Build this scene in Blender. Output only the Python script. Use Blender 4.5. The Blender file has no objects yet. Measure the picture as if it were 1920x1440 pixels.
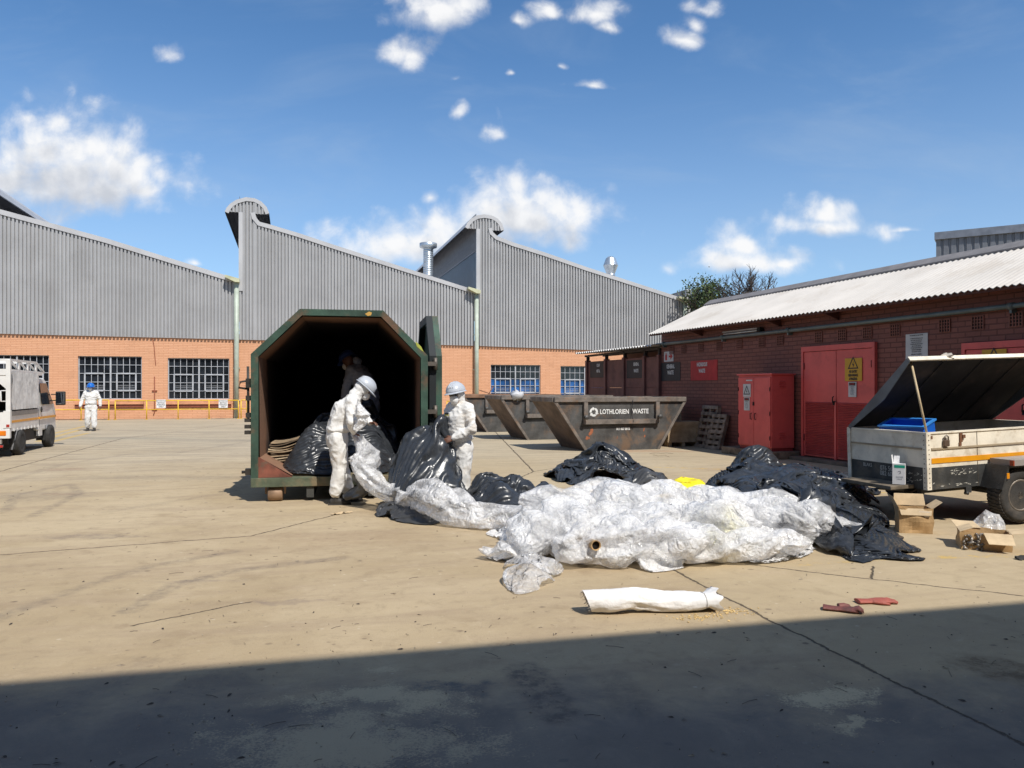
import bpy, bmesh, math, random
import numpy as np
from mathutils import Vector, Matrix, noise as mnoise

C = bpy.context.scene.collection
SC = bpy.context.scene
random.seed(7)
R = math.radians

# ------------------------------------------------------------------ camera
cam = bpy.data.cameras.new('camera')
camo = bpy.data.objects.new('camera', cam)
C.objects.link(camo)
camo.location = (0, 0, 1.6)
camo.rotation_euler = (R(90), 0, 0)
F = 1442.0                       # focal length in pixels of the 1920 px wide photograph
cam.sensor_width = 36.0
cam.lens = 36.0 * F / 1920.0
cam.shift_y = 7.0 / 1920.0
cam.clip_end = 2000
cam.clip_start = 0.05
SC.camera = camo
SC.render.resolution_x, SC.render.resolution_y = 1024, 768

# ------------------------------------------------------------------ light
SUN_EL = 52.0
SH = Vector((0.543, -0.840, 0)).normalized()      # horizontal direction towards the sun
sun = bpy.data.lights.new('sun', 'SUN')
sun.energy = 5.0
sun.angle = R(0.53)
sun.color = (1.0, 0.955, 0.88)
suno = bpy.data.objects.new('sun', sun)
C.objects.link(suno)
sd = Vector((SH.x * math.cos(R(SUN_EL)), SH.y * math.cos(R(SUN_EL)), math.sin(R(SUN_EL))))
suno.rotation_euler = sd.to_track_quat('Z', 'Y').to_euler()
suno.location = (10, -15, 30)

SC.view_settings.view_transform = 'Standard'
SC.view_settings.look = 'None'
SC.view_settings.exposure = 0.0
SC.view_settings.gamma = 1.0
SC.render.engine = 'CYCLES'
SC.cycles.use_denoising = True
SC.cycles.max_bounces = 10
SC.cycles.transparent_max_bounces = 24
SC.cycles.transmission_bounces = 6
SC.cycles.caustics_reflective = False
SC.cycles.caustics_refractive = False
SC.cycles.sample_clamp_indirect = 6.0

# ------------------------------------------------------------------ node helper
class NT:
    def __init__(s, tree):
        s.t = tree
    def n(s, typ, ins=None, **props):
        nd = s.t.nodes.new('ShaderNode' + typ)
        for k, v in props.items():
            setattr(nd, k, v)
        if ins:
            for k, v in ins.items():
                sock = nd.inputs[k]
                if hasattr(v, 'is_linked') or isinstance(v, bpy.types.NodeSocket):
                    s.t.links.new(v, sock)
                else:
                    sock.default_value = v
        return nd
    def math(s, op, a, b=0.0, c=None, clamp=False):
        ins = {0: a, 1: b}
        if c is not None:
            ins[2] = c
        return s.n('Math', ins, operation=op, use_clamp=clamp).outputs[0]
    def vmath(s, op, a, b=None, c=None, out=0):
        ins = {0: a}
        if b is not None: ins[1] = b
        if c is not None: ins[2] = c
        return s.n('VectorMath', ins, operation=op).outputs[out]
    def mix(s, f, a, b, mode='MIX'):
        nd = s.t.nodes.new('ShaderNodeMix')
        nd.data_type = 'RGBA'; nd.blend_type = mode
        for sock, v in ((nd.inputs[0], f), (nd.inputs[6], a), (nd.inputs[7], b)):
            if isinstance(v, bpy.types.NodeSocket): s.t.links.new(v, sock)
            elif sock == nd.inputs[0]: sock.default_value = v
            else: sock.default_value = (v[0], v[1], v[2], 1.0) if len(v) == 3 else v
        return nd.outputs[2]
    def noise(s, vec, scale, detail=4, rough=0.55, dist=0.0, out=0):
        return s.n('TexNoise', {'Vector': vec, 'Scale': scale, 'Detail': detail, 'Roughness': rough, 'Distortion': dist}).outputs[out]
    def ramp(s, f, a, b, inter='EASE'):
        nd = s.n('ValToRGB', {0: f})
        e = nd.color_ramp.elements
        e[0].position = a; e[1].position = b
        nd.color_ramp.interpolation = inter
        return nd.outputs[0]
    def step(s, f, a, b):
        return s.n('MapRange', {'Value': f, 'From Min': a, 'From Max': b}, interpolation_type='SMOOTHSTEP').outputs[0]

# ------------------------------------------------------------------ world: sky with cumulus clouds, all by direction
W = bpy.data.worlds.new("World")
SC.world = W
W.use_nodes = True
wt = NT(W.node_tree)
for nd in list(W.node_tree.nodes):
    W.node_tree.nodes.remove(nd)
SKY_STRENGTH = 0.115
sky = wt.n('TexSky', sky_type='NISHITA', sun_disc=False, sun_elevation=R(SUN_EL),
           sun_rotation=math.atan2(SH.x, SH.y), altitude=1600, air_density=1.0, dust_density=0.35, ozone_density=1.6)
CLOUDS = [  # (azimuth-tangent, elevation-tangent, half width, half height) in thousandths; the underside is flatter
    (-570, 266, 132, 66, -.3), (-606, 300, 76, 74, -.15), (-560, 290, 84, 66, -.25), (-520, 280, 72, 50, -.15), (-470, 256, 42, 26), (-660, 262, 80, 66, -.2),
    (-150, 180, 86, 44, -.25), (-105, 192, 58, 36, -.1), (20, 214, 112, 46, -.3), (8, 236, 74, 44, -.15), (74, 210, 56, 24, -.1), (-58, 202, 60, 30, -.15), (-110, 166, 60, 22), (-104, 250, 14, 18, .15),
    (-95, 488, 66, 40, -.2), (-66, 496, 44, 32), (-132, 434, 42, 34, -.05), (42, 490, 26, 26, .1), (112, 488, 38, 32, .0), (128, 470, 22, 16), (222, 454, 30, 24, .08), (250, 494, 36, 18, .08), (236, 474, 22, 20, .1),
    (298, 160, 86, 24, -.2), (298, 180, 46, 30, -.12), (350, 160, 46, 14, -.05), (404, 206, 80, 22, -.2), (406, 220, 52, 26, -.12), (513, 211, 40, 10, .35),
    (-445, 437, 20, 24, .25), (103, 392, 38, 11, .15), (-19, 334, 28, 28, .12), (-73, 363, 18, 20, .3), (-76, 404, 28, 13, .4), (3, 473, 20, 16, .12), (-417, 164, 24, 10, .3), (58, 415, 14, 12, .5), (1, 406, 10, 8, .45)]
g = bpy.data.node_groups.new('cloud_density', 'ShaderNodeTree')
g.interface.new_socket('Vector', in_out='INPUT', socket_type='NodeSocketVector')
g.interface.new_socket('Density', in_out='OUTPUT', socket_type='NodeSocketFloat')
gt = NT(g)
gi = g.nodes.new('NodeGroupInput'); go = g.nodes.new('NodeGroupOutput')
big = gt.noise(gi.outputs[0], 9.0, 2, 0.5, 0, 1)
warp = gt.vmath('MULTIPLY_ADD', gt.vmath('SUBTRACT', big, (0.5, 0.5, 0.5)), (0.045, 0.03, 0), gi.outputs[0])
cur = None
for (u, w, ru, rw, *thin) in CLOUDS:
    ru *= 1.05; rw *= 1.05
    v = gt.vmath('MULTIPLY_ADD', warp, (1000 / ru, 1000 / rw, 0), (-u / ru, -w / rw, 0))
    d = gt.vmath('LENGTH', gt.vmath('MAXIMUM', v, gt.vmath('MULTIPLY', v, (-1, -1.7, 1))), out=1)
    if thin: d = gt.math('ADD', d, thin[0])
    cur = d if cur is None else gt.n('Math', {0: cur, 1: d, 2: 0.25}, operation='SMOOTH_MIN').outputs[0]
fb = gt.noise(gi.outputs[0], 17.0, 6, 0.62, 0.25)
vor = gt.n('TexVoronoi', {'Vector': gt.vmath('ADD', gi.outputs[0], gt.vmath('MULTIPLY', gt.vmath('SUBTRACT', gt.noise(gi.outputs[0], 22, 5, .6, 0, 1), (.5, .5, .5)), (.03, .03, 0))), 'Scale': 34.0, 'Smoothness': .5}, feature='SMOOTH_F1').outputs['Distance']
puff = gt.math('MULTIPLY', gt.math('SUBTRACT', 0.42, vor), 0.75)                      # cauliflower heads
den = gt.math('ADD', gt.math('ADD', gt.math('SUBTRACT', 1.0, cur), puff), gt.math('MULTIPLY', gt.math('SUBTRACT', fb, 0.50), 1.7))
g.links.new(den, go.inputs[0])
geo = wt.n('NewGeometry')
dirv = wt.n('TexCoord').outputs['Generated']
sp = wt.n('SeparateXYZ', {0: dirv})
yy = wt.math('MAXIMUM', sp.outputs[1], 0.02)
uv = wt.n('CombineXYZ', {0: wt.math('DIVIDE', sp.outputs[0], yy), 1: wt.math('DIVIDE', sp.outputs[2], yy), 2: 0.0}).outputs[0]
def grp(vec):
    nd = W.node_tree.nodes.new('ShaderNodeGroup'); nd.node_tree = g
    W.node_tree.links.new(vec, nd.inputs[0])
    return nd.outputs[0]
d0 = grp(uv)
front = wt.step(sp.outputs[1], 0.05, 0.2)
d2 = grp(wt.vmath('ADD', uv, (0.010, 0.036, 0)))
crisp = wt.math('MULTIPLY', wt.step(d0, -0.02, 0.95), wt.math('SUBTRACT', 1.0, wt.step(d2, 0.20, 0.80)))      # sharp sunny heads, soft undersides
alpha = wt.math('MULTIPLY', wt.math('MAXIMUM', crisp, wt.step(d0, -0.10, 1.15)), front)
shade = wt.step(d2, 0.05, 1.25)
veil = wt.math('MULTIPLY', wt.step(wt.noise(wt.vmath('MULTIPLY', uv, (1.0, 3.2, 0)), 3.1, 6, 0.6, 0.6), 0.45, 0.80), 0.17)
cl = wt.mix(shade, (0.98, 0.98, 0.985), (0.60, 0.63, 0.69))
skyc = wt.vmath('MULTIPLY', sky.outputs[0], (SKY_STRENGTH * 0.80, SKY_STRENGTH * 1.15, SKY_STRENGTH * 1.36))
hz = wt.math('MULTIPLY', wt.math('SUBTRACT', 1.0, wt.step(sp.outputs[2], 0.0, 0.44)), 0.46)
skyc = wt.mix(wt.math('ADD', veil, hz), skyc, (0.52, 0.62, 0.74))
tot = wt.mix(wt.math('MULTIPLY', alpha, 0.97), skyc, cl)
# pale broken cloud added to the unseen sky to neutralise shade fill
rest = wt.mix(wt.math('MULTIPLY', wt.step(wt.noise(dirv, 2.2, 4, .6, .4), .38, .66), 0.40), skyc, (0.58, 0.60, 0.63))
bg = wt.n('Background', {'Color': rest, 'Strength': 1.0}); bgc = wt.n('Background', {'Color': tot, 'Strength': 1.0})
# clouds stand only in this quarter of the sky
su = wt.n('SeparateXYZ', {0: uv})
quarter = wt.math('MULTIPLY', wt.math('MULTIPLY', wt.math('GREATER_THAN', sp.outputs[1], 0.2), wt.math('GREATER_THAN', sp.outputs[2], 0.0)),
                  wt.math('MULTIPLY', wt.math('LESS_THAN', wt.math('ABSOLUTE', su.outputs[0]), 0.85), wt.math('LESS_THAN', su.outputs[1], 0.60)))
ow = wt.n('OutputWorld', {'Surface': wt.n('MixShader', {0: quarter, 1: bg.outputs[0], 2: bgc.outputs[0]}).outputs[0]})
W.cycles.sampling_method = 'MANUAL'
W.cycles.sample_map_resolution = 512

# ------------------------------------------------------------------ picture <-> place
def G(px, py, z=0.0):
    """point of the level z that the photograph shows at this pixel"""
    Y = (1.6 - z) * F / (py - 727.0)
    return Vector(((px - 960.0) / F * Y, Y, z))
def P(px, py, Y):
    return Vector(((px - 960.0) / F * Y, Y, 1.6 + (727.0 - py) / F * Y))

# ------------------------------------------------------------------ materials
def principled(name, base=(0.5, 0.5, 0.5), rough=0.6, metal=0.0, spec=0.5):
    m = bpy.data.materials.new(name)
    m.use_nodes = True
    t = NT(m.node_tree)
    b = m.node_tree.nodes['Principled BSDF']
    b.inputs['Base Color'].default_value = (*base, 1)
    b.inputs['Roughness'].default_value = rough
    b.inputs['Metallic'].default_value = metal
    b.inputs['Specular IOR Level'].default_value = spec
    return m, t, b
def link(m, a, b):
    m.node_tree.links.new(a, b)
def M(name, base, rough=0.6, metal=0.0, vary=0.12, vscale=3.0, bump=0.0, bscale=40.0, spec=0.5, dirt=None, dirt_amt=0.5, dirt_scale=2.5):
    """painted / plain surface: slow variation of the colour, patches of dirt, fine bump"""
    m, t, b = principled(name, base, rough, metal, spec)
    co = t.n('TexCoord').outputs['Object']
    n1 = t.noise(co, vscale, 6, 0.6)
    lo = [c * (1 - vary * 1.6) for c in base]; hi = [min(1, c * (1 + vary * 1.2)) for c in base]
    col = t.mix(t.step(n1, 0.3, 0.7), lo, hi)
    if dirt is not None:
        n2 = t.noise(co, dirt_scale, 9, 0.68, 0.3)
        col = t.mix(t.math('MULTIPLY', t.step(n2, 0.5, 0.68), dirt_amt), col, dirt)
        r = t.math('ADD', rough, t.math('MULTIPLY', n2, 0.15))
        link(m, r, b.inputs['Roughness'])
    link(m, col, b.inputs['Base Color'])
    if bump > 0:
        bp = t.n('Bump', {'Height': t.noise(co, bscale, 5, 0.6), 'Strength': bump, 'Distance': 0.02})
        link(m, bp.outputs[0], b.inputs['Normal'])
    return m

# ------------------------------------------------------------------ mesh helper
class MB:
    def __init__(s):
        s.v = []; s.f = []; s.m = []; s.mi = 0; s.sm = []
        s.smooth = False
    def add(s, verts, faces):
        o = len(s.v)
        s.v.extend([tuple(x) for x in verts])
        for f in faces:
            s.f.append(tuple(i + o for i in f)); s.m.append(s.mi); s.sm.append(s.smooth)
        return s
    def box(s, lo, hi, mat=None):
        (x0, y0, z0), (x1, y1, z1) = lo, hi
        v = [(x0,y0,z0),(x1,y0,z0),(x1,y1,z0),(x0,y1,z0),(x0,y0,z1),(x1,y0,z1),(x1,y1,z1),(x0,y1,z1)]
        if mat is not None: v = [mat @ Vector(p) for p in v]
        return s.add(v, [(3,2,1,0),(4,5,6,7),(0,1,5,4),(1,2,6,5),(2,3,7,6),(3,0,4,7)])
    def cbox(s, lo, hi, b=0.01, mat=None):
        """box with chamfered edges"""
        bm = bmesh.new()
        (x0, y0, z0), (x1, y1, z1) = lo, hi
        vs = [bm.verts.new(p) for p in [(x0,y0,z0),(x1,y0,z0),(x1,y1,z0),(x0,y1,z0),(x0,y0,z1),(x1,y0,z1),(x1,y1,z1),(x0,y1,z1)]]
        for f in [(3,2,1,0),(4,5,6,7),(0,1,5,4),(1,2,6,5),(2,3,7,6),(3,0,4,7)]:
            bm.faces.new([vs[i] for i in f])
        bmesh.ops.bevel(bm, geom=bm.edges[:], offset=b, segments=2, affect='EDGES', profile=0.6)
        return s.bm(bm, mat)
    def bm(s, bm, mat=None):
        bm.verts.ensure_lookup_table(); bm.verts.index_update()
        s.add([(mat @ v.co) if mat is not None else v.co.copy() for v in bm.verts], [[v.index for v in f.verts] for f in bm.faces])
        bm.free()
        return s
    def beam(s, p0, p1, w, h, up=(0, 0, 1)):
        p0 = Vector(p0); p1 = Vector(p1); d = (p1 - p0).normalized(); up = Vector(up)
        if abs(d.dot(up)) > 0.98: up = Vector((0, 1, 0))
        x = d.cross(up).normalized(); y = x.cross(d).normalized()
        v = []
        for p in (p0, p1):
            for a, c in ((-1,-1),(1,-1),(1,1),(-1,1)):
                v.append(p + x * (a * w / 2) + y * (c * h / 2))
        return s.add(v, [(0,1,2,3)[::-1],(4,5,6,7),(0,1,5,4),(1,2,6,5),(2,3,7,6),(3,0,4,7)])
    def tube(s, pts, r, n=8, cap=True, closed=False):
        pts = [Vector(p) for p in pts]
        k = len(pts)
        rs = r if isinstance(r, (list, tuple)) else [r] * k
        rings = []
        ref = None
        for i in range(k):
            a = pts[(i - 1) % k] if (closed or i > 0) else pts[i]
            b = pts[(i + 1) % k] if (closed or i < k - 1) else pts[i]
            d = (b - a).normalized()
            if ref is None:
                ref = Vector((0, 0, 1)) if abs(d.z) < 0.9 else Vector((1, 0, 0))
            x = d.cross(ref).normalized(); y = x.cross(d).normalized(); ref = y
            rings.append([pts[i] + (x * math.cos(t) + y * math.sin(t)) * rs[i] for t in [2 * math.pi * j / n for j in range(n)]])
        v = [p for q in rings for p in q]; f = []
        for i in range(k if closed else k - 1):
            i2 = (i + 1) % k
            for j in range(n):
                j2 = (j + 1) % n
                f.append((i*n+j, i2*n+j, i2*n+j2, i*n+j2))
        if cap and not closed:
            f.append(tuple(range(n))); f.append(tuple((k-1)*n + j for j in reversed(range(n))))
        old = s.smooth; s.smooth = n >= 6; s.add(v, f); s.smooth = old
        return s
    def lathe(s, prof, n=24, mat=None, smooth=True, cap=True):
        """profile of (r, z) about the z axis"""
        v = []; f = []
        k = len(prof)
        for (r, z) in prof:
            for j in range(n):
                t = 2 * math.pi * j / n
                p = Vector((r * math.cos(t), r * math.sin(t), z))
                v.append(mat @ p if mat is not None else p)
        for i in range(k - 1):
            for j in range(n):
                j2 = (j + 1) % n
                f.append((i*n+j, i*n+j2, (i+1)*n+j2, (i+1)*n+j))
        old = s.smooth; s.smooth = smooth; s.add(v, f); s.smooth = old
        if cap and prof[0][0] > 1e-5: s.add([v[j] for j in range(n)], [tuple(reversed(range(n)))])
        if cap and prof[-1][0] > 1e-5: s.add([v[(k-1)*n+j] for j in range(n)], [tuple(range(n))])
        return s
    def prism(s, poly, ext):
        """planar polygon (3D points) pushed along ext"""
        n = len(poly); ext = Vector(ext)
        v = [Vector(p) for p in poly]; v += [p + ext for p in v]
        f = [tuple(range(n))[::-1], tuple(range(n, 2*n))]
        for i in range(n):
            j = (i + 1) % n
            f.append((i, j, n + j, n + i))
        return s.add(v, f)
    def quad(s, a, b, c, d):
        return s.add([a, b, c, d], [(0, 1, 2, 3)])
    def grid(s, A, smooth=True):
        n, m = A.shape[:2]
        v = A.reshape(-1, 3).tolist()
        f = [(i*m+j, i*m+j+1, (i+1)*m+j+1, (i+1)*m+j) for i in range(n-1) for j in range(m-1)]
        old = s.smooth; s.smooth = smooth; s.add(v, f); s.smooth = old
        return s
    def ball(s, c, rx, ry=None, rz=None, n=16, mat=None):
        ry = rx if ry is None else ry; rz = rx if rz is None else rz
        prof = [(math.sin(math.pi*i/n), -math.cos(math.pi*i/n)) for i in range(n+1)]
        mm = Matrix.Translation(Vector(c)) @ (mat if mat is not None else Matrix.Identity(4)) @ Matrix.Diagonal((rx, ry, rz, 1))
        return s.lathe([(max(r, 1e-6), z) for r, z in prof], n, mm)
    def build(s, name, mats, parent=None, fix=True):
        me = bpy.data.meshes.new(name)
        me.from_pydata(s.v, [], s.f)
        if not isinstance(mats, (list, tuple)): mats = [mats]
        for m in mats: me.materials.append(m)
        me.polygons.foreach_set('material_index', s.m)
        me.polygons.foreach_set('use_smooth', s.sm)
        if fix:
            bm = bmesh.new(); bm.from_mesh(me)
            bmesh.ops.recalc_face_normals(bm, faces=bm.faces[:])
            bm.to_mesh(me); bm.free()
        me.update()
        o = bpy.data.objects.new(name, me)
        C.objects.link(o)
        if parent is not None: o.parent = parent
        return o
def tag(o, label=None, cat=None, group=None, kind=None):
    if label: o['label'] = label
    if cat: o['category'] = cat
    if group: o['group'] = group
    if kind: o['kind'] = kind
    return o
def empty(name, loc=(0, 0, 0), rz=0.0, rx=0.0, ry=0.0, label=None, cat=None, group=None):
    o = bpy.data.objects.new(name, None)
    o.empty_display_size = 0.2
    C.objects.link(o)
    o.location = loc; o.rotation_euler = (rx, ry, rz)
    return tag(o, label, cat, group)
def copy_tree(o, parent=None):
    c = o.copy(); C.objects.link(c)
    if parent is not None: c.parent = parent
    for ch in list(o.children):
        copy_tree(ch, c)
    return c
def text_mesh(body, size=1.0, sx=1.0, bold=0.0, align='CENTER', spacing=1.0, extrude=0.0):
    """writing as flat mesh in the XY plane, centred; returns verts, faces"""
    cu = bpy.data.curves.new('writing', 'FONT')
    cu.body = body; cu.size = size; cu.align_x = align; cu.align_y = 'CENTER'; cu.offset = bold
    cu.space_character = spacing; cu.resolution_u = 3; cu.extrude = extrude
    ob = bpy.data.objects.new('writing', cu); C.objects.link(ob)
    dg = bpy.context.evaluated_depsgraph_get()
    me = bpy.data.meshes.new_from_object(ob.evaluated_get(dg))
    v = [Vector((p.co.x * sx, p.co.y, p.co.z)) for p in me.vertices]
    f = [tuple(p.vertices) for p in me.polygons]
    bpy.data.objects.remove(ob); bpy.data.curves.remove(cu); bpy.data.meshes.remove(me)
    return v, f
def add_text(mb, body, origin, xdir, updir, size, **kw):
    v, f = text_mesh(body, size, **kw)
    o = Vector(origin); xd = Vector(xdir).normalized(); ud = Vector(updir).normalized(); nd = xd.cross(ud)
    mb.add([o + xd * p.x + ud * p.y + nd * p.z for p in v], f)
def fbm(x, y, z, octv=4):
    return mnoise.fractal(Vector((x, y, z)), 1.0, 2.0, octv)
# ------------------------------------------------------------------ ground
def ground_material():
    m, t, b = principled('yard_concrete', (0.4, 0.3, 0.2), 0.85, spec=0.3)
    co = t.n('TexCoord').outputs['Object']
    flat = t.vmath('MULTIPLY', co, (1, 1, 0))
    # rough outline for every mark
    wob = t.vmath('MULTIPLY', t.vmath('SUBTRACT', t.noise(flat, 5.0, 6, 0.7, 0, 1), (0.5, 0.5, 0.5)), (0.10, 0.10, 0))
    p = t.vmath('ADD', flat, wob)
    wob2 = t.vmath('MULTIPLY', t.vmath('SUBTRACT', t.noise(flat, 1.6, 7, 0.65, 0, 1), (0.5, 0.5, 0.5)), (0.9, 0.9, 0))
    p2 = t.vmath('ADD', flat, wob2)
    def seg(q, a, c):
        a = Vector(a); c = Vector(c); ab = c - a
        pa = t.vmath('SUBTRACT', q, tuple(a))
        h = t.math('MULTIPLY', t.vmath('DOT_PRODUCT', pa, tuple(ab), out=1), 1 / ab.length_squared, clamp=True)
        sc = t.n('VectorMath', {0: tuple(ab), 'Scale': h}, operation='SCALE').outputs[0]
        return t.vmath('DISTANCE', pa, sc, out=1)
    def lines(q, pts, w, soft):
        d = None
        for a, c in zip(pts[:-1], pts[1:]):
            e = seg(q, a, c)
            d = e if d is None else t.math('MINIMUM', d, e)
        return t.math('SUBTRACT', 1.0, t.step(d, w, w + soft))
    def blob(c, rx, ry, ang=0.0):
        ca, sa = math.cos(ang), math.sin(ang)
        d = t.vmath('SUBTRACT', p2, tuple(c))
        dx = t.vmath('DOT_PRODUCT', d, (ca / rx, sa / rx, 0), out=1); dy = t.vmath('DOT_PRODUCT', d, (-sa / ry, ca / ry, 0), out=1)
        return t.math('SUBTRACT', 1.0, t.math('SQRT', t.math('ADD', t.math('MULTIPLY', dx, dx), t.math('MULTIPLY', dy, dy))))
    fine = t.noise(flat, 70.0, 6, 0.78)
    grit = t.noise(flat, 210.0, 2, 0.6)
    mid = t.noise(flat, 2.2, 8, 0.66, 0.4)
    lar = t.noise(flat, 0.35, 6, 0.6, 0.6)
    streak = t.noise(t.vmath('MULTIPLY', t.n('VectorRotate', {'Vector': flat, 'Angle': R(-14)}, rotation_type='Z_AXIS').outputs[0], (0.35, 2.4, 1)), 1.2, 8, 0.68, 0.8)
    col = t.mix(t.step(lar, 0.36, 0.64), (0.415, 0.318, 0.190), (0.500, 0.395, 0.250))
    col = t.mix(t.math('MULTIPLY', t.step(streak, 0.42, 0.72), 0.55), col, (0.325, 0.240, 0.160))
    col = t.mix(t.math('MULTIPLY', t.step(mid, 0.56, 0.74), 0.45), col, (0.54, 0.43, 0.29))
    col = t.mix(t.math('MULTIPLY', t.step(mid, 0.46, 0.30), 0.45), col, (0.26, 0.185, 0.105))
    # far half of the yard is greyer
    sepp = t.n('SeparateXYZ', {0: p2})
    far = t.step(t.math('ADD', sepp.outputs[1], t.math('MULTIPLY', lar, 8.0)), 13.0, 27.0)
    grey = t.mix(t.step(streak, 0.40, 0.62), (0.46, 0.39, 0.285), (0.29, 0.255, 0.20))
    col = t.mix(t.math('MULTIPLY', far, 0.75), col, grey)
    col = t.mix(t.math('MULTIPLY', t.step(fine, 0.46, 0.30), 0.50), col, (0.17, 0.125, 0.075))
    col = t.mix(t.math('MULTIPLY', t.step(grit, 0.52, 0.70), 0.40), col, (0.50, 0.42, 0.31))
    for sc_, thr, amt, kol, lim in ((3.6, .12, .70, (.11, .08, .055), .55), (6.5, .12, .55, (.14, .10, .07), .5), (5.0, .09, .60, (.66, .58, .44), .62), (9.0, .10, .40, (.62, .54, .41), .5)):
        pit = t.n('TexVoronoi', {'Vector': t.vmath('ADD', t.vmath('MULTIPLY', flat, (1.0, 1.3, 1)), t.vmath('MULTIPLY', t.noise(flat, 30, 2, .5, 0, 1), (.03, .03, 0))), 'Scale': sc_, 'Randomness': 1.0})
        pick = t.step(t.n('SeparateXYZ', {0: pit.outputs['Color']}).outputs[0], lim, lim + .05)
        col = t.mix(t.math('MULTIPLY', t.math('MULTIPLY', t.step(pit.outputs['Distance'], thr, thr * .45), pick), amt), col, kol)
    mott = t.noise(flat, 6.0, 7, .72, .5)
    col = t.mix(t.math('MULTIPLY', t.step(mott, 0.50, 0.70), 0.35), col, (0.26, 0.195, 0.125))
    col = t.mix(t.math('MULTIPLY', t.step(mott, 0.45, 0.28), 0.35), col, (0.56, 0.45, 0.31))
    # neighbouring slabs were cast and worn differently
    def side(a, c):
        a = Vector(G(*a)); d_ = (Vector(G(*c)) - a).normalized(); n_ = (-d_.y, d_.x, 0)
        return t.step(t.vmath('DOT_PRODUCT', t.vmath('SUBTRACT', p, tuple(a)), n_, out=1), -.03, .03)
    sl1 = side((0, 1040), (640, 962)); sl2 = side((1340, 1110), (1700, 1290))
    col = t.mix(t.math('MULTIPLY', t.math('SUBTRACT', 1.0, sl1), 0.10), col, (0.27, 0.185, 0.11))
    col = t.mix(t.math('MULTIPLY', sl2, 0.16), col, (0.52, 0.43, 0.27))
    # darker grey ground right before the building behind the camera
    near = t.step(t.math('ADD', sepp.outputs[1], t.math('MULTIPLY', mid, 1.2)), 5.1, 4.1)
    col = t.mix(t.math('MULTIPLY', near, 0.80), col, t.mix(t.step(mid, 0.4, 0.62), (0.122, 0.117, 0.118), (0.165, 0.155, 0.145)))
    # stains
    brk = t.step(t.noise(flat, 9.0, 7, 0.75), 0.40, 0.62)
    for c, rx, ry, amt, kol in ((G(120, 880), .55, .28, .35, (.20, .075, .045)), (G(112, 926), .35, .2, .3, (.21, .08, .05)),
                                (G(860, 1287), .30, .12, .75, (.075, .085, .10)), (G(70, 930), 1.0, .7, .35, (.13, .11, .095)),
                                (G(180, 1005), .7, .16, .5, (.15, .12, .11)), (G(1215, 846), 1.6, .5, .45, (.33, .13, .07)),
                                (G(1890, 1270), .28, .38, .8, (.13, .085, .045)), (G(530, 1128), .38, .09, .5, (.20, .155, .135)),
                                (G(360, 1093), .5, .10, .35, (.20, .155, .135)), (G(640, 1010), 1.2, .5, .25, (.27, .17, .10)),
                                (G(330, 895), 3.0, .5, .3, (.19, .165, .13)), (G(450, 826), 4.0, .7, .45, (.20, .185, .15)),
                                (G(190, 822), 4.0, .7, .45, (.17, .18, .15)), (G(1380, 880), 1.2, .5, .25, (.22, .10, .055))):
        c = Vector(c)
        k = t.math('MULTIPLY', t.math('MULTIPLY', t.step(blob(c, rx, ry), -0.05, 0.6), amt), t.math('ADD', t.math('MULTIPLY', brk, 0.6), 0.4))
        col = t.mix(k, col, kol)
    # spilled sand
    for c, rx, ry, amt in ((G(715, 1310), .58, .18, .70), (G(640, 1395), .74, .32, .55), (G(1555, 1300), .30, .17, .9), (G(700, 1262), .16, .10, .6), (G(1590, 1345), .18, .08, .7)):
        k = t.math('MULTIPLY', t.step(t.math('ADD', blob(Vector(c), rx, ry), t.math('ADD', t.math('MULTIPLY', t.math('SUBTRACT', fine, 0.5), 2.6), t.math('MULTIPLY', t.math('SUBTRACT', mott, 0.5), 2.2))), 0.05, 0.65), amt)
        col = t.mix(k, col, (0.58, 0.475, 0.30))
    # dark rubber: tyre arcs and two scrubbed bands in the shade
    def gp(L): return [G(*q) for q in L]
    for L, w, amt in (([(-80, 1190), (20, 1150), (150, 1102), (280, 1062), (440, 1034)], .022, .38), ([(240, 1146), (330, 1096), (440, 1070), (640, 1046)], .026, .45),
                      ([(10, 958), (30, 928), (130, 908), (150, 925), (60, 968)], .03, .4), ([(985, 1258), (1048, 1338)], .07, .85), ([(1150, 1272), (1192, 1328)], .07, .35),
                      ([(0, 905), (110, 872), (250, 850)], .06, .25), ([(330, 850), (700, 790)], .08, .25), ([(200, 960), (420, 925), (480, 905)], .05, .2)):
        k = t.math('MULTIPLY', t.math('MULTIPLY', lines(p, gp(L), w, 0.09), amt), t.math('ADD', t.math('MULTIPLY', brk, 0.75), 0.25))
        col = t.mix(k, col, (0.105, 0.088, 0.080))
    # worn yellow paint
    worn_or_lit = t.step(t.noise(flat, 6.0, 9, 0.8), 0.50, 0.58)
    for L, w, amt in (([(1230, 876), (1500, 884)], .05, .8), ([(1700, 1046), (1990, 1040)], .05, .55), ([(1600, 918), (1720, 930)], .055, .9), ([(1450, 1062), (1700, 1046)], .04, .3)):
        col = t.mix(t.math('MULTIPLY', t.math('MULTIPLY', lines(flat, gp(L), w, 0.02), amt), worn_or_lit), col, (0.66, 0.42, 0.06))
    for L in ([(60, 822), (160, 799)], [(70, 828), (150, 806)], [(90, 830), (165, 812)]):
        col = t.mix(t.math('MULTIPLY', lines(flat, gp(L), .08, 0.03), 0.55), col, (0.55, 0.36, 0.08))
    # joints and cracks between the slabs
    J = None
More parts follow.
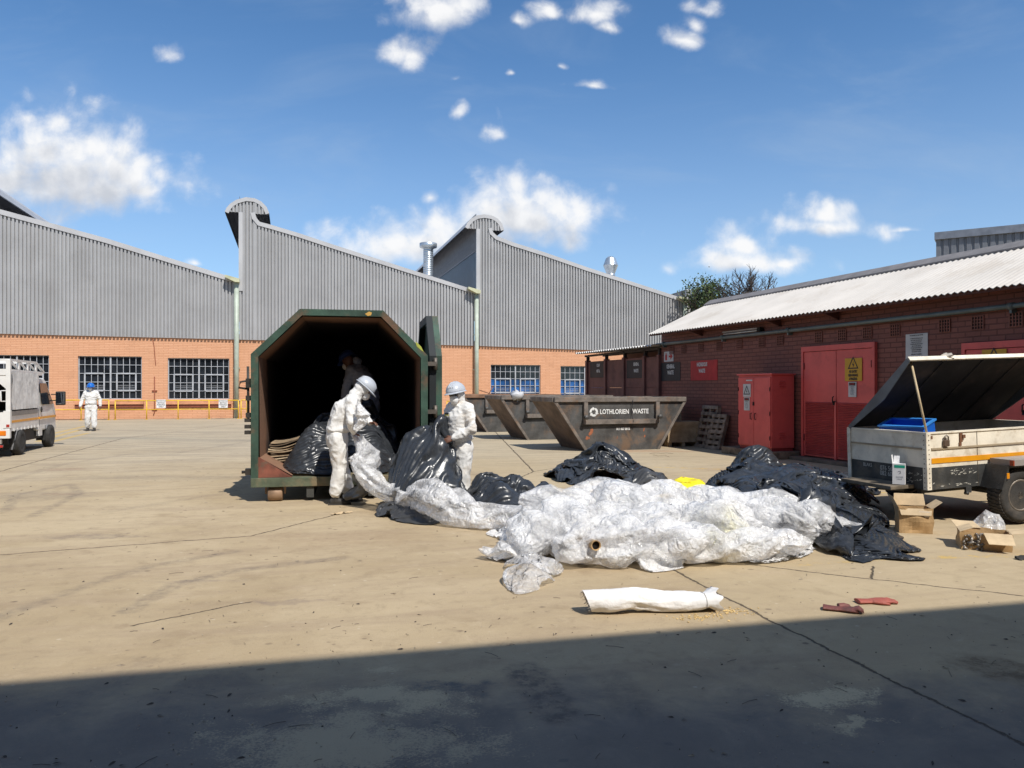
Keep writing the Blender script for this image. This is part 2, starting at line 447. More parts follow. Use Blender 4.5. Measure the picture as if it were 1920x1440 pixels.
    for L, w in (([(1262, 1068), (1340, 1110), (1450, 1166), (1700, 1290), (2000, 1434)], .004), ([(1400, 1058), (1600, 1082), (1900, 1115), (2100, 1140)], .003), ([(-300, 1083), (0, 1040), (470, 1005), (640, 962)], .004),
                 ([(1000, 884), (925, 806)], .008), ([(-60, 900), (230, 822), (440, 795)], .010), ([(1634, 1085), (1636, 1062)], .003), ([(900, 930), (1000, 884), (1100, 868)], .006), ([(250, 1172), (470, 1128)], .0015)):
        k = lines(p, gp(L), w, 0.012)
        J = k if J is None else t.math('MAXIMUM', J, k)
    col = t.mix(t.math('MULTIPLY', J, 0.85), col, (0.06, 0.045, 0.032))
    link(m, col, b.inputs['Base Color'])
    hgt = t.math('ADD', t.math('MULTIPLY', fine, 0.5), t.math('ADD', t.math('MULTIPLY', mid, 0.8), t.math('MULTIPLY', J, -1.4)))
    bp = t.n('Bump', {'Height': hgt, 'Strength': 0.8, 'Distance': 0.014})
    link(m, bp.outputs[0], b.inputs['Normal'])
    link(m, t.math('ADD', 0.72, t.math('MULTIPLY', mid, 0.2)), b.inputs['Roughness'])
    return m
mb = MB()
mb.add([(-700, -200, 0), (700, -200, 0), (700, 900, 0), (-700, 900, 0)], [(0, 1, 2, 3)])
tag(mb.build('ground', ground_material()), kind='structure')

# ------------------------------------------------------------------ factory hall with saw-tooth roof
FA = Vector((-14.6, 40.5, 0)); FYAW = R(16.0)
factory = empty('factory_building', FA, FYAW, label='long factory hall of grey ribbed sheeting over orange brick, with curved saw-tooth roof vents', cat='factory')
def FP(px, py, dy=0.0):
    """pixel -> (s, z) on the front of the hall (dy: distance behind that front)"""
    k = (px - 960.0) / F
    ox = FA.x - math.sin(FYAW) * dy; oy = FA.y + math.cos(FYAW) * dy
    s = (k * oy - ox) / (math.cos(FYAW) - k * math.sin(FYAW))
    Y = oy + math.sin(FYAW) * s
    return s, 1.6 + (727.0 - py) / F * Y

def brick_material(name, base, lo, mortar, bw, bh, mort, bump=0.5, rough=0.75, streak=0.5, dirt=(0.2, 0.1, 0.06), dirt_amt=0.25):
    m, t, b = principled(name, base, rough, spec=0.3)
    co = t.n('TexCoord').outputs['Object']
    sp = t.n('SeparateXYZ', {0: co})
    v = t.n('CombineXYZ', {0: sp.outputs[0], 1: sp.outputs[2], 2: 0.0}).outputs[0]
    br = t.n('TexBrick', {'Vector': v, 'Color1': (*base, 1), 'Color2': (*lo, 1), 'Mortar': (*mortar, 1), 'Scale': 1.0, 'Mortar Size': mort,
                          'Mortar Smooth': 0.3, 'Bias': 0.0, 'Brick Width': bw, 'Row Height': bh})
    n1 = t.noise(t.vmath('MULTIPLY', v, (1.0, 6.0, 1)), 0.9, 7, 0.65)
    col = t.mix(t.math('MULTIPLY', t.step(n1, 0.42, 0.70), streak), br.outputs['Color'], lo)
    n2 = t.noise(co, 0.8, 9, 0.7, 0.4)
    col = t.mix(t.math('MULTIPLY', t.step(n2, 0.52, 0.72), dirt_amt), col, dirt)
    n3 = t.noise(co, 30, 4, 0.6)
    col = t.mix(0.12, col, t.mix(n3, (0, 0, 0), (1, 1, 1)), 'OVERLAY')
    link(m, col, b.inputs['Base Color'])
    bp = t.n('Bump', {'Height': t.math('ADD', t.math('MULTIPLY', br.outputs['Fac'], -1.0), t.math('MULTIPLY', n3, 0.3)), 'Strength': bump, 'Distance': 0.01})
    link(m, bp.outputs[0], b.inputs['Normal'])
    return m
mat_brick = brick_material('orange_painted_brick', (0.680, 0.375, 0.225), (0.620, 0.330, 0.190), (0.52, 0.245, 0.135), 0.46, 0.086, 0.012, 0.5)
mat_sheet = M('grey_sheeting', (0.355, 0.355, 0.36), 0.48, 0.0, 0.06, 0.5, dirt=(0.27, 0.265, 0.265), dirt_amt=0.35, dirt_scale=0.6)
_t = NT(mat_sheet.node_tree); _b = mat_sheet.node_tree.nodes['Principled BSDF']
_src = _b.inputs['Base Color'].links[0].from_socket
_co = _t.n('TexCoord').outputs['Object']; _sx = _t.n('SeparateXYZ', {0: _co})
_pan = _t.n('TexWhiteNoise', {'W': _t.math('FLOOR', _t.math('DIVIDE', _sx.outputs[0], 0.688))}, noise_dimensions='1D').outputs['Value']     # every sheet weathers a little differently
_run = _t.step(_t.noise(_t.vmath('MULTIPLY', _co, (3.0, 1, .12)), 1.6, 7, .7), .48, .75)
_c = _t.mix(_t.math('MULTIPLY', _pan, .22), _src, (0.24, 0.237, 0.235)); _c = _t.mix(_t.math('MULTIPLY', _run, .28), _c, (0.22, 0.20, 0.185))
link(mat_sheet, _c, _b.inputs['Base Color'])
mat_flash = M('grey_flashing', (0.46, 0.455, 0.46), 0.42, 0.0, 0.05, 1.0)
mat_dark_soffit = M('dark_roof_underside', (0.10, 0.10, 0.11), 0.6)  # hood underside in dark grey
mat_pipe = M('pale_green_paint', (0.42, 0.47, 0.39), 0.45, 0, 0.1, 2.0)
mat_gutter = M('cream_green_paint', (0.52, 0.52, 0.34), 0.5, 0, 0.12, 2.0)
mat_steelframe = M('grey_window_steel', (0.40, 0.42, 0.45), 0.5, 0, 0.1, 3.0)
mat_sill = M('orange_sill_paint', (0.60, 0.28, 0.15), 0.7, 0, 0.1)
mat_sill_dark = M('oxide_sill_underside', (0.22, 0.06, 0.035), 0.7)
def glass_material(name, base, rough=0.08):
    m, t, b = principled(name, base, rough, spec=0.6)
    co = t.n('TexCoord').outputs['Object']
    n = t.noise(co, 1.7, 5, 0.6)
    link(m, t.mix(t.step(n, 0.35, 0.75), [c * 0.55 for c in base], [min(1, c * 1.8) for c in base]), b.inputs['Base Color'])
    bp = t.n('Bump', {'Height': t.noise(co, 2.5, 2, 0.5), 'Strength': 0.08, 'Distance': 0.05})
    link(m, bp.outputs[0], b.inputs['Normal'])
    return m
mat_glass = glass_material('dark_window_glass', (0.014, 0.017, 0.022), 0.12)
mat_glass_blue = glass_material('blue_film_glass', (0.012, 0.085, 0.27), 0.2)
mat_glazing = M('translucent_blue_glazing', (0.20, 0.30, 0.42), 0.35, 0, 0.12, 1.5)

def line_z(pts):
    q = sorted(FP(*p) for p in pts)
    def f(s):
        if s <= q[0][0]: a, b = q[0], q[1]
        elif s >= q[-1][0]: a, b = q[-2], q[-1]
        else:
            for a, b in zip(q[:-1], q[1:]):
                if a[0] <= s <= b[0]: break
        return a[1] + (b[1] - a[1]) * (s - a[0]) / (b[0] - a[0])
    return f
sill_line = line_z([(0, 626), (440, 636.8), (890, 648.6), (1100, 656.5), (1290, 666)])
PITCH = 0.172
def ribs(mb, s0, s1, ztop, zbot, y=-0.13, depth=0.085):
    """trapezoid rib sheeting between s0 and s1"""
    xs = []
    s = s0
    while s < s1 - 1e-6:
        for f, d in ((0.0, 0), (0.56, 0), (0.60, 1), (0.94, 1)):
            if s + f * PITCH < s1: xs.append((s + f * PITCH, y + depth * d))
        s += PITCH
    xs.append((s1, y))
    v = []; f = []
    for (x, yy) in xs:
        v.append((x, yy, zbot(x))); v.append((x, yy, ztop(x)))
    for i in range(len(xs) - 1):
        f.append((2*i, 2*i+2, 2*i+3, 2*i+1))
    mb.add(v, f)
def flash(mb, pts, w, y0=-0.165, y1=0.05):
    """folded trim following the roof edge (pts are (s, z) of its upper edge)"""
    n = len(pts); top = []; low = []
    for i in range(n):
        a = pts[max(i-1, 0)]; b = pts[min(i+1, n-1)]
        d = Vector((b[0]-a[0], b[1]-a[1])).normalized(); nn = Vector((d.y, -d.x))
        top.append(pts[i]); low.append((pts[i][0] + nn.x*w, pts[i][1] + nn.y*w))
    v = [(x, y0, z) for x, z in top] + [(x, y0, z) for x, z in low] + [(x, y1, z) for x, z in top] + [(x, y0 + 0.022, z) for x, z in low]
    f = []
    for i in range(n-1):
        f += [(i, i+1, n+i+1, n+i), (2*n+i, 2*n+i+1, i+1, i), (n+i, n+i+1, 3*n+i+1, 3*n+i)]
    mb.add(v, f)
# roof bays: pixel outlines of the photograph, turned into metres on the front
bays = [
    dict(neck=449, cap=[(422, 398), (425, 391), (432, 383), (443, 376), (461, 371), (478, 373), (490, 379), (500, 389), (505, 401)], capz=399, nr=478,
         slope=[(478, 399), (480, 408), (487, 417), (508, 422.5), (560, 438), (620, 458), (750, 500), (885, 543)], end=888),
    dict(neck=893, cap=[(871, 427), (875, 419), (882, 411), (893, 405), (907, 403), (922, 405.5), (932, 411), (940, 420), (944, 432)], capz=430, nr=921,
         slope=[(921, 428), (923, 436), (931, 443.5), (960, 455), (1020, 474), (1100, 502), (1190, 531), (1282, 561)], end=1284)]
mat_vclad = M('vent_grey_cladding', (0.20, 0.20, 0.215), 0.6); mat_glzrib = M('glazing_rib', (0.03, 0.05, 0.09), 0.5)
sheet = MB(); trim = MB(); soffit = MB(); glz = MB(); roofm = MB(); clad = MB()
DEEP = 34.0
b2 = bays[0]
S_SHIFT = FP(449, 500)[0] - FP(893, 500)[0]
# bay at the left, its head is outside the picture; head copied from the next bay, one bay width to the left
sl = [(-700, 190), (-420, 268), (-200, 333), (0, 393), (85, 416), (200, 447.5), (320, 485), (437, 521)]
zt = line_z(sl)
smin = FP(-700, 500)[0]
ribs(sheet, smin, FP(441, 500)[0], zt, lambda s: sill_line(s))
flash(trim, [FP(*p) for p in sl], 0.24)
roofs = [[FP(*p) for p in sl]]
for b in bays:
    sN, _ = FP(b['neck'], 500); sR, _ = FP(b['nr'], 500); sE, _ = FP(b['end'], 500)
    cap = [FP(*p) for p in b['cap']]; zc = FP(b['neck'], b['capz'])[1]
    capf = line_z(b['cap'])
    zs = line_z(b['slope'])
    ribs(sheet, sN, sR, capf, sill_line)
    ribs(sheet, sR, sE, zs, sill_line)
    ribs(sheet, cap[0][0] + 0.03, sN, capf, lambda s: zc, y=-0.15)
    ribs(sheet, sR, cap[-1][0] - 0.03, capf, lambda s: zc - 0.03, y=-0.15)
    flash(trim, cap, 0.20)
    flash(trim, [FP(*p) for p in b['slope']], 0.22)
    trim.box((sN - 0.03, -0.17, FP(b['neck'], 546)[1]), (sN + 0.17, -0.05, zc))
    # cap runs back as a long curved hood
    n = len(cap)
    v = [(x, -0.05, z) for x, z in cap] + [(x, DEEP, z) for x, z in cap]
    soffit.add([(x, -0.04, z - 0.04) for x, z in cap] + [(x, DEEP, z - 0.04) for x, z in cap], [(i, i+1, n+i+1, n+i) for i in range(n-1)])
    roofm.add(v, [(i, i+1, n+i+1, n+i) for i in range(n-1)])
    roofs.append([FP(*p) for p in b['slope']])
    # upright side of the head: cladding above, glazing below
    zg = FP(b['neck'], 470 if b['neck'] > 600 else 449)[1]
    z0 = FP(b['neck'], 550)[1] - 0.6
    yy = 0.0; k = 0
    while yy < DEEP:
        clad.add([(sN, yy, zg), (sN, yy + 0.24, zg), (sN, yy + 0.24, zc + 0.9), (sN, yy, zc + 0.9)], [(0, 1, 2, 3)])
        clad.add([(sN - 0.02, yy + 0.24, zg), (sN - 0.02, yy + 0.30, zg), (sN - 0.02, yy + 0.30, zc + 0.9), (sN - 0.02, yy + 0.24, zc + 0.9)], [(0, 1, 2, 3)])
        x0 = sN; x1 = sN - 0.035
        glz.mi = 0; glz.add([(x0, yy, z0), (x0, yy + 0.2, z0), (x0, yy + 0.2, zg), (x0, yy, zg)], [(0, 1, 2, 3)])
        glz.mi = 1; glz.add([(x1, yy + 0.2, z0), (x1, yy + 0.3, z0), (x1, yy + 0.3, zg), (x1, yy + 0.2, zg)], [(0, 1, 2, 3)])
        yy += 0.30
    clad.box((sN - 0.05, 0.0, zg - 0.04), (sN - 0.005, DEEP, zg + 0.04))
    clad.build('vent_cladding', mat_vclad, factory, fix=False); clad = MB()
    glz.build('vent_glazing', [mat_glazing, mat_glzrib], factory, fix=False); glz = MB()
# the left bay's own head further left (only its hood shows, running back)
hoodm = MB()
cap = [(x + S_SHIFT * 0.985, z + 0.2) for x, z in [FP(*p) for p in b2['cap']]]
_cx = [q[0] for q in cap]; _cz = [q[1] for q in cap]
ribs(sheet, _cx[0] + .03, _cx[-1] - .03, lambda s: float(np.interp(s, _cx, _cz)), lambda s: min(zt(s) - .05, float(np.interp(s, _cx, _cz)) - .01))
flash(trim, cap, 0.20)
n = len(cap)
for dz, q in ((0.0, roofm), (-0.05, soffit)):
    q.add([(x, -0.05, z + dz) for x, z in cap] + [(x, DEEP, z + dz) for x, z in cap], [(i, i+1, n+i+1, n+i) for i in range(n-1)])
for pr in roofs:
    n = len(pr)
    roofm.add([(x, 0.05, z - 0.06) for x, z in pr] + [(x, DEEP, z - 0.06) for x, z in pr], [(i, i+1, n+i+1, n+i) for i in range(n-1)])
# end post at the right with the start of the next head
sP0 = FP(1286, 600)[0]; sP1 = FP(1294, 600)[0]; zP = FP(1290, 543)[1]
trim.box((sP0, -0.13, 3.0), (sP1, 0.1, zP))
clad.add([(sP0, 0.1, 3.0), (sP0, 9.0, 3.0), (sP0, 9.0, zP - 0.3), (sP0, 0.1, zP)], [(0, 1, 2, 3)])
sheet.build('wall_sheeting', mat_sheet, factory, fix=False)
trim.build('roof_flashing', mat_flash, factory)
roofm.build('roof', mat_flash, factory, fix=False)
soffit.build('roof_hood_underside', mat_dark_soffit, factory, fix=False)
clad.build('vent_cladding', mat_vclad, factory, fix=False)

# brick base wall with window openings
WIN = [(-190, -78, 664.5, 747), (-32, 92, 665.5, 748), (146, 266, 667.8, 748.5), (314.5, 430, 671.5, 748.5), (920, 1013.5, 684, 749), (1051, 1143, 686.5, 750)]
smax = FP(1294, 600)[0]
wins = []
for (a, b_, t_, d_) in WIN:
    s0 = FP(a, 700)[0]; s1 = FP(b_, 700)[0]; z1 = FP((a + b_) / 2, t_)[1]; z0 = FP((a + b_) / 2, d_)[1]
    wins.append((s0, s1, z0, z1))
wall = MB()
def wall_seg(x0, x1, z0, z1a, z1b):
    wall.add([(x0, 0, z0), (x1, 0, z0), (x1, 0, z1b), (x0, 0, z1a)], [(0, 1, 2, 3)])
cur = smin
for (s0, s1, z0, z1) in wins:
    wall_seg(cur, s0, 0, sill_line(cur) + 0.3, sill_line(s0) + 0.3)
    wall_seg(s0, s1, 0, z0, z0)
    wall_seg(s0, s1, z1, sill_line(s0) + 0.3, sill_line(s1) + 0.3)
    D = 0.16
    wall.quad((s0, 0, z0), (s0, D, z0), (s0, D, z1), (s0, 0, z1)); wall.quad((s1, 0, z0), (s1, 0, z1), (s1, D, z1), (s1, D, z0))
    wall.quad((s0, 0, z1), (s0, D, z1), (s1, D, z1), (s1, 0, z1)); wall.quad((s0, 0, z0), (s1, 0, z0), (s1, D, z0), (s0, D, z0))
    cur = s1
wall_seg(cur, smax, 0, sill_line(cur) + 0.3, sill_line(smax) + 0.3)
wall.quad((smax, 0, 0), (smax, DEEP, 0), (smax, DEEP, 6), (smax, 0, 6))
wall.build('brick_wall', mat_brick, factory, fix=False)
core = MB(); core.box((smin, 0.9, 0.0), (smax - 0.1, 1.0, 4.3)); core.build('inner_wall', M('dark_hall_inside', (0.03, 0.03, 0.03), 0.9), factory)
for i, (s0, s1, z0, z1) in enumerate(wins):
    fr = MB(); y0, y1 = 0.10, 0.15
    NX, NZ = 10, 5
    fr.box((s0, y0, z0), (s0 + 0.05, y1, z1)); fr.box((s1 - 0.05, y0, z0), (s1, y1, z1))
    fr.box((s0 + 0.05, y0, z0), (s1 - 0.05, y1, z0 + 0.04)); fr.box((s0 + 0.05, y0, z1 - 0.04), (s1 - 0.05, y1, z1))
    wx = (s1 - s0) / NX; wz = (z1 - z0) / NZ
    for k in range(1, NX):
        w = 0.036 if k == 5 else 0.013
        fr.box((s0 + k*wx - w, y0 - (0.02 if k == 5 else 0), z0 + 0.04), (s0 + k*wx + w, y1 - 0.01, z1 - 0.04))
    for k in range(1, NZ):
        fr.box((s0 + 0.05, y0 + 0.006, z0 + k*wz - 0.013), (s1 - 0.05, y1 - 0.016, z0 + k*wz + 0.013))
    for c in (1, 6):                                       # opening lights
        xa, xb, za, zb = s0 + c*wx, s0 + (c+3)*wx, z0 + wz, z0 + 3*wz
        for q in ((xa - 0.035, za, xa + 0.035, zb), (xb - 0.035, za, xb + 0.035, zb)):
            fr.box((q[0], y0 - 0.03, q[1]), (q[2], y0 - 0.002, q[3]))
        for z in (za, zb):
            fr.box((xa + 0.035, y0 - 0.03, z - 0.035), (xb - 0.035, y0 - 0.002, z + 0.035))
        for j in range(3):                                 # louvre slats behind the lower panes
            fr.box((xa + 0.04, y1 - 0.012, za + 0.07 + j * wz / 4.6), (xb - 0.04, y1 - 0.004, za + 0.085 + j * wz / 4.6))
    f = fr.build('window', mat_steelframe, factory)
    pn = MB()
    zb = z0 + wz * 3 if i >= 4 else z0
    pn.quad((s0, 0.155, zb), (s1, 0.155, zb), (s1, 0.155, z1), (s0, 0.155, z1))
    pn.build('pane', mat_glass, f, fix=False)
    if i >= 4:
        pb = MB(); pb.quad((s0, 0.155, z0), (s1, 0.155, z0), (s1, 0.155, zb), (s0, 0.155, zb)); o = pb.build('pane', mat_glass_blue, f, fix=False)
        o['label'] = 'blue filmed lower panes'
    si = MB(); si.mi = 0; si.prism([(s0 - 0.1, 0.1, z0), (s0 - 0.1, -0.16, z0 - 0.10), (s0 - 0.1, -0.16, z0 - 0.26), (s0 - 0.1, 0.0, z0 - 0.26)], (s1 - s0 + 0.2, 0, 0))
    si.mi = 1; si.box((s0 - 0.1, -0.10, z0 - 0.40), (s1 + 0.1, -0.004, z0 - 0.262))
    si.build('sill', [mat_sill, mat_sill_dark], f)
# downpipes and their gutter boxes
for px, top in ((444, 519), (892, 541), (1281, 558)):
    s = FP(px, 600)[0]; zt_ = FP(px, top)[1]
    d = MB(); d.tube([(s, -0.22, 0.0), (s, -0.22, zt_ - 0.25)], 0.125, 12)
    for z in (0.9, 2.6, 4.6): d.box((s - 0.16, -0.15, z), (s + 0.16, -0.0, z + 0.06))
    d.build('downpipe', mat_pipe, factory)
    gx = MB(); gx.prism([(s - 0.55, -0.55, zt_ + 0.02), (s + 0.16, -0.55, zt_ - 0.16), (s + 0.16, -0.55, zt_ - 0.34), (s - 0.05, -0.55, zt_ - 0.34), (s - 0.55, -0.55, zt_ - 0.10)], (0, 0.42, 0))
    gx.build('gutter_box', mat_gutter, factory)
# conduits and crack line on the wall
w = MB()
for L in ([(286, 634), (289, 650), (292, 685)], ):
    pts = [FP(*p) for p in L]; w.tube([(x, -0.012, z) for x, z in pts], 0.018, 5)
pts = [FP(*p) for p in [(290, 706), (290, 772), (288, 778)]]; w.tube([(x, -0.03, z) for x, z in pts], 0.022, 6)
for p in ((290, 733), (290, 768)):
    x, z = FP(*p); w.box((x - 0.12, -0.05, z - 0.03), (x + 0.12, -0.0, z + 0.03))
w.build('conduit', M('rust_brown_conduit', (0.25, 0.07, 0.035), 0.7), factory)

# ------------------------------------------------------------------ roof flues
def to_f(s, y, z): return (s, y, z)
mat_galv = M('galvanised_steel', (0.55, 0.60, 0.64), 0.32, 0.75, 0.12, 5.0)
k = empty('ventilation_flue', (0, 0, 0), label='tall galvanised spiral flue with flat round cap standing on the roof valley', cat='flue')
s, z = FP(803, 520, 2.5)
k.matrix_world = factory.matrix_basis @ Matrix.Translation((s, 2.5, z - 1.2))
h = FP(803, 466, 2.5)[1] - (z - 1.2)
mb = MB(); prof = [(0.29, 0)]
zz = 0.0
while zz < h:
    prof += [(0.29, zz + 0.02), (0.303, zz + 0.03), (0.303, zz + 0.045), (0.29, zz + 0.055)]; zz += 0.13
mb.lathe([p for p in prof if p[1] <= h] + [(0.29, h)], 24); mb.build('duct', mat_galv, k)
mb = MB(); mb.lathe([(0.30, h - 0.02), (0.50, h + 0.06), (0.52, h + 0.10), (0.52, h + 0.30), (0.50, h + 0.31), (0.0, h + 0.40)], 24); mb.build('cap', mat_galv, k)
k = empty('ventilation_cowl', (0, 0, 0), label='short galvanised double-cone roof cowl above the right-hand roof slope', cat='roof cowl')
s, z = FP(1145, 517, 2.0)
k.matrix_world = factory.matrix_basis @ Matrix.Translation((s, 2.0, z - 0.5))
mb = MB(); mb.lathe([(0.26, 0), (0.26, 0.62)], 20); mb.lathe([(0.29, 0.5), (0.29, 0.6), (0.26, 0.62)], 20); mb.build('collar', mat_galv, k)
mb = MB(); mb.lathe([(0.26, 0.62), (0.46, 1.12), (0.47, 1.15), (0.30, 1.60), (0.16, 1.70), (0.0, 1.72)], 20, smooth=False); mb.build('cone_head', mat_galv, k)

# ------------------------------------------------------------------ yellow handrail along the hall
mat_yellow = M('yellow_rail_paint', (0.72, 0.46, 0.03), 0.45, 0, 0.1, 3.0)
def rail(name, pxs, top_py, label, y=-0.75, ends=True):
    base = [FP(p, 700, y)[0] for p in pxs]
    o = empty(name, (0, 0, 0), label=label, cat='handrail', group='yellow handrails along the hall')
    o.matrix_world = factory.matrix_basis @ Matrix.Translation((base[0], y, 0))
    ztop = FP((pxs[0] + pxs[-1]) / 2, top_py, y)[1]
    x1 = base[-1] - base[0]
    mb = MB(); mb.tube([(0, 0, ztop), (x1, 0, ztop)], 0.028, 8); mb.build('top_rail', mat_yellow, o)
    mb = MB(); mb.tube([(0, 0, ztop * 0.53), (x1, 0, ztop * 0.53)], 0.022, 8); mb.build('middle_rail', mat_yellow, o)
    for s in base:
        mb = MB(); mb.tube([(s - base[0], 0, 0), (s - base[0], 0, ztop)], 0.028, 8)
        mb.box((s - base[0] - 0.08, -0.08, 0), (s - base[0] + 0.08, 0.08, 0.012)); mb.build('post', mat_yellow, o)
    return o, ztop, base
rail('handrail', [-250, -170, -90, -10, 75, 152, 204], 751, 'yellow tube handrail behind the white pickup, running to the gap by the walking man')
h2, zt2, bs2 = rail('handrail', [216, 275, 334, 392, 447], 751, 'yellow tube handrail with two white parking signs under the windows')
rail('handrail', [452, 463], 750, 'short yellow tube handrail at the foot of the downpipe, nearest the green container', y=-0.9)
rail('handrail', [838, 868, 915], 752, 'yellow tube handrail seen between the container door and the skips')
sign_white = M('white_sign_board', (0.74, 0.74, 0.73), 0.45, 0, 0.04, 6.0)
ink = M('black_lettering', (0.02, 0.02, 0.025), 0.6)
red_ink = M('red_lettering', (0.45, 0.03, 0.03), 0.6)
for px, lab in ((302, 'white bicycle parking notice on the handrail left of the window sill'), (418.5, 'white bicycle parking notice on the handrail beside the downpipe')):
    s, z = FP(px, 757.5, -0.80)
    o = empty('parking_sign', (0, 0, 0), label=lab, cat='sign', group='white parking notices on the handrail')
    o.matrix_world = factory.matrix_basis @ Matrix.Translation((s, -0.80, z))
    mb = MB(); mb.cbox((-0.22, -0.006, -0.20), (0.22, 0.006, 0.22), 0.004); mb.build('board', sign_white, o)
    mb = MB()
    for tx, zz, sz in (('MOTORCYCLE', 0.155, 0.072), ('BICYCLE', 0.055, 0.095), ('PARKING', -0.045, 0.095), ('ONLY', -0.14, 0.095)):
        add_text(mb, tx, (0, -0.009, zz), (1, 0, 0), (0, 0, 1), sz, bold=0.002, sx=0.9)
    mb.build('lettering', ink, o)
# ------------------------------------------------------------------ red brick building
RP = Vector((6.45, 17.4, 0)); RX = Vector((0.316, -0.949, 0)).normalized(); RYAW = math.atan2(RX.y, RX.x)
red = empty('brick_building', RP, RYAW, label='low dark red brick building with white corrugated roof along the right side', cat='building')
RY = Vector((-RX.y, RX.x, 0))       # into the building
def RW(px, py, dy=0.0):
    """pixel -> (x, z) on the red wall (dy < 0: in front of it)"""
    k = (px - 960.0) / F
    o = RP + RY * dy
    x = (k * o.y - o.x) / (RX.x - k * RX.y)
    Y = o.y + RX.y * x
    return x, 1.6 + (727.0 - py) / F * Y
mat_redbrick = brick_material('dark_red_painted_brick', (0.235, 0.086, 0.066), (0.190, 0.069, 0.054), (0.115, 0.043, 0.035), 0.30, 0.095, 0.011, 0.8, 0.6, 0.35, (0.15, 0.06, 0.05), 0.3)
mat_roof_w = M('white_roof_sheet', (0.64, 0.595, 0.535), 0.55, 0, 0.06, 0.6, dirt=(0.46, 0.40, 0.33), dirt_amt=0.5, dirt_scale=0.9)
mat_ridge = M('grey_ridge_cap', (0.22, 0.205, 0.20), 0.6)
mat_redoor = M('red_door_paint', (0.66, 0.105, 0.092), 0.42, 0, 0.08, 1.5, dirt=(0.44, 0.07, 0.065), dirt_amt=0.5)
XE = RW(1240, 700)[0]; XN = 14.0
mb = MB()
mb.quad((XE, 0, 0), (XN, 0, 0), (XN, 0, 3.36), (XE, 0, 3.36))
mb.add([(XE, 0, 0), (XE, 0, 3.36), (XE, 1.73, 4.12), (XE, 3.46, 3.36), (XE, 3.46, 0)], [(0, 1, 2, 3, 4)])
mb.quad((XN, 0, 0), (XN, 3.46, 0), (XN, 3.46, 3.36), (XN, 0, 3.36)); mb.quad((XE, 3.46, 0), (XE, 3.46, 3.36), (XN, 3.46, 3.36), (XN, 3.46, 0))
mb.build('wall', mat_redbrick, red, fix=False)
# corrugated roof: waves run down the slope
mb = MB()
x0 = XE - 0.02; x1 = XN + 0.3; step = 0.0325; nx = int((x1 - x0) / step)
rows = [(-0.45, 3.20), (0.55, 3.667), (1.72, 4.215)]
A = np.zeros((len(rows), nx + 1, 3))
for i, (y, z) in enumerate(rows):
    for j in range(nx + 1):
        A[i, j] = (x0 + j * step, y, z + 0.016 * math.sin(2 * math.pi * j / 4) )
mb.grid(A, smooth=True)
B = A.copy(); B[:, :, 1] = 3.46 - A[:, :, 1]; mb.grid(B, smooth=True)
C2 = A.copy(); C2[:, :, 2] -= 0.012; mb.grid(C2, smooth=True)
for jx in range(6, nx, 74):                                 # a darker lap line every few sheets
    pass
mb.build('roof', mat_roof_w, red, fix=False)
mb = MB(); mb.prism([(x0 - 0.03, 1.50, 4.125), (x0 - 0.03, 1.73, 4.27), (x0 - 0.03, 1.96, 4.125), (x0 - 0.03, 1.96, 4.16), (x0 - 0.03, 1.73, 4.31), (x0 - 0.03, 1.50, 4.16)], (x1 - x0, 0, 0)); mb.build('ridge_cap', mat_ridge, red)
mb = MB()
for px in (1315, 1462, 1570):
    xx = RW(px, 600)[0]; mb.prism([(xx, -0.001, 3.02), (xx, -0.42, 3.16), (xx, -0.42, 3.19), (xx, -0.001, 3.37)], (0.06, 0, 0))
mb.box((XE + 0.01, -0.40, 3.15), (XN, -0.34, 3.195))
mb.build('eave_timber', M('dark_red_timber', (0.10, 0.035, 0.03), 0.7), red)
# air bricks under the pipe
mat_void = M('dark_opening', (0.012, 0.010, 0.010), 0.9)
mat_vent = M('red_air_brick', (0.22, 0.08, 0.058), 0.7)
for px in (1260, 1282.5, 1314.5, 1349, 1387, 1429, 1463.5, 1535.5, 1579.5, 1627, 1679, 1772, 1834, 1906, 1985):
    x, z = RW(px, 600)[0], 2.70
    mb = MB(); mb.mi = 0
    mb.quad((x - 0.11, -0.004, z - 0.11), (x + 0.11, -0.004, z - 0.11), (x + 0.11, -0.004, z + 0.11), (x - 0.11, -0.004, z + 0.11))
    mb.mi = 1
    for i in range(5):
        u = -0.11 + i * 0.055
        mb.box((x + u - 0.009, -0.022, z - 0.115), (x + u + 0.009, -0.005, z + 0.115))
        mb.box((x - 0.115, -0.019, z + u - 0.007), (x + 0.115, -0.006, z + u + 0.007))
    mb.build('air_brick', [mat_void, mat_vent], red)
# grey pipe along the wall
mb = MB(); mb.tube([(XE - 0.12, -0.10, 2.90), (2.0, -0.10, 2.905), (XN, -0.10, 2.93)], 0.045, 10)
for px in (1250, 1361, 1485, 1905):
    x = RW(px, 640)[0]; mb.tube([(x - 0.05, -0.10, 2.91), (x + 0.05, -0.10, 2.91)], 0.062, 10); mb.box((x - 0.02, -0.10, 2.80), (x + 0.02, -0.0, 2.86)); mb.box((x - 0.02, -0.12, 2.80), (x + 0.02, -0.09, 2.92))
mb.build('service_pipe', M('grey_green_pipe', (0.12, 0.15, 0.15), 0.45), red)
# step / drain edge along the wall foot
mb = MB(); x = RW(1500, 860)[0]; mb.cbox((x - 0.1, -0.30, 0), (XN, -0.003, 0.075), 0.01); mb.build('wall_step', M('stained_step_concrete', (0.16, 0.115, 0.085), 0.85, 0, 0.25, 2, 0.4, 30), red)

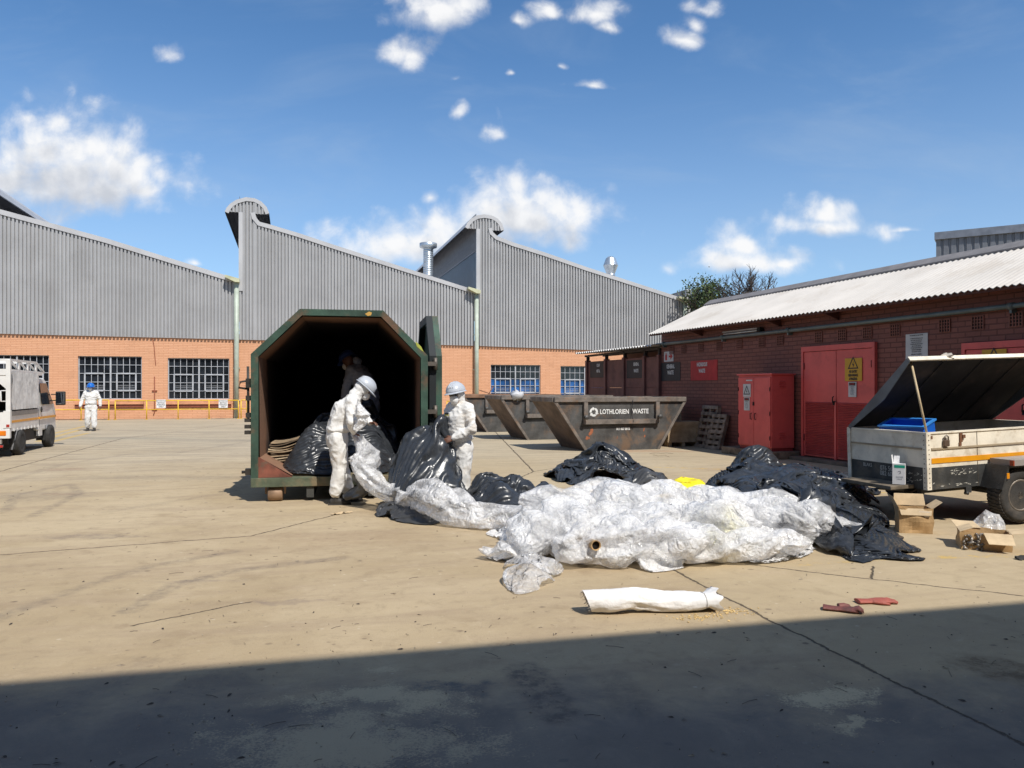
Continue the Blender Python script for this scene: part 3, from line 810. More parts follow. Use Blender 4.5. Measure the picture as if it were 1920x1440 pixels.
def door(px0, px1, pytop, zb, label, leaves, louv):
    xa, z1 = RW(px0, pytop, -0.03); xb = RW(px1, pytop, -0.03)[0]
    o = empty('double_door', (0, 0, 0), label=label, cat='door', group='red double doors of the brick building')
    o.matrix_world = red.matrix_basis @ Matrix.Translation((xa, -0.004, zb))
    w = xb - xa; h = z1 - zb; t = 0.11
    mb = MB(); mb.box((0, -0.07, 0), (t * 0.6, 0, h)); mb.box((w - t * 0.6, -0.07, 0), (w, 0, h)); mb.box((t * 0.6, -0.07, h - t), (w - t * 0.6, 0, h)); mb.build('frame', mat_redoor, o)
    lw = (w - 1.2 * t) / leaves
    for i in range(leaves):
        a = t * 0.6 + i * lw; mb = MB(); mb.cbox((a + 0.008, -0.05, 0.02), (a + lw - 0.008, -0.004, h - t - 0.01), 0.004)
        leaf = mb.build('door_leaf', mat_redoor, o)
        if louv:
            lv = MB(); zz = 0.06
            while zz < h * 0.50:
                lv.prism([(a + 0.07, -0.052, zz), (a + 0.07, -0.078, zz + 0.012), (a + 0.07, -0.052, zz + 0.03)], (lw - 0.14, 0, 0)); zz += 0.036
            lv.build('louvre_panel', M('red_louvre_paint', (0.42, 0.06, 0.055), 0.5), leaf)
        hg = MB()
        xh = a + 0.02 if i < leaves / 2 else a + lw - 0.02
        for zz in (0.35, h - 0.5): hg.tube([(xh, -0.06, zz), (xh, -0.06, zz + 0.14)], 0.014, 8)
        hg.build('hinge', M('dark_red_hinge', (0.20, 0.02, 0.02), 0.5), leaf)
    mb = MB(); mb.box((w / 2 - 0.02, -0.085, 0.0), (w / 2 + 0.03, -0.052, h * 0.50)); mb.build('cover_strip', mat_redoor, o)
    mb = MB(); mb.tube([(w / 2 - 0.03, -0.09, h * 0.49), (w / 2 - 0.03, -0.12, h * 0.5), (w / 2 - 0.03, -0.12, h * 0.54), (w / 2 - 0.03, -0.09, h * 0.55)], 0.012, 6)
    mb.box((w / 2 - 0.05, -0.10, h * 0.475), (w / 2 - 0.005, -0.07, h * 0.51)); mb.build('handle', mat_void, o)
    return o
door(1505, 1643, 651, 0.085, 'red steel double door with louvred lower half, beside the red cabinet', 2, True)
d2x = RW(1806, 647, -0.03)
door(1806, 2075, 644, 0.085, 'red panelled door partly hidden behind the raised trailer lid', 4, False)

# ------------------------------------------------------------------ signs on the wall
def wall_sign(name, px0, px1, py0, py1, label, cat='sign', dy=-0.012, th=0.012, mat=None, group=None):
    xa, z1 = RW(px0, py0, dy); xb = RW(px1, py0, dy)[0]; z1 = RW((px0 + px1) / 2, py0, dy)[1]; z0 = RW((px0 + px1) / 2, py1, dy)[1]
    o = empty(name, (0, 0, 0), label=label, cat=cat, group=group)
    o.matrix_world = red.matrix_basis @ Matrix.Translation(((xa + xb) / 2, dy, (z0 + z1) / 2))
    w, h = xb - xa, z1 - z0
    mb = MB(); mb.cbox((-w / 2, 0.0, -h / 2), (w / 2, th - 0.004, h / 2), 0.003); mb.build('board', mat, o)
    return o, w, h
mat_yel_sign = M('yellow_sign_board', (0.56, 0.30, 0.012), 0.4, 0, 0.05, 5)
mat_grey_sign = M('pale_sign_board', (0.52, 0.52, 0.52), 0.45, 0, 0.06, 5)
mat_black_sign = M('black_painted_panel', (0.018, 0.018, 0.021), 0.6, 0, 0.2, 3)
mat_red_sign = M('red_painted_panel', (0.46, 0.022, 0.024), 0.55, 0, 0.12, 3, dirt=(0.30, 0.02, 0.02), dirt_amt=0.4)
mat_stencil = M('stencilled_white', (0.62, 0.60, 0.57), 0.6, 0, 0.1, 6)
YT = -0.004
def letters(o, rows, mat, name='lettering', y=YT):
    mb = MB()
    for tx, x, z, sz, kw in rows:
        add_text(mb, tx, (x, y, z), (1, 0, 0), (0, 0, 1), sz, **kw)
    return mb.build(name, mat, o, fix=False)
def triangle_sign(mb, cx, cz, r, y=YT):
    """warning triangle outline with a lightning flash"""
    def tri(q): return [(cx + q * math.cos(a), y, cz + q * math.sin(a)) for a in (R(90), R(210), R(330))]
    o_, i_ = tri(r), tri(r * 0.74)
    mb.add(o_ + i_, [(0, 1, 4, 3), (1, 2, 5, 4), (2, 0, 3, 5)])
    q = r * 0.42
    mb.add([(cx + 0.25*q, y, cz + q), (cx - 0.45*q, y, cz - 0.15*q), (cx + 0.02*q, y, cz - 0.08*q), (cx + 0.45*q, y, cz + 0.12*q), (cx - 0.05*q, y, cz + 0.12*q), (cx - 0.1*q, y, cz - 1.0*q), (cx + 0.2*q, y, cz - 0.1*q)], [(0, 1, 2, 4), (4, 2, 5, 3)])
BIG = dict(bold=0.006, sx=0.62, spacing=0.95)
o, w, h = wall_sign('waste_sign', 1240, 1275.5, 679.5, 714, 'black painted GENERAL WASTE panel at the corner of the brick building, under the arrow sign', mat=mat_black_sign, group='waste signs')
letters(o, [('GENERAL', 0, h*0.27, h*0.29, dict(bold=0.006, sx=0.68)), ('WASTE', 0, -h*0.06, h*0.29, dict(bold=0.006, sx=0.68))], mat_stencil)
o, w, h = wall_sign('waste_sign', 1295, 1345, 675.5, 713, 'bright red painted HAZARDOUS WASTE panel on the brick wall', mat=mat_red_sign, group='waste signs')
letters(o, [('HAZARDOUS', -w*0.06, h*0.29, h*0.26, dict(bold=0.006, sx=0.6)), ('WASTE', -w*0.06, -h*0.03, h*0.26, dict(bold=0.006, sx=0.68))], mat_stencil)
o, w, h = wall_sign('extinguisher_sign', 1245, 1262.5, 659, 678, 'small white sign with red extinguisher and red arrow at the building corner', mat=mat_grey_sign)
mb = MB()
mb.quad((-w*.36, YT, -h*.36), (-w*.16, YT, -h*.36), (-w*.16, YT, h*.18), (-w*.36, YT, h*.18)); mb.quad((-w*.32, YT, h*.2), (-w*.2, YT, h*.2), (-w*.2, YT, h*.34), (-w*.32, YT, h*.34))
mb.quad((w*.02, YT, -h*.1), (w*.2, YT, -h*.1), (w*.2, YT, h*.1), (w*.02, YT, h*.1)); mb.add([(w*.2, YT, -h*.34), (w*.44, YT, 0), (w*.2, YT, h*.34)], [(0, 1, 2)])
mb.build('symbol', red_ink, o, fix=False)
o, w, h = wall_sign('electrical_sign', 1584, 1616, 671.5, 714.5, 'yellow NO ENTRY electrical sign on the louvred red door', dy=-0.075, mat=mat_yel_sign, group='yellow electrical signs')
mb = MB(); triangle_sign(mb, 0, h*.22, w*.36)
for tx, z in (('NO ENTRY', -h*.09), ('GEEN INGANG', -h*.25), ('AYINGENA', -h*.41)):
    add_text(mb, tx, (0, YT, z), (1, 0, 0), (0, 0, 1), h*.155, sx=0.62 if len(tx) < 10 else 0.56, bold=0.003)
mb.build('lettering', ink, o, fix=False)
o, w, h = wall_sign('electrical_sign', 1841, 1887, 655, 706, 'yellow electrical warning sign on the panelled red door, cut off by the trailer lid', dy=-0.075, mat=mat_yel_sign, group='yellow electrical signs')
mb = MB(); triangle_sign(mb, 0, h*.22, w*.36)
for tx, z in (('NO ENTRY', -h*.09), ('GEEN INGANG', -h*.25), ('AYINGENA', -h*.41)):
    add_text(mb, tx, (0, YT, z), (1, 0, 0), (0, 0, 1), h*.155, sx=0.62 if len(tx) < 10 else 0.56, bold=0.003)
mb.build('lettering', ink, o, fix=False)
def danger(o, w, h):
    mb = MB(); mb.mi = 0; mb.quad((-w*.4, YT + .001, h*.26), (w*.4, YT + .001, h*.26), (w*.4, YT + .001, h*.45), (-w*.4, YT + .001, h*.45)); mb.build('header', ink, o, fix=False)
    letters(o, [('DANGER', 0, h*.355, h*.13, dict(bold=0.001, sx=0.8))], red_ink, 'heading', YT - 0.002)
    letters(o, [('GEVAAR', 0, h*.17, h*.11, dict(sx=0.8)), ('HIGH', 0, h*.04, h*.10, dict(sx=0.8)), ('VOLTAGE', 0, -h*.06, h*.10, dict(sx=0.8)), ('HOE SPANNING', 0, -h*.17, h*.09, dict(sx=0.65)), ('INGOZI', 0, -h*.30, h*.11, dict(sx=0.8))], ink)
o, w, h = wall_sign('danger_notice', 1590.5, 1605.5, 716, 744.5, 'small white danger notice with black header under the yellow door sign', dy=-0.075, mat=mat_grey_sign, group='white danger notices'); danger(o, w, h)
# notice board
o, w, h = wall_sign('notice_board', 1698, 1739.5, 625.5, 690, 'white text notice board on the brick wall above the trailer lid', cat='notice board', mat=mat_grey_sign)
random.seed(3)
rows = [('PROCEDURE IN CASE OF FIRE', 0, h*.45, h*.045, dict(bold=0.001, sx=0.8))]
for i, tx in enumerate(('ANY PERSON DISCOVERING FIRE', 'MUST RAISE THE ALARM AND', 'EVACUATE THE BUILDING', 'THE RESPONSIBLE PERSON MUST', 'CALL THE FIRE BRIGADE', 'ATTACK THE FIRE WITH THE', 'NEAREST EXTINGUISHER', 'AND LEAVE BY THE EXIT')):
    rows.append((tx, 0, h*(.36 - i*.055), h*.042, dict(bold=0.001, sx=0.72)))
rows.append(('EMERGENCY NUMBERS', 0, -h*.10, h*.045, dict(bold=0.001, sx=0.8)))
for i, tx in enumerate(('KEEP CALM AND DO NOT RUN', 'CLOSE ALL DOORS BEHIND YOU', 'GO TO THE ASSEMBLY POINT', 'WAIT FOR FURTHER ORDERS', 'DO NOT RE-ENTER')):
    rows.append((tx, 0, -h*(.17 + i*.055), h*.042, dict(bold=0.001, sx=0.72)))
letters(o, rows, ink)
# fluorescent fitting under the eave
o = empty('strip_light', (0, 0, 0), label='unlit white fluorescent strip fitting under the roof edge', cat='light fitting')
xa = RW(1352, 622, -0.16)[0]; xb = RW(1417, 613, -0.16)[0]
o.matrix_world = red.matrix_basis @ Matrix.Translation(((xa + xb) / 2, -0.02, 3.02)); L = (xb - xa) / 2
mb = MB(); mb.box((-L, -0.10, 0.0), (L, 0.016, 0.035)); mb.build('housing', M('grey_fitting', (0.33, 0.30, 0.29), 0.5), o)
for y in (-0.075, -0.015):
    mb = MB(); mb.tube([(-L + 0.03, y, -0.035), (L - 0.03, y, -0.035)], 0.018, 8); mb.build('tube', M('unlit_tube', (0.62, 0.60, 0.58), 0.3), o)
mb = MB(); mb.box((L - 0.02, -0.10, -0.06), (L + 0.10, 0.01, 0.04)); mb.build('end_cap', mat_void, o)

# ------------------------------------------------------------------ red cabinet on its plinth
cw, cd = 1.24, 0.60
o = empty('concrete_plinth', (0, 0, 0), label='low rough concrete plinth under the red cabinet', cat='plinth')
c0 = Vector((5.81, 17.2, 0))                     # near corner of the cabinet on the ground
CM = Matrix.Translation(c0) @ Matrix.Rotation(RYAW, 4, 'Z')
o.matrix_world = CM
mb = MB(); mb.cbox((-cw - 0.55, -0.12, 0.0), (0.12, 0.66, 0.17), 0.025)
o2 = mb.build('base_slab', M('rough_plinth_concrete', (0.24, 0.17, 0.115), 0.9, 0, 0.35, 4, 0.9, 22, dirt=(0.07, 0.045, 0.035), dirt_amt=0.7), o)
o = empty('electrical_cabinet', (0, 0, 0), label='tall red two-door electrical cabinet standing on the concrete plinth', cat='cabinet')
o.matrix_world = CM @ Matrix.Translation((0, 0, 0.17))
zt_ = P(1447, 703, 17.2).z - 0.17
mat_cab = M('red_cabinet_paint', (0.64, 0.10, 0.09), 0.4, 0, 0.07, 1.5, dirt=(0.40, 0.05, 0.05), dirt_amt=0.3)
mb = MB(); mb.cbox((-cw, 0.0, 0.07), (0, cd, zt_), 0.008); mb.build('housing', mat_cab, o)
mb = MB(); mb.box((-cw + 0.02, 0.02, 0.0), (-0.02, cd - 0.02, 0.069)); mb.build('kick_plate', M('dark_red_plinth', (0.30, 0.035, 0.035), 0.5), o)
mb = MB(); mb.cbox((-cw - 0.03, -0.04, zt_ + 0.002), (0.03, cd + 0.02, zt_ + 0.035), 0.008); mb.build('roof_plate', mat_cab, o)
for i, (xa, xb) in enumerate(((-cw + 0.02, -cw / 2 - 0.006), (-cw / 2 + 0.006, -0.02))):
    mb = MB(); mb.cbox((xa, -0.028, 0.10), (xb, -0.003, zt_ - 0.05), 0.006); dl = mb.build('door', mat_cab, o)
    xh = xb - 0.07 if i == 0 else xa + 0.07
    mb = MB(); mb.tube([(xh, -0.03, 0.70), (xh, -0.07, 0.71), (xh, -0.07, 0.83), (xh, -0.03, 0.84)], 0.011, 6); mb.build('handle', mat_void, dl)
    hx = xa + 0.01 if i == 0 else xb - 0.01
    mb = MB()
    for z in (0.25, 0.8, 1.35): mb.tube([(hx, -0.032, z), (hx, -0.032, z + 0.09)], 0.011, 6)
    mb.build('hinge', mat_void, dl)
mb = MB(); mb.box((-cw / 2 - 0.02, -0.05, 1.02), (-cw / 2 + 0.02, -0.029, 1.10)); mb.build('lock', mat_void, o)
mb = MB()
for z in (1.42, 0.28):
    for i in range(4): mb.prism([(0.001, 0.20, z + i*0.045), (0.022, 0.20, z + i*0.045 + 0.008), (0.001, 0.20, z + i*0.045 + 0.03)], (0, 0.16, 0))
mb.build('side_louvre', mat_cab, o)
mb = MB(); mb.box((-cw / 2 - 0.28, -0.036, zt_ - 0.13), (-cw / 2 - 0.05, -0.0285, zt_ - 0.10)); mb.build('name_strip', mat_grey_sign, o)
def cab_sign(name, px0, px1, py0, py1, label, group=None):
    a = P(px0, py0, 18.1); 
    k0, k1 = [(p - 960.0) / F for p in (px0, px1)]
    base = CM @ Vector((0, -0.035, 0))
    xs = [(k * base.y - base.x) / (RX.x - k * RX.y) for k in (k0, k1)]
    Y = base.y + RX.y * (xs[0] + xs[1]) / 2
    z1 = 1.6 + (727 - py0) / F * Y; z0 = 1.6 + (727 - py1) / F * Y
    s = empty(name, (0, 0, 0), label=label, cat='sign', group=group)
    s.matrix_world = CM @ Matrix.Translation(((xs[0] + xs[1]) / 2, -0.038, (z0 + z1) / 2))
    w, h = abs(xs[1] - xs[0]), z1 - z0
    mb = MB(); mb.cbox((-w/2, 0, -h/2), (w/2, 0.008, h/2), 0.002); mb.build('board', mat_grey_sign, s)
    return s, w, h
s, w, h = cab_sign('electrical_sign', 1393.5, 1407.5, 720, 744, 'white sign with black lightning triangle on the red cabinet door')
mb = MB(); triangle_sign(mb, 0, -h*.08, w*.5); mb.build('symbol', ink, s, fix=False)
s, w, h = cab_sign('danger_notice', 1395, 1405.5, 745, 769.5, 'small white danger notice with black header on the red cabinet door', 'white danger notices'); danger(s, w, h)

# ------------------------------------------------------------------ precast wall with lean-to roof beside the corner
mat_precast = M('brown_painted_precast', (0.19, 0.075, 0.058), 0.65, 0, 0.15, 1.5, 0.25, 12, dirt=(0.07, 0.03, 0.03), dirt_amt=0.5)
o = empty('precast_wall', (0, 0, 0), label='brown precast panel wall with square posts between the brick building and the factory', cat='wall')
posts_px = (1103, 1138, 1172.5, 1211, 1238)
px_x = [RW(p, 680)[0] for p in posts_px]
o.matrix_world = red.matrix_basis @ Matrix.Translation((px_x[0], 0, 0))
rel = [x - px_x[0] for x in px_x]
for i, x in enumerate(rel):
    mb = MB(); mb.cbox((x - 0.07, -0.10, 0), (x + 0.07, 0.08, 2.60), 0.01); mb.build('post', mat_precast, o)
for a, b_ in zip(rel[:-1], rel[1:]):
    mb = MB()
    for z0, z1 in ((0.0, 0.72), (0.725, 1.60), (1.605, 2.55)):
        mb.cbox((a + 0.07, -0.03, z0), (b_ - 0.07, 0.03, z1), 0.012)
    mb.build('panel', mat_precast, o)
rel4 = rel[-1]
mb = MB(); mb.box((0.1, 1.5, 0), (rel4, 1.56, 2.86)); mb.build('rear_blocker', mat_precast, o)  # added behind the panels to darken the space under the lean-to
lean = empty('lean_to_roof', (0, 0, 0), label='low corrugated lean-to roof with pale wavy edge above the brown precast wall', cat='shelter roof')
lean.matrix_world = o.matrix_world.copy()
mb = MB(); nn = int((rel4 + 0.55) / 0.03)
A = np.zeros((2, nn, 3))
for j in range(nn):
    z = 0.028 * math.sin(2 * math.pi * j / 6.0)
    A[0, j] = (-0.25 + j * 0.03, -0.42, 2.87 + z); A[1, j] = (-0.25 + j * 0.03, 3.2, 3.12 + z)
mb.grid(A); B = A.copy(); B[:, :, 2] -= 0.014; mb.grid(B[::-1])
mb.grid(np.stack([A[0], B[0]])); mb.build('roof_sheet', M('weathered_white_sheet', (0.66, 0.64, 0.60), 0.6, 0, 0.1), lean, fix=False)
mb = MB()
for x in rel: mb.box((x - 0.04, -0.06, 2.602), (x + 0.04, 0.04, 2.80))
mb.build('short_post', M('dark_timber', (0.05, 0.035, 0.03), 0.8), lean)
mb = MB(); mb.beam((-0.2, -0.03, 2.765), (rel4, -0.03, 2.79), 0.06, 0.07); mb.beam((-0.2, 0.7, 2.80), (rel4, 0.7, 2.83), 0.06, 0.08); mb.beam((-0.2, 1.9, 2.90), (rel4, 1.9, 2.92), 0.06, 0.08)
mb.build('rafter', M('dark_timber_beam', (0.06, 0.045, 0.04), 0.8), lean)
for px0, px1, py0, py1, a, b_, lab in ((1106.5, 1135, 678, 708, 'SCRAP', 'METAL', 'black SCRAP METAL panel on the precast wall, at its far end'), (1175, 1208, 675, 709, 'GENERAL', 'WASTE', 'black GENERAL WASTE panel on the precast wall, under the lean-to roof')):
    o, w, h = wall_sign('waste_sign', px0, px1, py0, py1, lab, dy=-0.042, mat=mat_black_sign, group='waste signs')
    letters(o, [(a, w*.05, h*.26, h*.25, dict(bold=0.006, sx=0.62)), (b_, w*.05, -h*.10, h*.25, dict(bold=0.006, sx=0.66))], mat_stencil)

# ------------------------------------------------------------------ grey building beyond the red one
o = empty('warehouse', (19.3, 35.0, 0), math.atan2(-1.8, 2.8), label='grey ribbed warehouse top showing above the white roof at the far right', cat='building')
mb = MB(); y = 0
for i in range(64):
    x = i * 0.30
    mb.add([(x, 0, 0), (x + .18, 0, 0), (x + .18, 0, 8.35), (x, 0, 8.35), (x + .2, .05, 0), (x + .28, .05, 0), (x + .28, .05, 8.35), (x + .2, .05, 8.35), (x + .30, 0, 0), (x + .30, 0, 8.35)], [(0, 1, 2, 3), (1, 4, 7, 2), (4, 5, 6, 7), (5, 8, 9, 6)])
mb.quad((0, 0, 0), (0, 0, 8.35), (0, 10, 8.35), (0, 10, 0))
mb.build('wall', M('dark_grey_sheeting', (0.17, 0.18, 0.20), 0.5, 0, 0.08), o, fix=False)
mb = MB(); mb.prism([(-0.06, -0.10, 8.33), (-0.06, 10, 8.33), (-0.06, 10, 8.72), (-0.06, -0.10, 8.66)], (19.3, 0, 0)); mb.build('fascia', M('slate_fascia', (0.19, 0.21, 0.25), 0.45), o)

# ------------------------------------------------------------------ building behind the photographer: casts the foreground shade
HB = 10.0
q = Vector((0, 4.835, 0)) + SH * (HB / math.tan(R(SUN_EL)))
yaw = math.atan2(0.232, 0.972)
o = empty('workshop_building', q, yaw, label='tall workshop behind the photographer whose roof edge shades the foreground', cat='building')
mb = MB(); mb.box((-38, -8.0, 0), (22, -0.6, HB - 0.3)); mb.build('wall', M('workshop_wall', (0.26, 0.23, 0.20), 0.7), o)
mb = MB(); mb.box((-38.5, -8.5, HB - 0.29), (22.5, 0.0, HB)); mb.build('roof', M('workshop_roof', (0.22, 0.22, 0.23), 0.6), o)
# ------------------------------------------------------------------ big open roll-off container
mat_green = M('worn_green_paint', (0.034, 0.072, 0.050), 0.5, 0, 0.3, 2.5, 0.2, 25, dirt=(0.18, 0.085, 0.045), dirt_amt=0.75, dirt_scale=2.2)
mat_green_fade = M('faded_green_front', (0.085, 0.105, 0.065), 0.6, 0, 0.25, 3.0, 0.25, 30, dirt=(0.22, 0.16, 0.09), dirt_amt=0.9, dirt_scale=1.8)
mat_rust_in0 = M('rusty_inside', (0.125, 0.062, 0.042), 0.8, 0, 0.35, 2.0, 0.3, 20, dirt=(0.19, 0.10, 0.06), dirt_amt=0.6, dirt_scale=1.6)
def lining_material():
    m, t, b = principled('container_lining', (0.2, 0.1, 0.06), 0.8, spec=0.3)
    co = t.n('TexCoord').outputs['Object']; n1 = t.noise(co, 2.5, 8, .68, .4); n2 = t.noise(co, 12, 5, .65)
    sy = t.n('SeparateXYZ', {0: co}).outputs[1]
    worn_or_lit = t.step(t.math('ADD', sy, t.math('MULTIPLY', t.math('SUBTRACT', n1, .5), 1.2)), 1.30, 0.55)       # sunlit rust at the mouth and shade deeper in, put into the colour
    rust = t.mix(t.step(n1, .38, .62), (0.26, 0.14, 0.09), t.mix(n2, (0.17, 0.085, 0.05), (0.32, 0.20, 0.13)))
    link(m, t.mix(worn_or_lit, (0.030, 0.024, 0.024), rust), b.inputs['Base Color'])
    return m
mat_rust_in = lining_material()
mat_sill_mud = M('muddy_sill', (0.27, 0.19, 0.12), 0.85, 0, 0.3, 3.0, 0.5, 25, dirt=(0.12, 0.14, 0.09), dirt_amt=0.6)
V2 = Vector((0.949, 0.316, 0)).normalized(); U2 = Vector((-0.316, 0.949, 0)).normalized()
CO = Vector((-3.635, 10.70, 0))
SYAW = math.atan2(V2.y, V2.x); CYAW = R(11.5)
CVx = Vector((math.cos(CYAW), math.sin(CYAW), 0)); CUy = Vector((-CVx.y, CVx.x, 0))
cont = empty('waste_container', CO, CYAW, label='huge open green octagonal waste container with rusty inside and its end door swung aside', cat='container')
CW, CL = 2.46, 6.4
z0, z1, zt_ = 0.21, 2.07, 2.712
OUT = [(0, z0), (0, z1), (0.66, zt_), (1.82, zt_), (CW, z1), (CW, z0)]
INN = [(0.115, 0.62), (0.105, z1 - 0.04), (0.695, zt_ - 0.105), (1.785, zt_ - 0.105), (CW - 0.105, z1 - 0.04), (CW - 0.115, 0.62), (CW - 0.55, 0.36), (0.55, 0.36)]
# shell: outer skin
mb = MB()
OS = [(0.05, 0.33), (0.05, z1 - 0.02), (0.68, zt_ - 0.05), (1.80, zt_ - 0.05), (CW - 0.05, z1 - 0.02), (CW - 0.05, 0.33)]
n = len(OS)
mb.add([(x, 0.15, z) for x, z in OS] + [(x, CL, z) for x, z in OS], [(i, (i+1) % n, n + (i+1) % n, n + i) for i in range(n)] + [tuple(range(n, 2*n))])
for yy in np.arange(0.9, CL, 0.85):
    for (xa, za), (xb, zb) in zip(OS[:-1], OS[1:]):
        dx, dz = xb - xa, zb - za; l = math.hypot(dx, dz); nx, nz = -dz / l, dx / l
        mb.add([(xa, yy, za), (xb, yy, zb), (xb + nx*.07, yy + .03, zb + nz*.07), (xa + nx*.07, yy + .03, za + nz*.07), (xa + nx*.07, yy + .10, za + nz*.07), (xb + nx*.07, yy + .10, zb + nz*.07), (xb, yy + .13, zb), (xa, yy + .13, za)], [(0, 1, 2, 3), (3, 2, 5, 4), (4, 5, 6, 7)])
mb.build('shell', mat_green, cont)
# front ring frame
mb = MB(); mb.mi = 0
IN6 = [(0.10, 0.33), (0.10, z1 - 0.035), (0.69, zt_ - 0.09), (1.79, zt_ - 0.09), (CW - 0.10, z1 - 0.035), (CW - 0.10, 0.33)]
for i in range(5):
    a, b_, c, d = OUT[i], OUT[i+1], IN6[i+1], IN6[i]
    for q in ((0,),):
        mb.add([(a[0], 0, a[1]), (b_[0], 0, b_[1]), (c[0], 0, c[1]), (d[0], 0, d[1]), (a[0], .16, a[1]), (b_[0], .16, b_[1]), (c[0], .16, c[1]), (d[0], .16, d[1])],
               [(0, 1, 2, 3), (0, 4, 5, 1), (3, 2, 6, 7), (4, 7, 6, 5)])
mb.build('front_frame', mat_green, cont)
mb = MB(); mb.cbox((0.0, -0.012, z0), (CW, 0.20, 0.34), 0.008); o = mb.build('sill_beam', mat_green_fade, cont)
# corner gussets, a rusty red triangle
mg_ = M('rust_red_gusset', (0.20, 0.065, 0.04), 0.7, 0, 0.3, 3, 0.2, 20, dirt=(0.075, 0.10, 0.07), dirt_amt=0.7)
for q in ([(0.10, 0.01, 0.343), (0.10, 0.01, 0.63), (0.55, 0.01, 0.343)], [(CW - 0.10, 0.01, 0.343), (CW - 0.55, 0.01, 0.343), (CW - 0.10, 0.01, 0.63)]):
    mb = MB(); mb.prism(q, (0, 0.05, 0)); mb.build('gusset', mg_, cont)
# lining
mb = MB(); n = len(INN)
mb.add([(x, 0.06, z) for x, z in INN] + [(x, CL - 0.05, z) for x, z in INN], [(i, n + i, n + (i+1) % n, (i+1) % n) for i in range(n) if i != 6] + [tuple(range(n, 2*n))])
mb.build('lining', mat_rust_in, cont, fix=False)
mb = MB(); mb.box((0.50, 0.19, 0.342), (CW - 0.50, CL - 0.06, 0.362)); mb.build('floor', mat_sill_mud, cont)
# paint marks on the frame
mb = MB(); mb.mi = 0
mb.add([(1.56, -0.003, zt_ - 0.055), (1.62, -0.003, zt_ - 0.02), (1.66, -0.003, zt_ - 0.035), (1.645, -0.003, zt_ - 0.075), (1.60, -0.003, zt_ - 0.085)], [(0, 1, 2, 3, 4)])
mb.build('paint_chip', M('yellow_paint_chip', (0.62, 0.36, 0.08), 0.6), cont, fix=False)
mb = MB(); mb.add([(2.28, -0.003, 2.27), (2.31, -0.003, 2.25), (2.36, -0.003, 2.20), (2.40, -0.003, 2.12), (2.35, -0.003, 2.155), (2.30, -0.003, 2.20)], [(0, 1, 2, 3, 4, 5)])
mb.build('paint_splash', M('lime_paint_splash', (0.42, 0.45, 0.07), 0.6), cont, fix=False)
# runners and rollers
mb = MB(); mb.box((0.75, 0.02, 0.05), (0.85, CL, 0.205)); mb.box((CW - 0.85, 0.02, 0.05), (CW - 0.75, CL, 0.205)); mb.build('runner', M('dark_runner', (0.05, 0.05, 0.045), 0.7), cont)
for x in (0.32, CW - 0.32):
    mb = MB(); mb.lathe([(0.0, -0.10), (0.09, -0.10), (0.105, -0.085), (0.105, 0.085), (0.09, 0.10), (0.0, 0.10)], 24, Matrix.Translation((x, 0.12, 0.105)) @ Matrix.Rotation(R(90), 4, 'Y'))
    mb.box((x - 0.14, 0.10, 0.10), (x - 0.115, 0.17, 0.23)); mb.box((x + 0.115, 0.10, 0.10), (x + 0.14, 0.17, 0.23))
    mb.build('roller', M('worn_steel_roller', (0.25, 0.16, 0.10), 0.6, 0.2, 0.2, 5), cont)
# latch gear along the left edge
mb = MB()
mb.tube([(-0.045, 0.10, 1.15), (-0.05, 0.10, 1.9)], 0.018, 8)
for z in (1.18, 1.42, 1.60, 1.66): mb.box((-0.075, 0.05, z), (-0.001, 0.15, z + 0.07))
mb.tube([(-0.04, 0.1, 1.70), (-0.15, 0.08, 1.68), (-0.17, 0.08, 1.60), (-0.06, 0.1, 1.585)], 0.016, 6)
for z in (0.95, 1.03, 1.12): mb.box((-0.09, 0.04, z), (-0.001, 0.12, z + 0.05))
mat_latch = M('greasy_latch_steel', (0.05, 0.045, 0.04), 0.5, 0.3)
mb.build('latch_gear', mat_latch, cont)
mb = MB(); mb.tube([(-0.13, 0.08, 0.42), (0.0, 0.08, 0.42)], 0.022, 8); mb.box((-0.08, 0.04, 0.38), (-0.001, 0.12, 0.47)); mb.build('latch_pin', mat_latch, cont)
# end door, swung right round and seen nearly edge-on
dr = MB()
dx = CUy.copy(); dn = CVx.copy()
hp = Vector((-1.13, 11.33, 0))
inv = (Matrix.Translation(CO) @ Matrix.Rotation(CYAW, 4, 'Z')).inverted()
def DP(a, t, z): return inv @ (hp + dx * a + dn * t + Vector((0, 0, z)))
DO = [(0, 0.30), (0, z1), (0.60, zt_), (1.80, zt_), (2.35, z1), (2.35, 0.30)]
th = 0.10
n = len(DO)
dr.add([DP(a, 0.012, z) for a, z in DO] + [DP(a, th, z) for a, z in DO], [tuple(range(n)), tuple(range(n, 2*n))] + [(i, (i+1) % n, n + (i+1) % n, n + i) for i in range(n)])
door_o = dr.build('end_door', mat_green, cont)
dr = MB()
for i in range(n):                                             # rim added in black to stand in for shade beside the door
    a, z = DO[i]; a2, z2 = DO[(i+1) % n]
    ca, cz = 1.17, 1.4
    def sh(a, z): return (a + (ca - a) * 0.09, z + (cz - z) * 0.09)
    b1, b2 = sh(a, z), sh(a2, z2)
    dr.add([DP(a, -0.085, z), DP(a2, -0.085, z2), DP(*[b2[0], -0.085, b2[1]]), DP(b1[0], -0.085, b1[1]), DP(a, 0.011, z), DP(a2, 0.011, z2), DP(b2[0], 0.011, b2[1]), DP(b1[0], 0.011, b1[1])],
           [(0, 1, 2, 3), (4, 7, 6, 5), (0, 4, 5, 1), (3, 2, 6, 7)])
dr.build('door_shade_rim', M('black_door_shade', (0.010, 0.014, 0.016), 0.6), door_o)
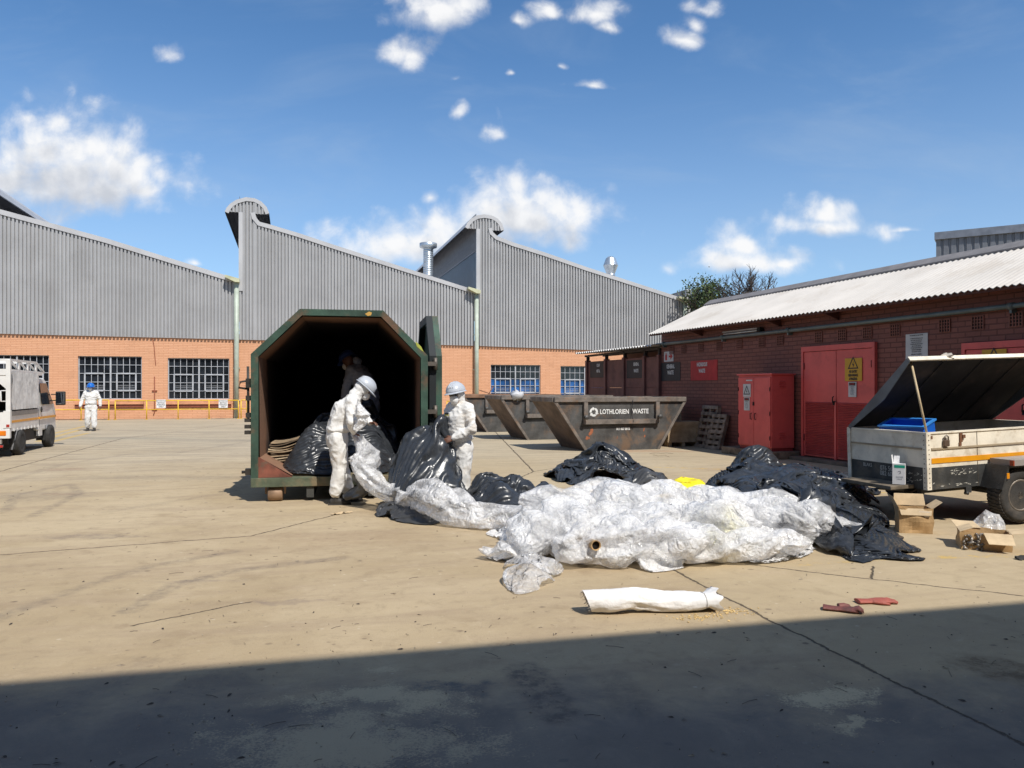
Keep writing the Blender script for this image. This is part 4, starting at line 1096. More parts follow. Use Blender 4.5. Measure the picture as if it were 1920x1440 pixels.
for z in (0.9, 1.22, 1.92):
    dr = MB(); c = DP(-0.06, 0.0, z); dr.box((2.44, 0.02, z), (CW + 0.12, 0.10, z + 0.06)); dr.tube([DP(-0.03, 0.0, z - 0.06), DP(-0.03, 0.0, z + 0.12)], 0.03, 8)
    dr.build('hinge', M('worn_hinge_steel', (0.14, 0.12, 0.10), 0.5, 0.4), cont)

# stack of old carpet sheets inside
stack = empty('board_stack', CO + CVx * 0.46 + CUy * 1.0 + Vector((0, 0, 0.37)), CYAW, label='curled stack of thin brown boards lying inside the container at its left wall', cat='boards')
mat_boards = [M('brown_board', (0.33, 0.245, 0.155), 0.8, 0, 0.25, 6), M('pale_board_edge', (0.46, 0.37, 0.25), 0.8, 0, 0.2, 6), M('dark_board', (0.12, 0.085, 0.055), 0.8, 0, 0.2, 6)]
random.seed(11)
z = 0.0
for i in range(13):
    t = 0.012 + 0.012 * random.random()
    L = 0.50 + 0.03 * random.random(); ox = random.uniform(-0.03, 0.03); tw = random.uniform(-0.05, 0.05)
    cv = 0.004 * i
    pts = []
    N_ = 9
    A = np.zeros((2, N_, 3)); Bq = np.zeros((2, N_, 3))
    for r in range(2):
        for j in range(N_):
            u = j / (N_ - 1)
            zz = z + cv * 3.0 * (u - 0.2) ** 2 * 1.6 + 0.008 * math.sin(5 * u + i) * (i > 2)
            A[r, j] = (-0.30 + ox + L * u, -0.25 + r * 0.9 + tw * u, zz); Bq[r, j] = A[r, j] + (0, 0, t)
    mb = MB(); mb.grid(A); mb.grid(Bq); mb.grid(np.stack([A[0], Bq[0]])); mb.grid(np.stack([A[1], Bq[1]])); mb.grid(np.stack([A[:, 0], Bq[:, 0]])); mb.grid(np.stack([A[:, -1], Bq[:, -1]]))
    mb.build('board', mat_boards[(0, 1, 0, 2)[i % 4]], stack)
    z += t + 0.012 + 0.008 * random.random()

# ------------------------------------------------------------------ three skips
mat_skip = M('worn_black_skip_steel', (0.085, 0.083, 0.080), 0.5, 0.25, 0.3, 2.2, 0.3, 25, dirt=(0.20, 0.125, 0.075), dirt_amt=0.75, dirt_scale=1.5)
mat_skip_end = M('rust_brown_skip_steel', (0.13, 0.085, 0.06), 0.65, 0.1, 0.3, 2.2, 0.3, 25, dirt=(0.19, 0.12, 0.07), dirt_amt=0.6, dirt_scale=1.5)
mat_skip_rim = M('rusty_skip_rim', (0.17, 0.145, 0.125), 0.65, 0.2, 0.3, 3, 0.3, 25, dirt=(0.28, 0.16, 0.09), dirt_amt=0.6)
mat_white_paint = M('worn_white_paint', (0.74, 0.74, 0.72), 0.5, 0, 0.1, 8)
mat_rustpatch = M('orange_rust_patch', (0.30, 0.10, 0.045), 0.8, 0, 0.2, 12)
SB = Vector((1.88, 19.40, 0))
def skip(base, label, lettered, rim):
    o = empty('skip_bin', base, SYAW, label=label, cat='skip', group='steel skips standing in a row')
    D, H, BL, l0, l1 = 1.70, 1.26, 2.02, -0.86, 2.02 + 0.80
    mb = MB(); t = 0.03
    F4 = [(0, 0), (BL, 0), (l1, H), (l0, H)]
    # long sides and sloping ends, with an inside skin
    for y, s in ((0, 1), (D, -1)):
        mb.mi = 0
        mb.add([(x, y, z) for x, z in F4] + [(x, y + s*t, z) for x, z in F4], [(0, 1, 2, 3), (4, 7, 6, 5), (0, 4, 5, 1)])
    mb.mi = 1
    for (xa, za), (xb, zb), dx in ((F4[3], F4[0], t), (F4[2], F4[1], -t)):
        mb.add([(xa, 0.001, za), (xb, 0.001, zb), (xb, D - .001, zb), (xa, D - .001, za), (xa + dx, .001, za), (xb + dx, .001, zb), (xb + dx, D - .001, zb), (xa + dx, D - .001, za)], [(0, 1, 2, 3), (4, 7, 6, 5)])
    mb.add([(0, 0, 0.01), (BL, 0, 0.01), (BL, D, 0.01), (0, D, 0.01)], [(0, 1, 2, 3)])
    mb.build('body', [mat_skip, mat_skip_end], o)
    # edge bars along the front slopes
    for (xa, za), (xb, zb) in ((F4[0], F4[3]), (F4[1], F4[2])):
        mb = MB(); mb.beam((xa, -0.012, za), (xb, -0.012, zb), 0.05, 0.07, up=(1, 0, 0)); mb.build('edge_bar', mat_skip_rim, o)
    mb = MB(); r = 0.10
    mb.cbox((l0 - 0.02, -0.06, H - 0.02), (l1 + 0.02, 0.045, H + r), 0.012); mb.cbox((l0 - 0.02, D - 0.045, H - 0.02), (l1 + 0.02, D + 0.06, H + r), 0.012)
    mb.cbox((l0 - 0.05, 0.046, H - 0.02), (l0 + 0.05, D - 0.046, H + r), 0.012); mb.cbox((l1 - 0.05, 0.046, H - 0.02), (l1 + 0.05, D - 0.046, H + r), 0.012)
    mb.build('rim', rim, o)
    # lifting frame on the long side: two uprights and a lower bar
    for side, y in ((-1, -0.002), (1, D + 0.002)):
        mb = MB()
        a, b_ = (-0.10, 1.93)
        def bx(p, q):
            ys = sorted((y + side * 0.0, y + side * 0.09)); mb.box((p[0], ys[0], p[1]), (q[0], ys[1], q[1]))
        bx((a, 0.80), (a + 0.10, H - 0.022)); bx((b_, 0.80), (b_ + 0.10, H - 0.022)); bx((a, 0.68), (b_ + 0.10, 0.798))
        mb.build('lifting_frame', mat_skip_rim, o)
        for x in (a + 0.02, b_ + 0.06):
            mb = MB(); mb.lathe([(0.035, 0), (0.035, 0.10), (0.055, 0.10), (0.055, 0.13), (0, 0.13)], 12, Matrix.Translation((x, y + side * 0.085, 0.86)) @ Matrix.Rotation(R(90 if side < 0 else -90), 4, 'X')); mb.build('lifting_lug', mat_skip, o)
    if lettered:
        y = -0.003
        mb = MB(); cx, cz, rr = 0.10 + 0.10, 0.985, 0.115
        # three chasing arrows
        for k in range(3):
            a0 = R(90 + 120 * k)
            ring = []
            for j in range(8):
                a = a0 + R(14) + j * R(82) / 7; ring.append(((cx + rr * math.cos(a), y, cz + rr * math.sin(a)), (cx + rr * .52 * math.cos(a), y, cz + rr * .52 * math.sin(a))))
            v = [p for q in ring for p in q]
            mb.add(v, [(2*j, 2*j+1, 2*j+3, 2*j+2) for j in range(7)])
            e = a0 + R(14)
            mb.add([(cx + rr*1.25*math.cos(e), y, cz + rr*1.25*math.sin(e)), (cx + rr*.32*math.cos(e), y, cz + rr*.32*math.sin(e)), (cx + rr*.82*math.cos(e - R(34)), y, cz + rr*.82*math.sin(e - R(34)))], [(0, 1, 2)])
        add_text(mb, 'LOTHLORIEN', (0.78, y, 0.985), (1, 0, 0), (0, 0, 1), 0.165, bold=0.004, sx=0.82)
        add_text(mb, 'WASTE', (1.52, y, 0.99), (1, 0, 0), (0, 0, 1), 0.165, bold=0.004, sx=0.86)
        mb.build('lettering', mat_white_paint, o, fix=False)
        mb = MB(); add_text(mb, '011 827 0512', (1.02, y, 0.545), (1, 0, 0), (0, 0, 1), 0.085, bold=0.004, sx=0.8); mb.build('phone_number', mat_white_paint, o, fix=False)
        random.seed(5)
        mb = MB()
        for (cx, cz, rx, rz) in ((0.12, 0.47, .06, .10), (0.03, 0.33, .07, .06), (1.62, 0.52, .025, .05), (1.64, 0.35, .03, .04), (0.85, 0.32, .012, .06)):
            k = 14; pts = []
            for j in range(k):
                a = 2 * math.pi * j / k; q = random.uniform(0.55, 1.1); pts.append((cx + rx * q * math.cos(a) + 0.3 * rz * math.sin(a) * q, y, cz + rz * q * math.sin(a)))
            mb.add(pts, [tuple(range(k))])
        mb.build('rust_patch', mat_rustpatch, o, fix=False)
        mb = MB(); mb.tube([(1.26, -0.075, H + 0.02), (1.265, -0.07, H - 0.04), (1.25, -0.02, 0.95), (1.262, -0.10, 0.74), (1.27, -0.03, 0.60), (1.285, -0.01, 0.55)], 0.008, 6); mb.build('hanging_strap', ink, o)
    return o
skip(SB, 'black steel skip lettered LOTHLORIEN WASTE, nearest of the row of skips', True, mat_skip_rim)
skip(SB + U2 * 4.37, 'dark steel skip in the middle of the row, behind the lettered skip', False, mat_skip_rim)
skip(SB + U2 * 8.74, 'rusty brown skip farthest back in the row, nearest the factory', False, M('rust_orange_rim', (0.21, 0.12, 0.075), 0.7, 0.1, 0.3, 3, dirt=(0.30, 0.17, 0.10), dirt_amt=0.6))
# a little rubbish peeping over the rims
mb = MB(); c = SB + U2 * 4.37 + V2 * (-0.35) + Vector((0, 0, 1.36)); random.seed(2)
mb.ball(c, 0.20, 0.2, 0.16, 8); 
for i, v in enumerate(mb.v): mb.v[i] = tuple(Vector(v) + Vector((random.uniform(-.04, .04), random.uniform(-.04, .04), random.uniform(-.05, .05))))
tag(mb.build('rubbish_bag', M('pale_crumpled_plastic', (0.55, 0.55, 0.56), 0.4)), 'small pale crumpled plastic bag on the rim of the middle skip', 'plastic bag')
mb = MB(); c = SB + U2 * 8.74 + V2 * 0.15 + Vector((0, 0, 1.36)); mb.beam(c, c + Vector((-.45, .1, .16)), 0.05, 0.03); mb.beam(c + Vector((-.1, 0, 0)), c + Vector((.05, .05, .28)), 0.07, 0.02)
tag(mb.build('timber_scrap', M('rusty_timber_scrap', (0.28, 0.14, 0.08), 0.8)), 'splintered timber scrap sticking out of the farthest skip', 'timber scrap')

# ------------------------------------------------------------------ crates and pallet against the wall
mat_crate = M('crate_plywood', (0.44, 0.33, 0.21), 0.75, 0, 0.18, 4, 0.2, 30, dirt=(0.22, 0.15, 0.09), dirt_amt=0.5)
mat_wood_dark = M('weathered_pallet_wood', (0.25, 0.19, 0.145), 0.85, 0, 0.35, 5, 0.4, 30)
def crate(pos, yaw, w, d, h, label):
    o = empty('wooden_crate', pos, yaw, label=label, cat='crate', group='wooden crates by the skip')
    mb = MB(); mb.cbox((0, 0, 0.12), (w, d, h), 0.008); mb.build('box', mat_crate, o)
    mb = MB()
    for z in (0.12, h - 0.10):
        mb.box((-0.012, -0.028, z), (w + 0.012, -0.002, z + 0.09))
    for x in (0.0, w - 0.08): mb.box((x, -0.026, 0.215), (x + 0.08, -0.002, h - 0.105))
    mb.build('batten', mat_crate, o)
    mb = MB()
    for x in (0.02, w / 2 - 0.05, w - 0.12): mb.box((x, 0.0, 0.0), (x + 0.10, d, 0.118))
    mb.build('skid', mat_crate, o)
    return o
cr = G(1252, 838); crate(cr, SYAW + R(-2), 0.96, 0.55, 0.68, 'low wide plywood crate standing on the ground at the right end of the lettered skip')
crate(cr + V2 * 0.06 + U2 * 0.62, SYAW + R(3), 0.74, 0.5, 1.20, 'taller narrow plywood crate behind the low crate, half hidden by the skip')
def pallet(pos, yaw, tilt, label, size=(1.0, 1.1)):
    o = empty('pallet', pos, yaw, tilt, label=label, cat='pallet', group='old pallets leaning at the wall')
    w, h = size
    mb = MB()
    for i in range(7): mb.box((0, -0.022, i * (h - 0.09) / 6), (w, -0.001, i * (h - 0.09) / 6 + 0.09))
    mb.build('board', mat_wood_dark, o)
    mb = MB()
    for x in (0.0, w / 2 - 0.05, w - 0.1): mb.box((x, 0.0, 0.0), (x + 0.09, 0.099, h))
    mb.build('bearer', mat_wood_dark, o)
    return o
pallet(RP + RX * -3.72 - RY * .34, RYAW, R(-13), 'dark weathered pallet leaning on the brick wall left of the red cabinet', (0.75, 1.15))
pallet(RP + RX * -3.05 - RY * .46, RYAW + R(8), R(-17), 'broken dark pallet frame leaning in front of the other pallet', (0.55, 0.95))
# wire and stick on the ground there
mb = MB(); mb.tube([G(1218, 851), G(1228, 849.5), G(1240, 850.5), G(1250, 849.5), G(1262, 851)], 0.007, 6); mb.tube([G(1224, 853), G(1234, 855), G(1247, 854), G(1255, 857)], 0.005, 6)
tag(mb.build('wire_scrap', M('rusty_wire', (0.10, 0.06, 0.04), 0.7)), 'rusty bent wire lying on the ground before the crates', 'wire')
# ------------------------------------------------------------------ trailer with its lid propped open
TYAW = R(16.0); TO = Vector((4.84, 8.93, 0))
TX = Vector((math.cos(TYAW), math.sin(TYAW), 0)); TY = Vector((-math.sin(TYAW), math.cos(TYAW), 0))
trl = empty('box_trailer', TO, TYAW, 0, R(-2.0), label='old white and black box trailer with orange stripe, its lid propped up on a stick', cat='trailer')
mat_tw = M('dirty_white_panel', (0.78, 0.71, 0.58), 0.5, 0, 0.12, 2.5, 0.1, 30, dirt=(0.42, 0.32, 0.20), dirt_amt=0.55, dirt_scale=3.5)
mat_tb = M('scuffed_black_panel', (0.045, 0.046, 0.045), 0.5, 0, 0.3, 3, 0.25, 30, dirt=(0.16, 0.13, 0.09), dirt_amt=0.55, dirt_scale=3)
mat_or = M('orange_reflector_stripe', (0.72, 0.30, 0.01), 0.35, 0, 0.06, 4)
mat_tdark = M('trailer_inside_black', (0.02, 0.02, 0.022), 0.6)
mat_rub = M('tyre_rubber', (0.035, 0.033, 0.031), 0.85, 0, 0.2, 8, 0.3, 60, dirt=(0.11, 0.09, 0.07), dirt_amt=0.5)
mat_alloy = M('dusty_wheel_alloy', (0.22, 0.19, 0.16), 0.5, 0.4, 0.25, 6)
TL, TW = 2.32, 1.30
zb, zm, ztop = 0.41, 0.665, 1.06
# lower black band, upper white body, both hollow
def ring(mb, lo, hi, t):
    x0, x1, y0, y1, a, b_ = lo[0], hi[0], lo[1], hi[1], lo[2], hi[2]
    mb.box((x0, y0, a), (x1, y0 + t, b_)); mb.box((x0, y1 - t, a), (x1, y1, b_)); mb.box((x0, y0 + t, a), (x0 + t, y1 - t, b_)); mb.box((x1 - t, y0 + t, a), (x1, y1 - t, b_))
mb = MB(); ring(mb, (0, 0, zb), (TL, TW, zm), 0.03); mb.box((0.03, 0.03, zb + 0.01), (TL - 0.03, TW - 0.03, zb + 0.04)); mb.build('lower_body', mat_tb, trl)
mb = MB(); ring(mb, (0.002, 0.002, zm + 0.001), (TL - 0.002, TW - 0.002, ztop), 0.025); mb.build('upper_body', mat_tw, trl)
mb = MB()
for z in (0.875,): mb.box((0.06, -0.012, z), (TL, 0.0015, z + 0.02)); mb.box((-0.012, 0.06, z), (0.0015, TW - 0.06, z + 0.02))
mb.build('press_line', M('brown_press_line', (0.34, 0.27, 0.18), 0.6), trl)  # press line browner and darker than the panel
mb = MB(); mb.box((-0.012, -0.012, zb), (0.05, 0.001, ztop + 0.008)); mb.box((-0.014, -0.010, zb), (0.001, 0.05, ztop + 0.008)); mb.box((-0.014, TW - 0.05, zb), (0.001, TW + 0.01, ztop + 0.008))
mb.build('corner_angle', mat_tw, trl)
mb = MB(); mb.box((0.06, -0.006, 0.715), (1.45, 0.0015, 0.775)); mb.build('stripe', mat_or, trl)
mb = MB(); ring(mb, (-0.01, -0.01, ztop + 0.001), (TL + 0.01, TW + 0.01, ztop + 0.02), 0.045); mb.build('top_rail', mat_tw, trl)
# seam, rivets, patches of rust
mb = MB(); mb.box((0.735, -0.003, zb), (0.739, 0.0016, ztop)); 
for z in np.arange(zb + 0.03, ztop, 0.055): mb.ball((0.02, -0.014, z), 0.006, n=6); mb.ball((-0.016, 0.025, z), 0.006, n=6)
mb.build('seam', M('rivet_dark', (0.10, 0.08, 0.06), 0.6), trl)
# padlock and hasp
mb = MB(); mb.tube([(0.245, -0.02, 0.985), (0.245, -0.02, 1.02), (0.27, -0.02, 1.035), (0.295, -0.02, 1.02), (0.295, -0.02, 0.985)], 0.009, 8); mb.build('padlock_shackle', mat_alloy, trl)
mb = MB(); mb.cbox((0.225, -0.035, 0.905), (0.305, -0.005, 0.985), 0.012); mb.build('padlock', M('brown_padlock', (0.13, 0.085, 0.06), 0.5, 0.3), trl)
mb = MB(); mb.box((0.475, -0.012, 0.945), (0.515, -0.001, 1.05)); mb.box((0.51, -0.02, 0.99), (0.55, -0.001, 1.03)); mb.box((0.465, -0.01, 0.90), (0.50, -0.001, 0.94)); mb.box((0.05, -0.016, 1.0), (0.075, -0.013, 1.04)); mb.build('hasp', M('rusty_hasp', (0.17, 0.075, 0.035), 0.7), trl)
# chalk writing on the rear
chalk = M('chalk_writing', (0.52, 0.50, 0.46), 0.8)
mb = MB()
for tx, y, z, sz in (('BLAKS', TW - 0.34, 0.615, 0.062), ('076 56', TW - 0.66, 0.600, 0.082), ('082 60', TW - 0.655, 0.535, 0.082)):
    add_text(mb, tx, (-0.0025, y, z), (0, -1, 0), (0, 0, 1), sz, sx=0.9)
mb.build('chalk_writing', chalk, trl, fix=False)
random.seed(9)
mb = MB()
def scratch(o, xd, L, n, spread):
    for i in range(n):
        p = Vector(o) + xd * random.uniform(0, L) + Vector((0, 0, random.uniform(-spread, spread)))
        d = xd * random.uniform(0.01, 0.06) + Vector((0, 0, random.uniform(-.014, .014)))
        w = random.uniform(0.0012, 0.005); up = Vector((0, 0, w))
        mb.quad(p - up, p + d * 0.5 - up * 1.6, p + d, p + d * 0.45 + up * 1.4)
scratch((0.32, -0.0025, 0.60), Vector((1, 0, 0)), 0.36, 34, 0.035); scratch((0.06, -0.0025, 0.46), Vector((1, 0, 0)), 0.65, 16, 0.02)
scratch((-0.0025, 0.52, 0.50), Vector((0, -1, 0)), 0.40, 26, 0.025); scratch((-0.0025, 0.30, 0.58), Vector((0, -1, 0)), 0.22, 12, 0.015)
mb.build('scratches', M('scraped_white', (0.50, 0.48, 0.42), 0.7), trl, fix=False)
# lid: hinged on the far long side, raised about 40 degrees
la = R(39.5); LW = 1.37
lc, ls_ = math.cos(la), math.sin(la)
def LP(x, d, h): return (x, TW - d * lc - h * ls_ * 1.0, ztop + 0.02 + d * ls_ - h * lc * 1.0)   # d: from hinge along lid, h: below the skin
mat_lid_in = M('stained_lid_inside', (0.026, 0.024, 0.026), 0.7, 0, 0.3, 2.0, dirt=(0.085, 0.065, 0.055), dirt_amt=0.7, dirt_scale=1.8)
mat_lid_out = M('grey_lid_skin', (0.135, 0.145, 0.155), 0.5, 0, 0.15, 3)
mb = MB(); mb.add([LP(0, 0, 0), LP(TL, 0, 0), LP(TL, LW, 0), LP(0, LW, 0), LP(0, 0, .012), LP(TL, 0, .012), LP(TL, LW, .012), LP(0, LW, .012)], [(0, 1, 2, 3), (4, 7, 6, 5), (0, 3, 7, 4), (1, 5, 6, 2), (3, 2, 6, 7)])
lid = mb.build('lid', [mat_lid_in], trl)
mb = MB()
sk = 0.135
for x, dx in ((-0.012, 0.012), (TL, 0.012)):
    q = [LP(x, 0.02, -0.004), LP(x, LW + .012, -0.004), LP(x, LW + .012, 0.055), LP(x, LW * .55, sk), LP(x, 0.02, sk * .35)]
    mb = MB(); mb.prism(q, (dx, 0, 0)); mb.build('lid_skirt', mat_lid_out, lid)
mb = MB(); a = [LP(-0.012, LW, -0.006), LP(-0.012, LW + .022, -0.006), LP(-0.012, LW + .022, 0.05), LP(-0.012, LW, 0.05)]; mb.prism(a, (TL + 0.024, 0, 0)); mb.build('lid_edge', mat_tw, lid)
mb = MB()
for x in (0.55, 1.15, 1.75): mb.prism([LP(x, 0.05, .013), LP(x, LW - .02, .013), LP(x, LW - .02, .03), LP(x, 0.05, .03)], (0.03, 0, 0))
mb.build('lid_rib', mat_lid_in, lid)
mb = MB(); mb.ball(LP(0.60, LW - 0.01, -0.01), 0.10, 0.06, 0.04, 10)
random.seed(4)
for i, v in enumerate(mb.v): mb.v[i] = tuple(Vector(v) + Vector((random.uniform(-.02, .02), random.uniform(-.02, .02), random.uniform(-.015, .015))))
tag(mb.build('crumpled_paper', M('crumpled_paper', (0.48, 0.43, 0.37), 0.7), trl), None)
# prop stick
pa = LP(0.07, LW - 0.05, 0.02); mb = MB(); mb.tube([(0.035, 0.03, ztop + 0.02), pa], 0.013, 8)
mb.build('prop_stick', M('bare_wood_stick', (0.52, 0.40, 0.24), 0.6), trl)
# rear step ledge
mb = MB(); mb.cbox((-0.34, 0.20, zb + 0.0), (-0.003, 1.05, zb + 0.045), 0.008); mb.build('rear_ledge', M('worn_ledge', (0.15, 0.12, 0.085), 0.7, 0, 0.3, 6), trl)
mb = MB()
for y in (0.45, 0.95): mb.beam((-0.30, y, zb), (0.06, y, zb - 0.05), 0.05, 0.05)
mb.build('ledge_bracket', mat_tb, trl)
# mudguard, wheel, axle
wx, wr = 1.07, 0.31
for sy, out in ((-1, 0.0), (1, TW)):
    y0, y1 = (out - 0.30, out - 0.002) if sy < 0 else (out + 0.002, out + 0.30)
    ys = (y0, y1)
    mb = MB()
    pr = [(0.76, 0.40), (0.86, 0.667), (1.42, 0.667), (1.50, 0.50)]
    ins = [(0.785, 0.40), (0.88, 0.64), (1.40, 0.64), (1.475, 0.50)]
    n = len(pr)
    mb.add([(x, ys[0], z) for x, z in pr] + [(x, ys[1], z) for x, z in pr] + [(x, ys[0], z) for x, z in ins] + [(x, ys[1], z) for x, z in ins],
           [f for i in range(n-1) for f in ((i, i+1, n+i+1, n+i), (2*n+i, 3*n+i, 3*n+i+1, 2*n+i+1), (i, 2*n+i, 2*n+i+1, i+1), (n+i, n+i+1, 3*n+i+1, 3*n+i))])
    mb.build('mudguard', mat_tb, trl)
    yo = y0 + 0.02 if sy < 0 else y1 - 0.02
    tyo = Matrix.Translation((wx, yo - sy * 0.10, wr)) @ Matrix.Rotation(R(90), 4, 'X')
    prof = [(0.185, -0.085), (0.20, -0.10), (0.27, -0.105), (0.30, -0.095), (0.31, -0.07), (0.31, 0.07), (0.30, 0.095), (0.27, 0.105), (0.20, 0.10), (0.185, 0.085)]
    mb = MB(); mb.lathe(prof, 48, tyo)
    for k in range(44):
        a = 2 * math.pi * k / 44
        for zz, off in ((-0.055, 0), (0.055, 0.5), (0.0, 0.25)):
            aa = a + off * 2 * math.pi / 44
            q = tyo @ Matrix.Rotation(aa, 4, 'Z'); mb.box((0.305, -0.014, zz - 0.028), (0.318, 0.014, zz + 0.028), q)
    wo = mb.build('wheel', mat_rub, trl)
    mb = MB(); s_ = 1 if sy < 0 else -1
    mb.lathe([(0.187, -0.08), (0.187, 0.09), (0.165, 0.085), (0.150, 0.03), (0.0, 0.03)] if True else [], 32, tyo)
    for k in range(8):
        q = tyo @ Matrix.Rotation(2 * math.pi * k / 8, 4, 'Z'); mb.cbox((0.05, -0.026, 0.03 * 1), (0.168, 0.026, 0.062), 0.008, q)
    mb.lathe([(0.065, 0.03), (0.065, 0.075), (0.04, 0.085), (0.0, 0.085)], 16, tyo)
    mb.build('rim', mat_alloy, wo)
mb = MB(); mb.tube([(wx, -0.2, wr), (wx, TW + 0.2, wr)], 0.035, 10); mb.box((0.1, 0.2, zb - 0.07), (TL, 0.27, zb - 0.002)); mb.box((0.1, TW - 0.27, zb - 0.07), (TL, TW - 0.2, zb - 0.002)); mb.build('chassis', mat_tb, trl)
mb = MB(); mb.box((0.90, -0.345, 0.668), (1.9, -0.02, 0.735)); mb.build('guard_top', M('dusty_grey_guard', (0.30, 0.27, 0.25), 0.5), trl)
mb = MB(); mb.box((0.88, -0.348, 0.672), (0.898, -0.30, 0.73)); mb.build('side_reflector', M('red_reflector', (0.30, 0.05, 0.02), 0.3), trl)
mb = MB(); mb.cbox((0.83, -0.306, 0.52), (0.87, -0.285, 0.585), 0.005, None); mb.build('amber_lamp', M('amber_lens', (0.75, 0.28, 0.01), 0.3), trl)
mb = MB(); mb.box((0.55, -0.006, zb - 0.07), (0.63, 0.02, zb + 0.0)); mb.tube([(0.57, -0.012, zb - 0.075), (0.57, 0.03, zb - 0.075)], 0.02, 8); mb.build('tie_bracket', mat_tb, trl)
# nose: drawbar and jockey wheel that keep it standing
mb = MB(); mb.beam((TL, 0.3, zb - 0.03), (TL + 1.0, TW / 2, zb - 0.03), 0.06, 0.06); mb.beam((TL, TW - 0.3, zb - 0.03), (TL + 1.0, TW / 2, zb - 0.03), 0.06, 0.06); mb.build('drawbar', mat_tb, trl)
mb = MB(); mb.tube([(TL + 0.8, TW / 2, 0.0), (TL + 0.8, TW / 2, zb + 0.2)], 0.03, 8); mb.lathe([(0, -.03), (.09, -.03), (.09, .03), (0, .03)], 16, Matrix.Translation((TL + 0.8, TW / 2, -0.02)) @ Matrix.Rotation(R(90), 4, 'X')); mb.build('jockey_wheel', mat_tb, trl)
# blue crate in the trailer
bc = empty('plastic_crate', TO + TX * 0.12 + TY * 0.86 + Vector((0, 0, 0.80)), TYAW + R(-66), R(14), label='bright blue plastic crate tilted inside the trailer', cat='crate')
mat_blue = M('blue_crate_plastic', (0.012, 0.13, 0.60), 0.35, 0, 0.05)
mb = MB(); w, d, h, t = 0.52, 0.34, 0.32, 0.014
mb.box((0, 0, 0), (w, d, t)); mb.box((0, 0, t), (w, t, h)); mb.box((0, d - t, t), (w, d, h)); mb.box((0, t, t), (t, d - t, h)); mb.box((w - t, t, t), (w, d - t, h))
mb.build('tub', mat_blue, bc)
mb = MB(); ring(mb, (-0.02, -0.02, h + .001), (w + 0.02, d + 0.02, h + 0.022), 0.036)
mb.build('crate_rim', M('light_blue_rim', (0.05, 0.28, 0.75), 0.35), bc)
mb = MB(); mb.box((-0.006, -0.006, 0.18), (0.06, -0.001, 0.30)); mb.box((w * .62, -0.016, 0.20), (w * .67, -0.001, 0.29)); mb.build('catch', mat_blue, bc)
# white carton on the rear ledge
wc = empty('small_carton', TO + TX * (-0.24) + TY * 0.30 + Vector((0, 0, zb + 0.045)), R(-35), label='small white carton with green band and open flap, standing on the trailer ledge', cat='carton')
mat_carton = M('white_carton_board', (0.72, 0.72, 0.73), 0.5, 0, 0.03)
mb = MB(); mb.box((0, 0, 0), (0.135, 0.09, 0.245)); mb.build('box', mat_carton, wc)
mb = MB(); mb.add([(0, 0, .245), (0, 0.09, .245), (-0.012, 0.092, .345), (-0.012, 0.002, .345)], [(0, 1, 2, 3)]); mb.add([(0, .091, .245), (.065, .091, .245), (.065, .11, .33), (0, .11, .33)], [(0, 1, 2, 3)]); mb.build('flap', mat_carton, wc, fix=False)
mb = MB(); mb.box((0.02, -0.0015, 0.195), (0.135, -0.0002, 0.228)); mb.build('green_band', M('green_print', (0.01, 0.30, 0.20), 0.5), wc)
mb = MB(); v_ = text_mesh('NITRILE', 0.028, sx=0.8, bold=0.0005); add_text(mb, 'GLOVES', (0.075, -0.0012, 0.085), (1, 0, 0), (0, 0, 1), 0.026, sx=0.85); add_text(mb, 'LARGE', (0.075, -0.0012, 0.06), (1, 0, 0), (0, 0, 1), 0.022, sx=0.85); mb.tube([(0.06, -0.001, 0.15), (0.085, -0.001, 0.16), (0.09, -0.001, 0.135), (0.07, -0.001, 0.125)], 0.002, 4); mb.build('print', M('grey_print', (0.15, 0.16, 0.20), 0.6), wc, fix=False)

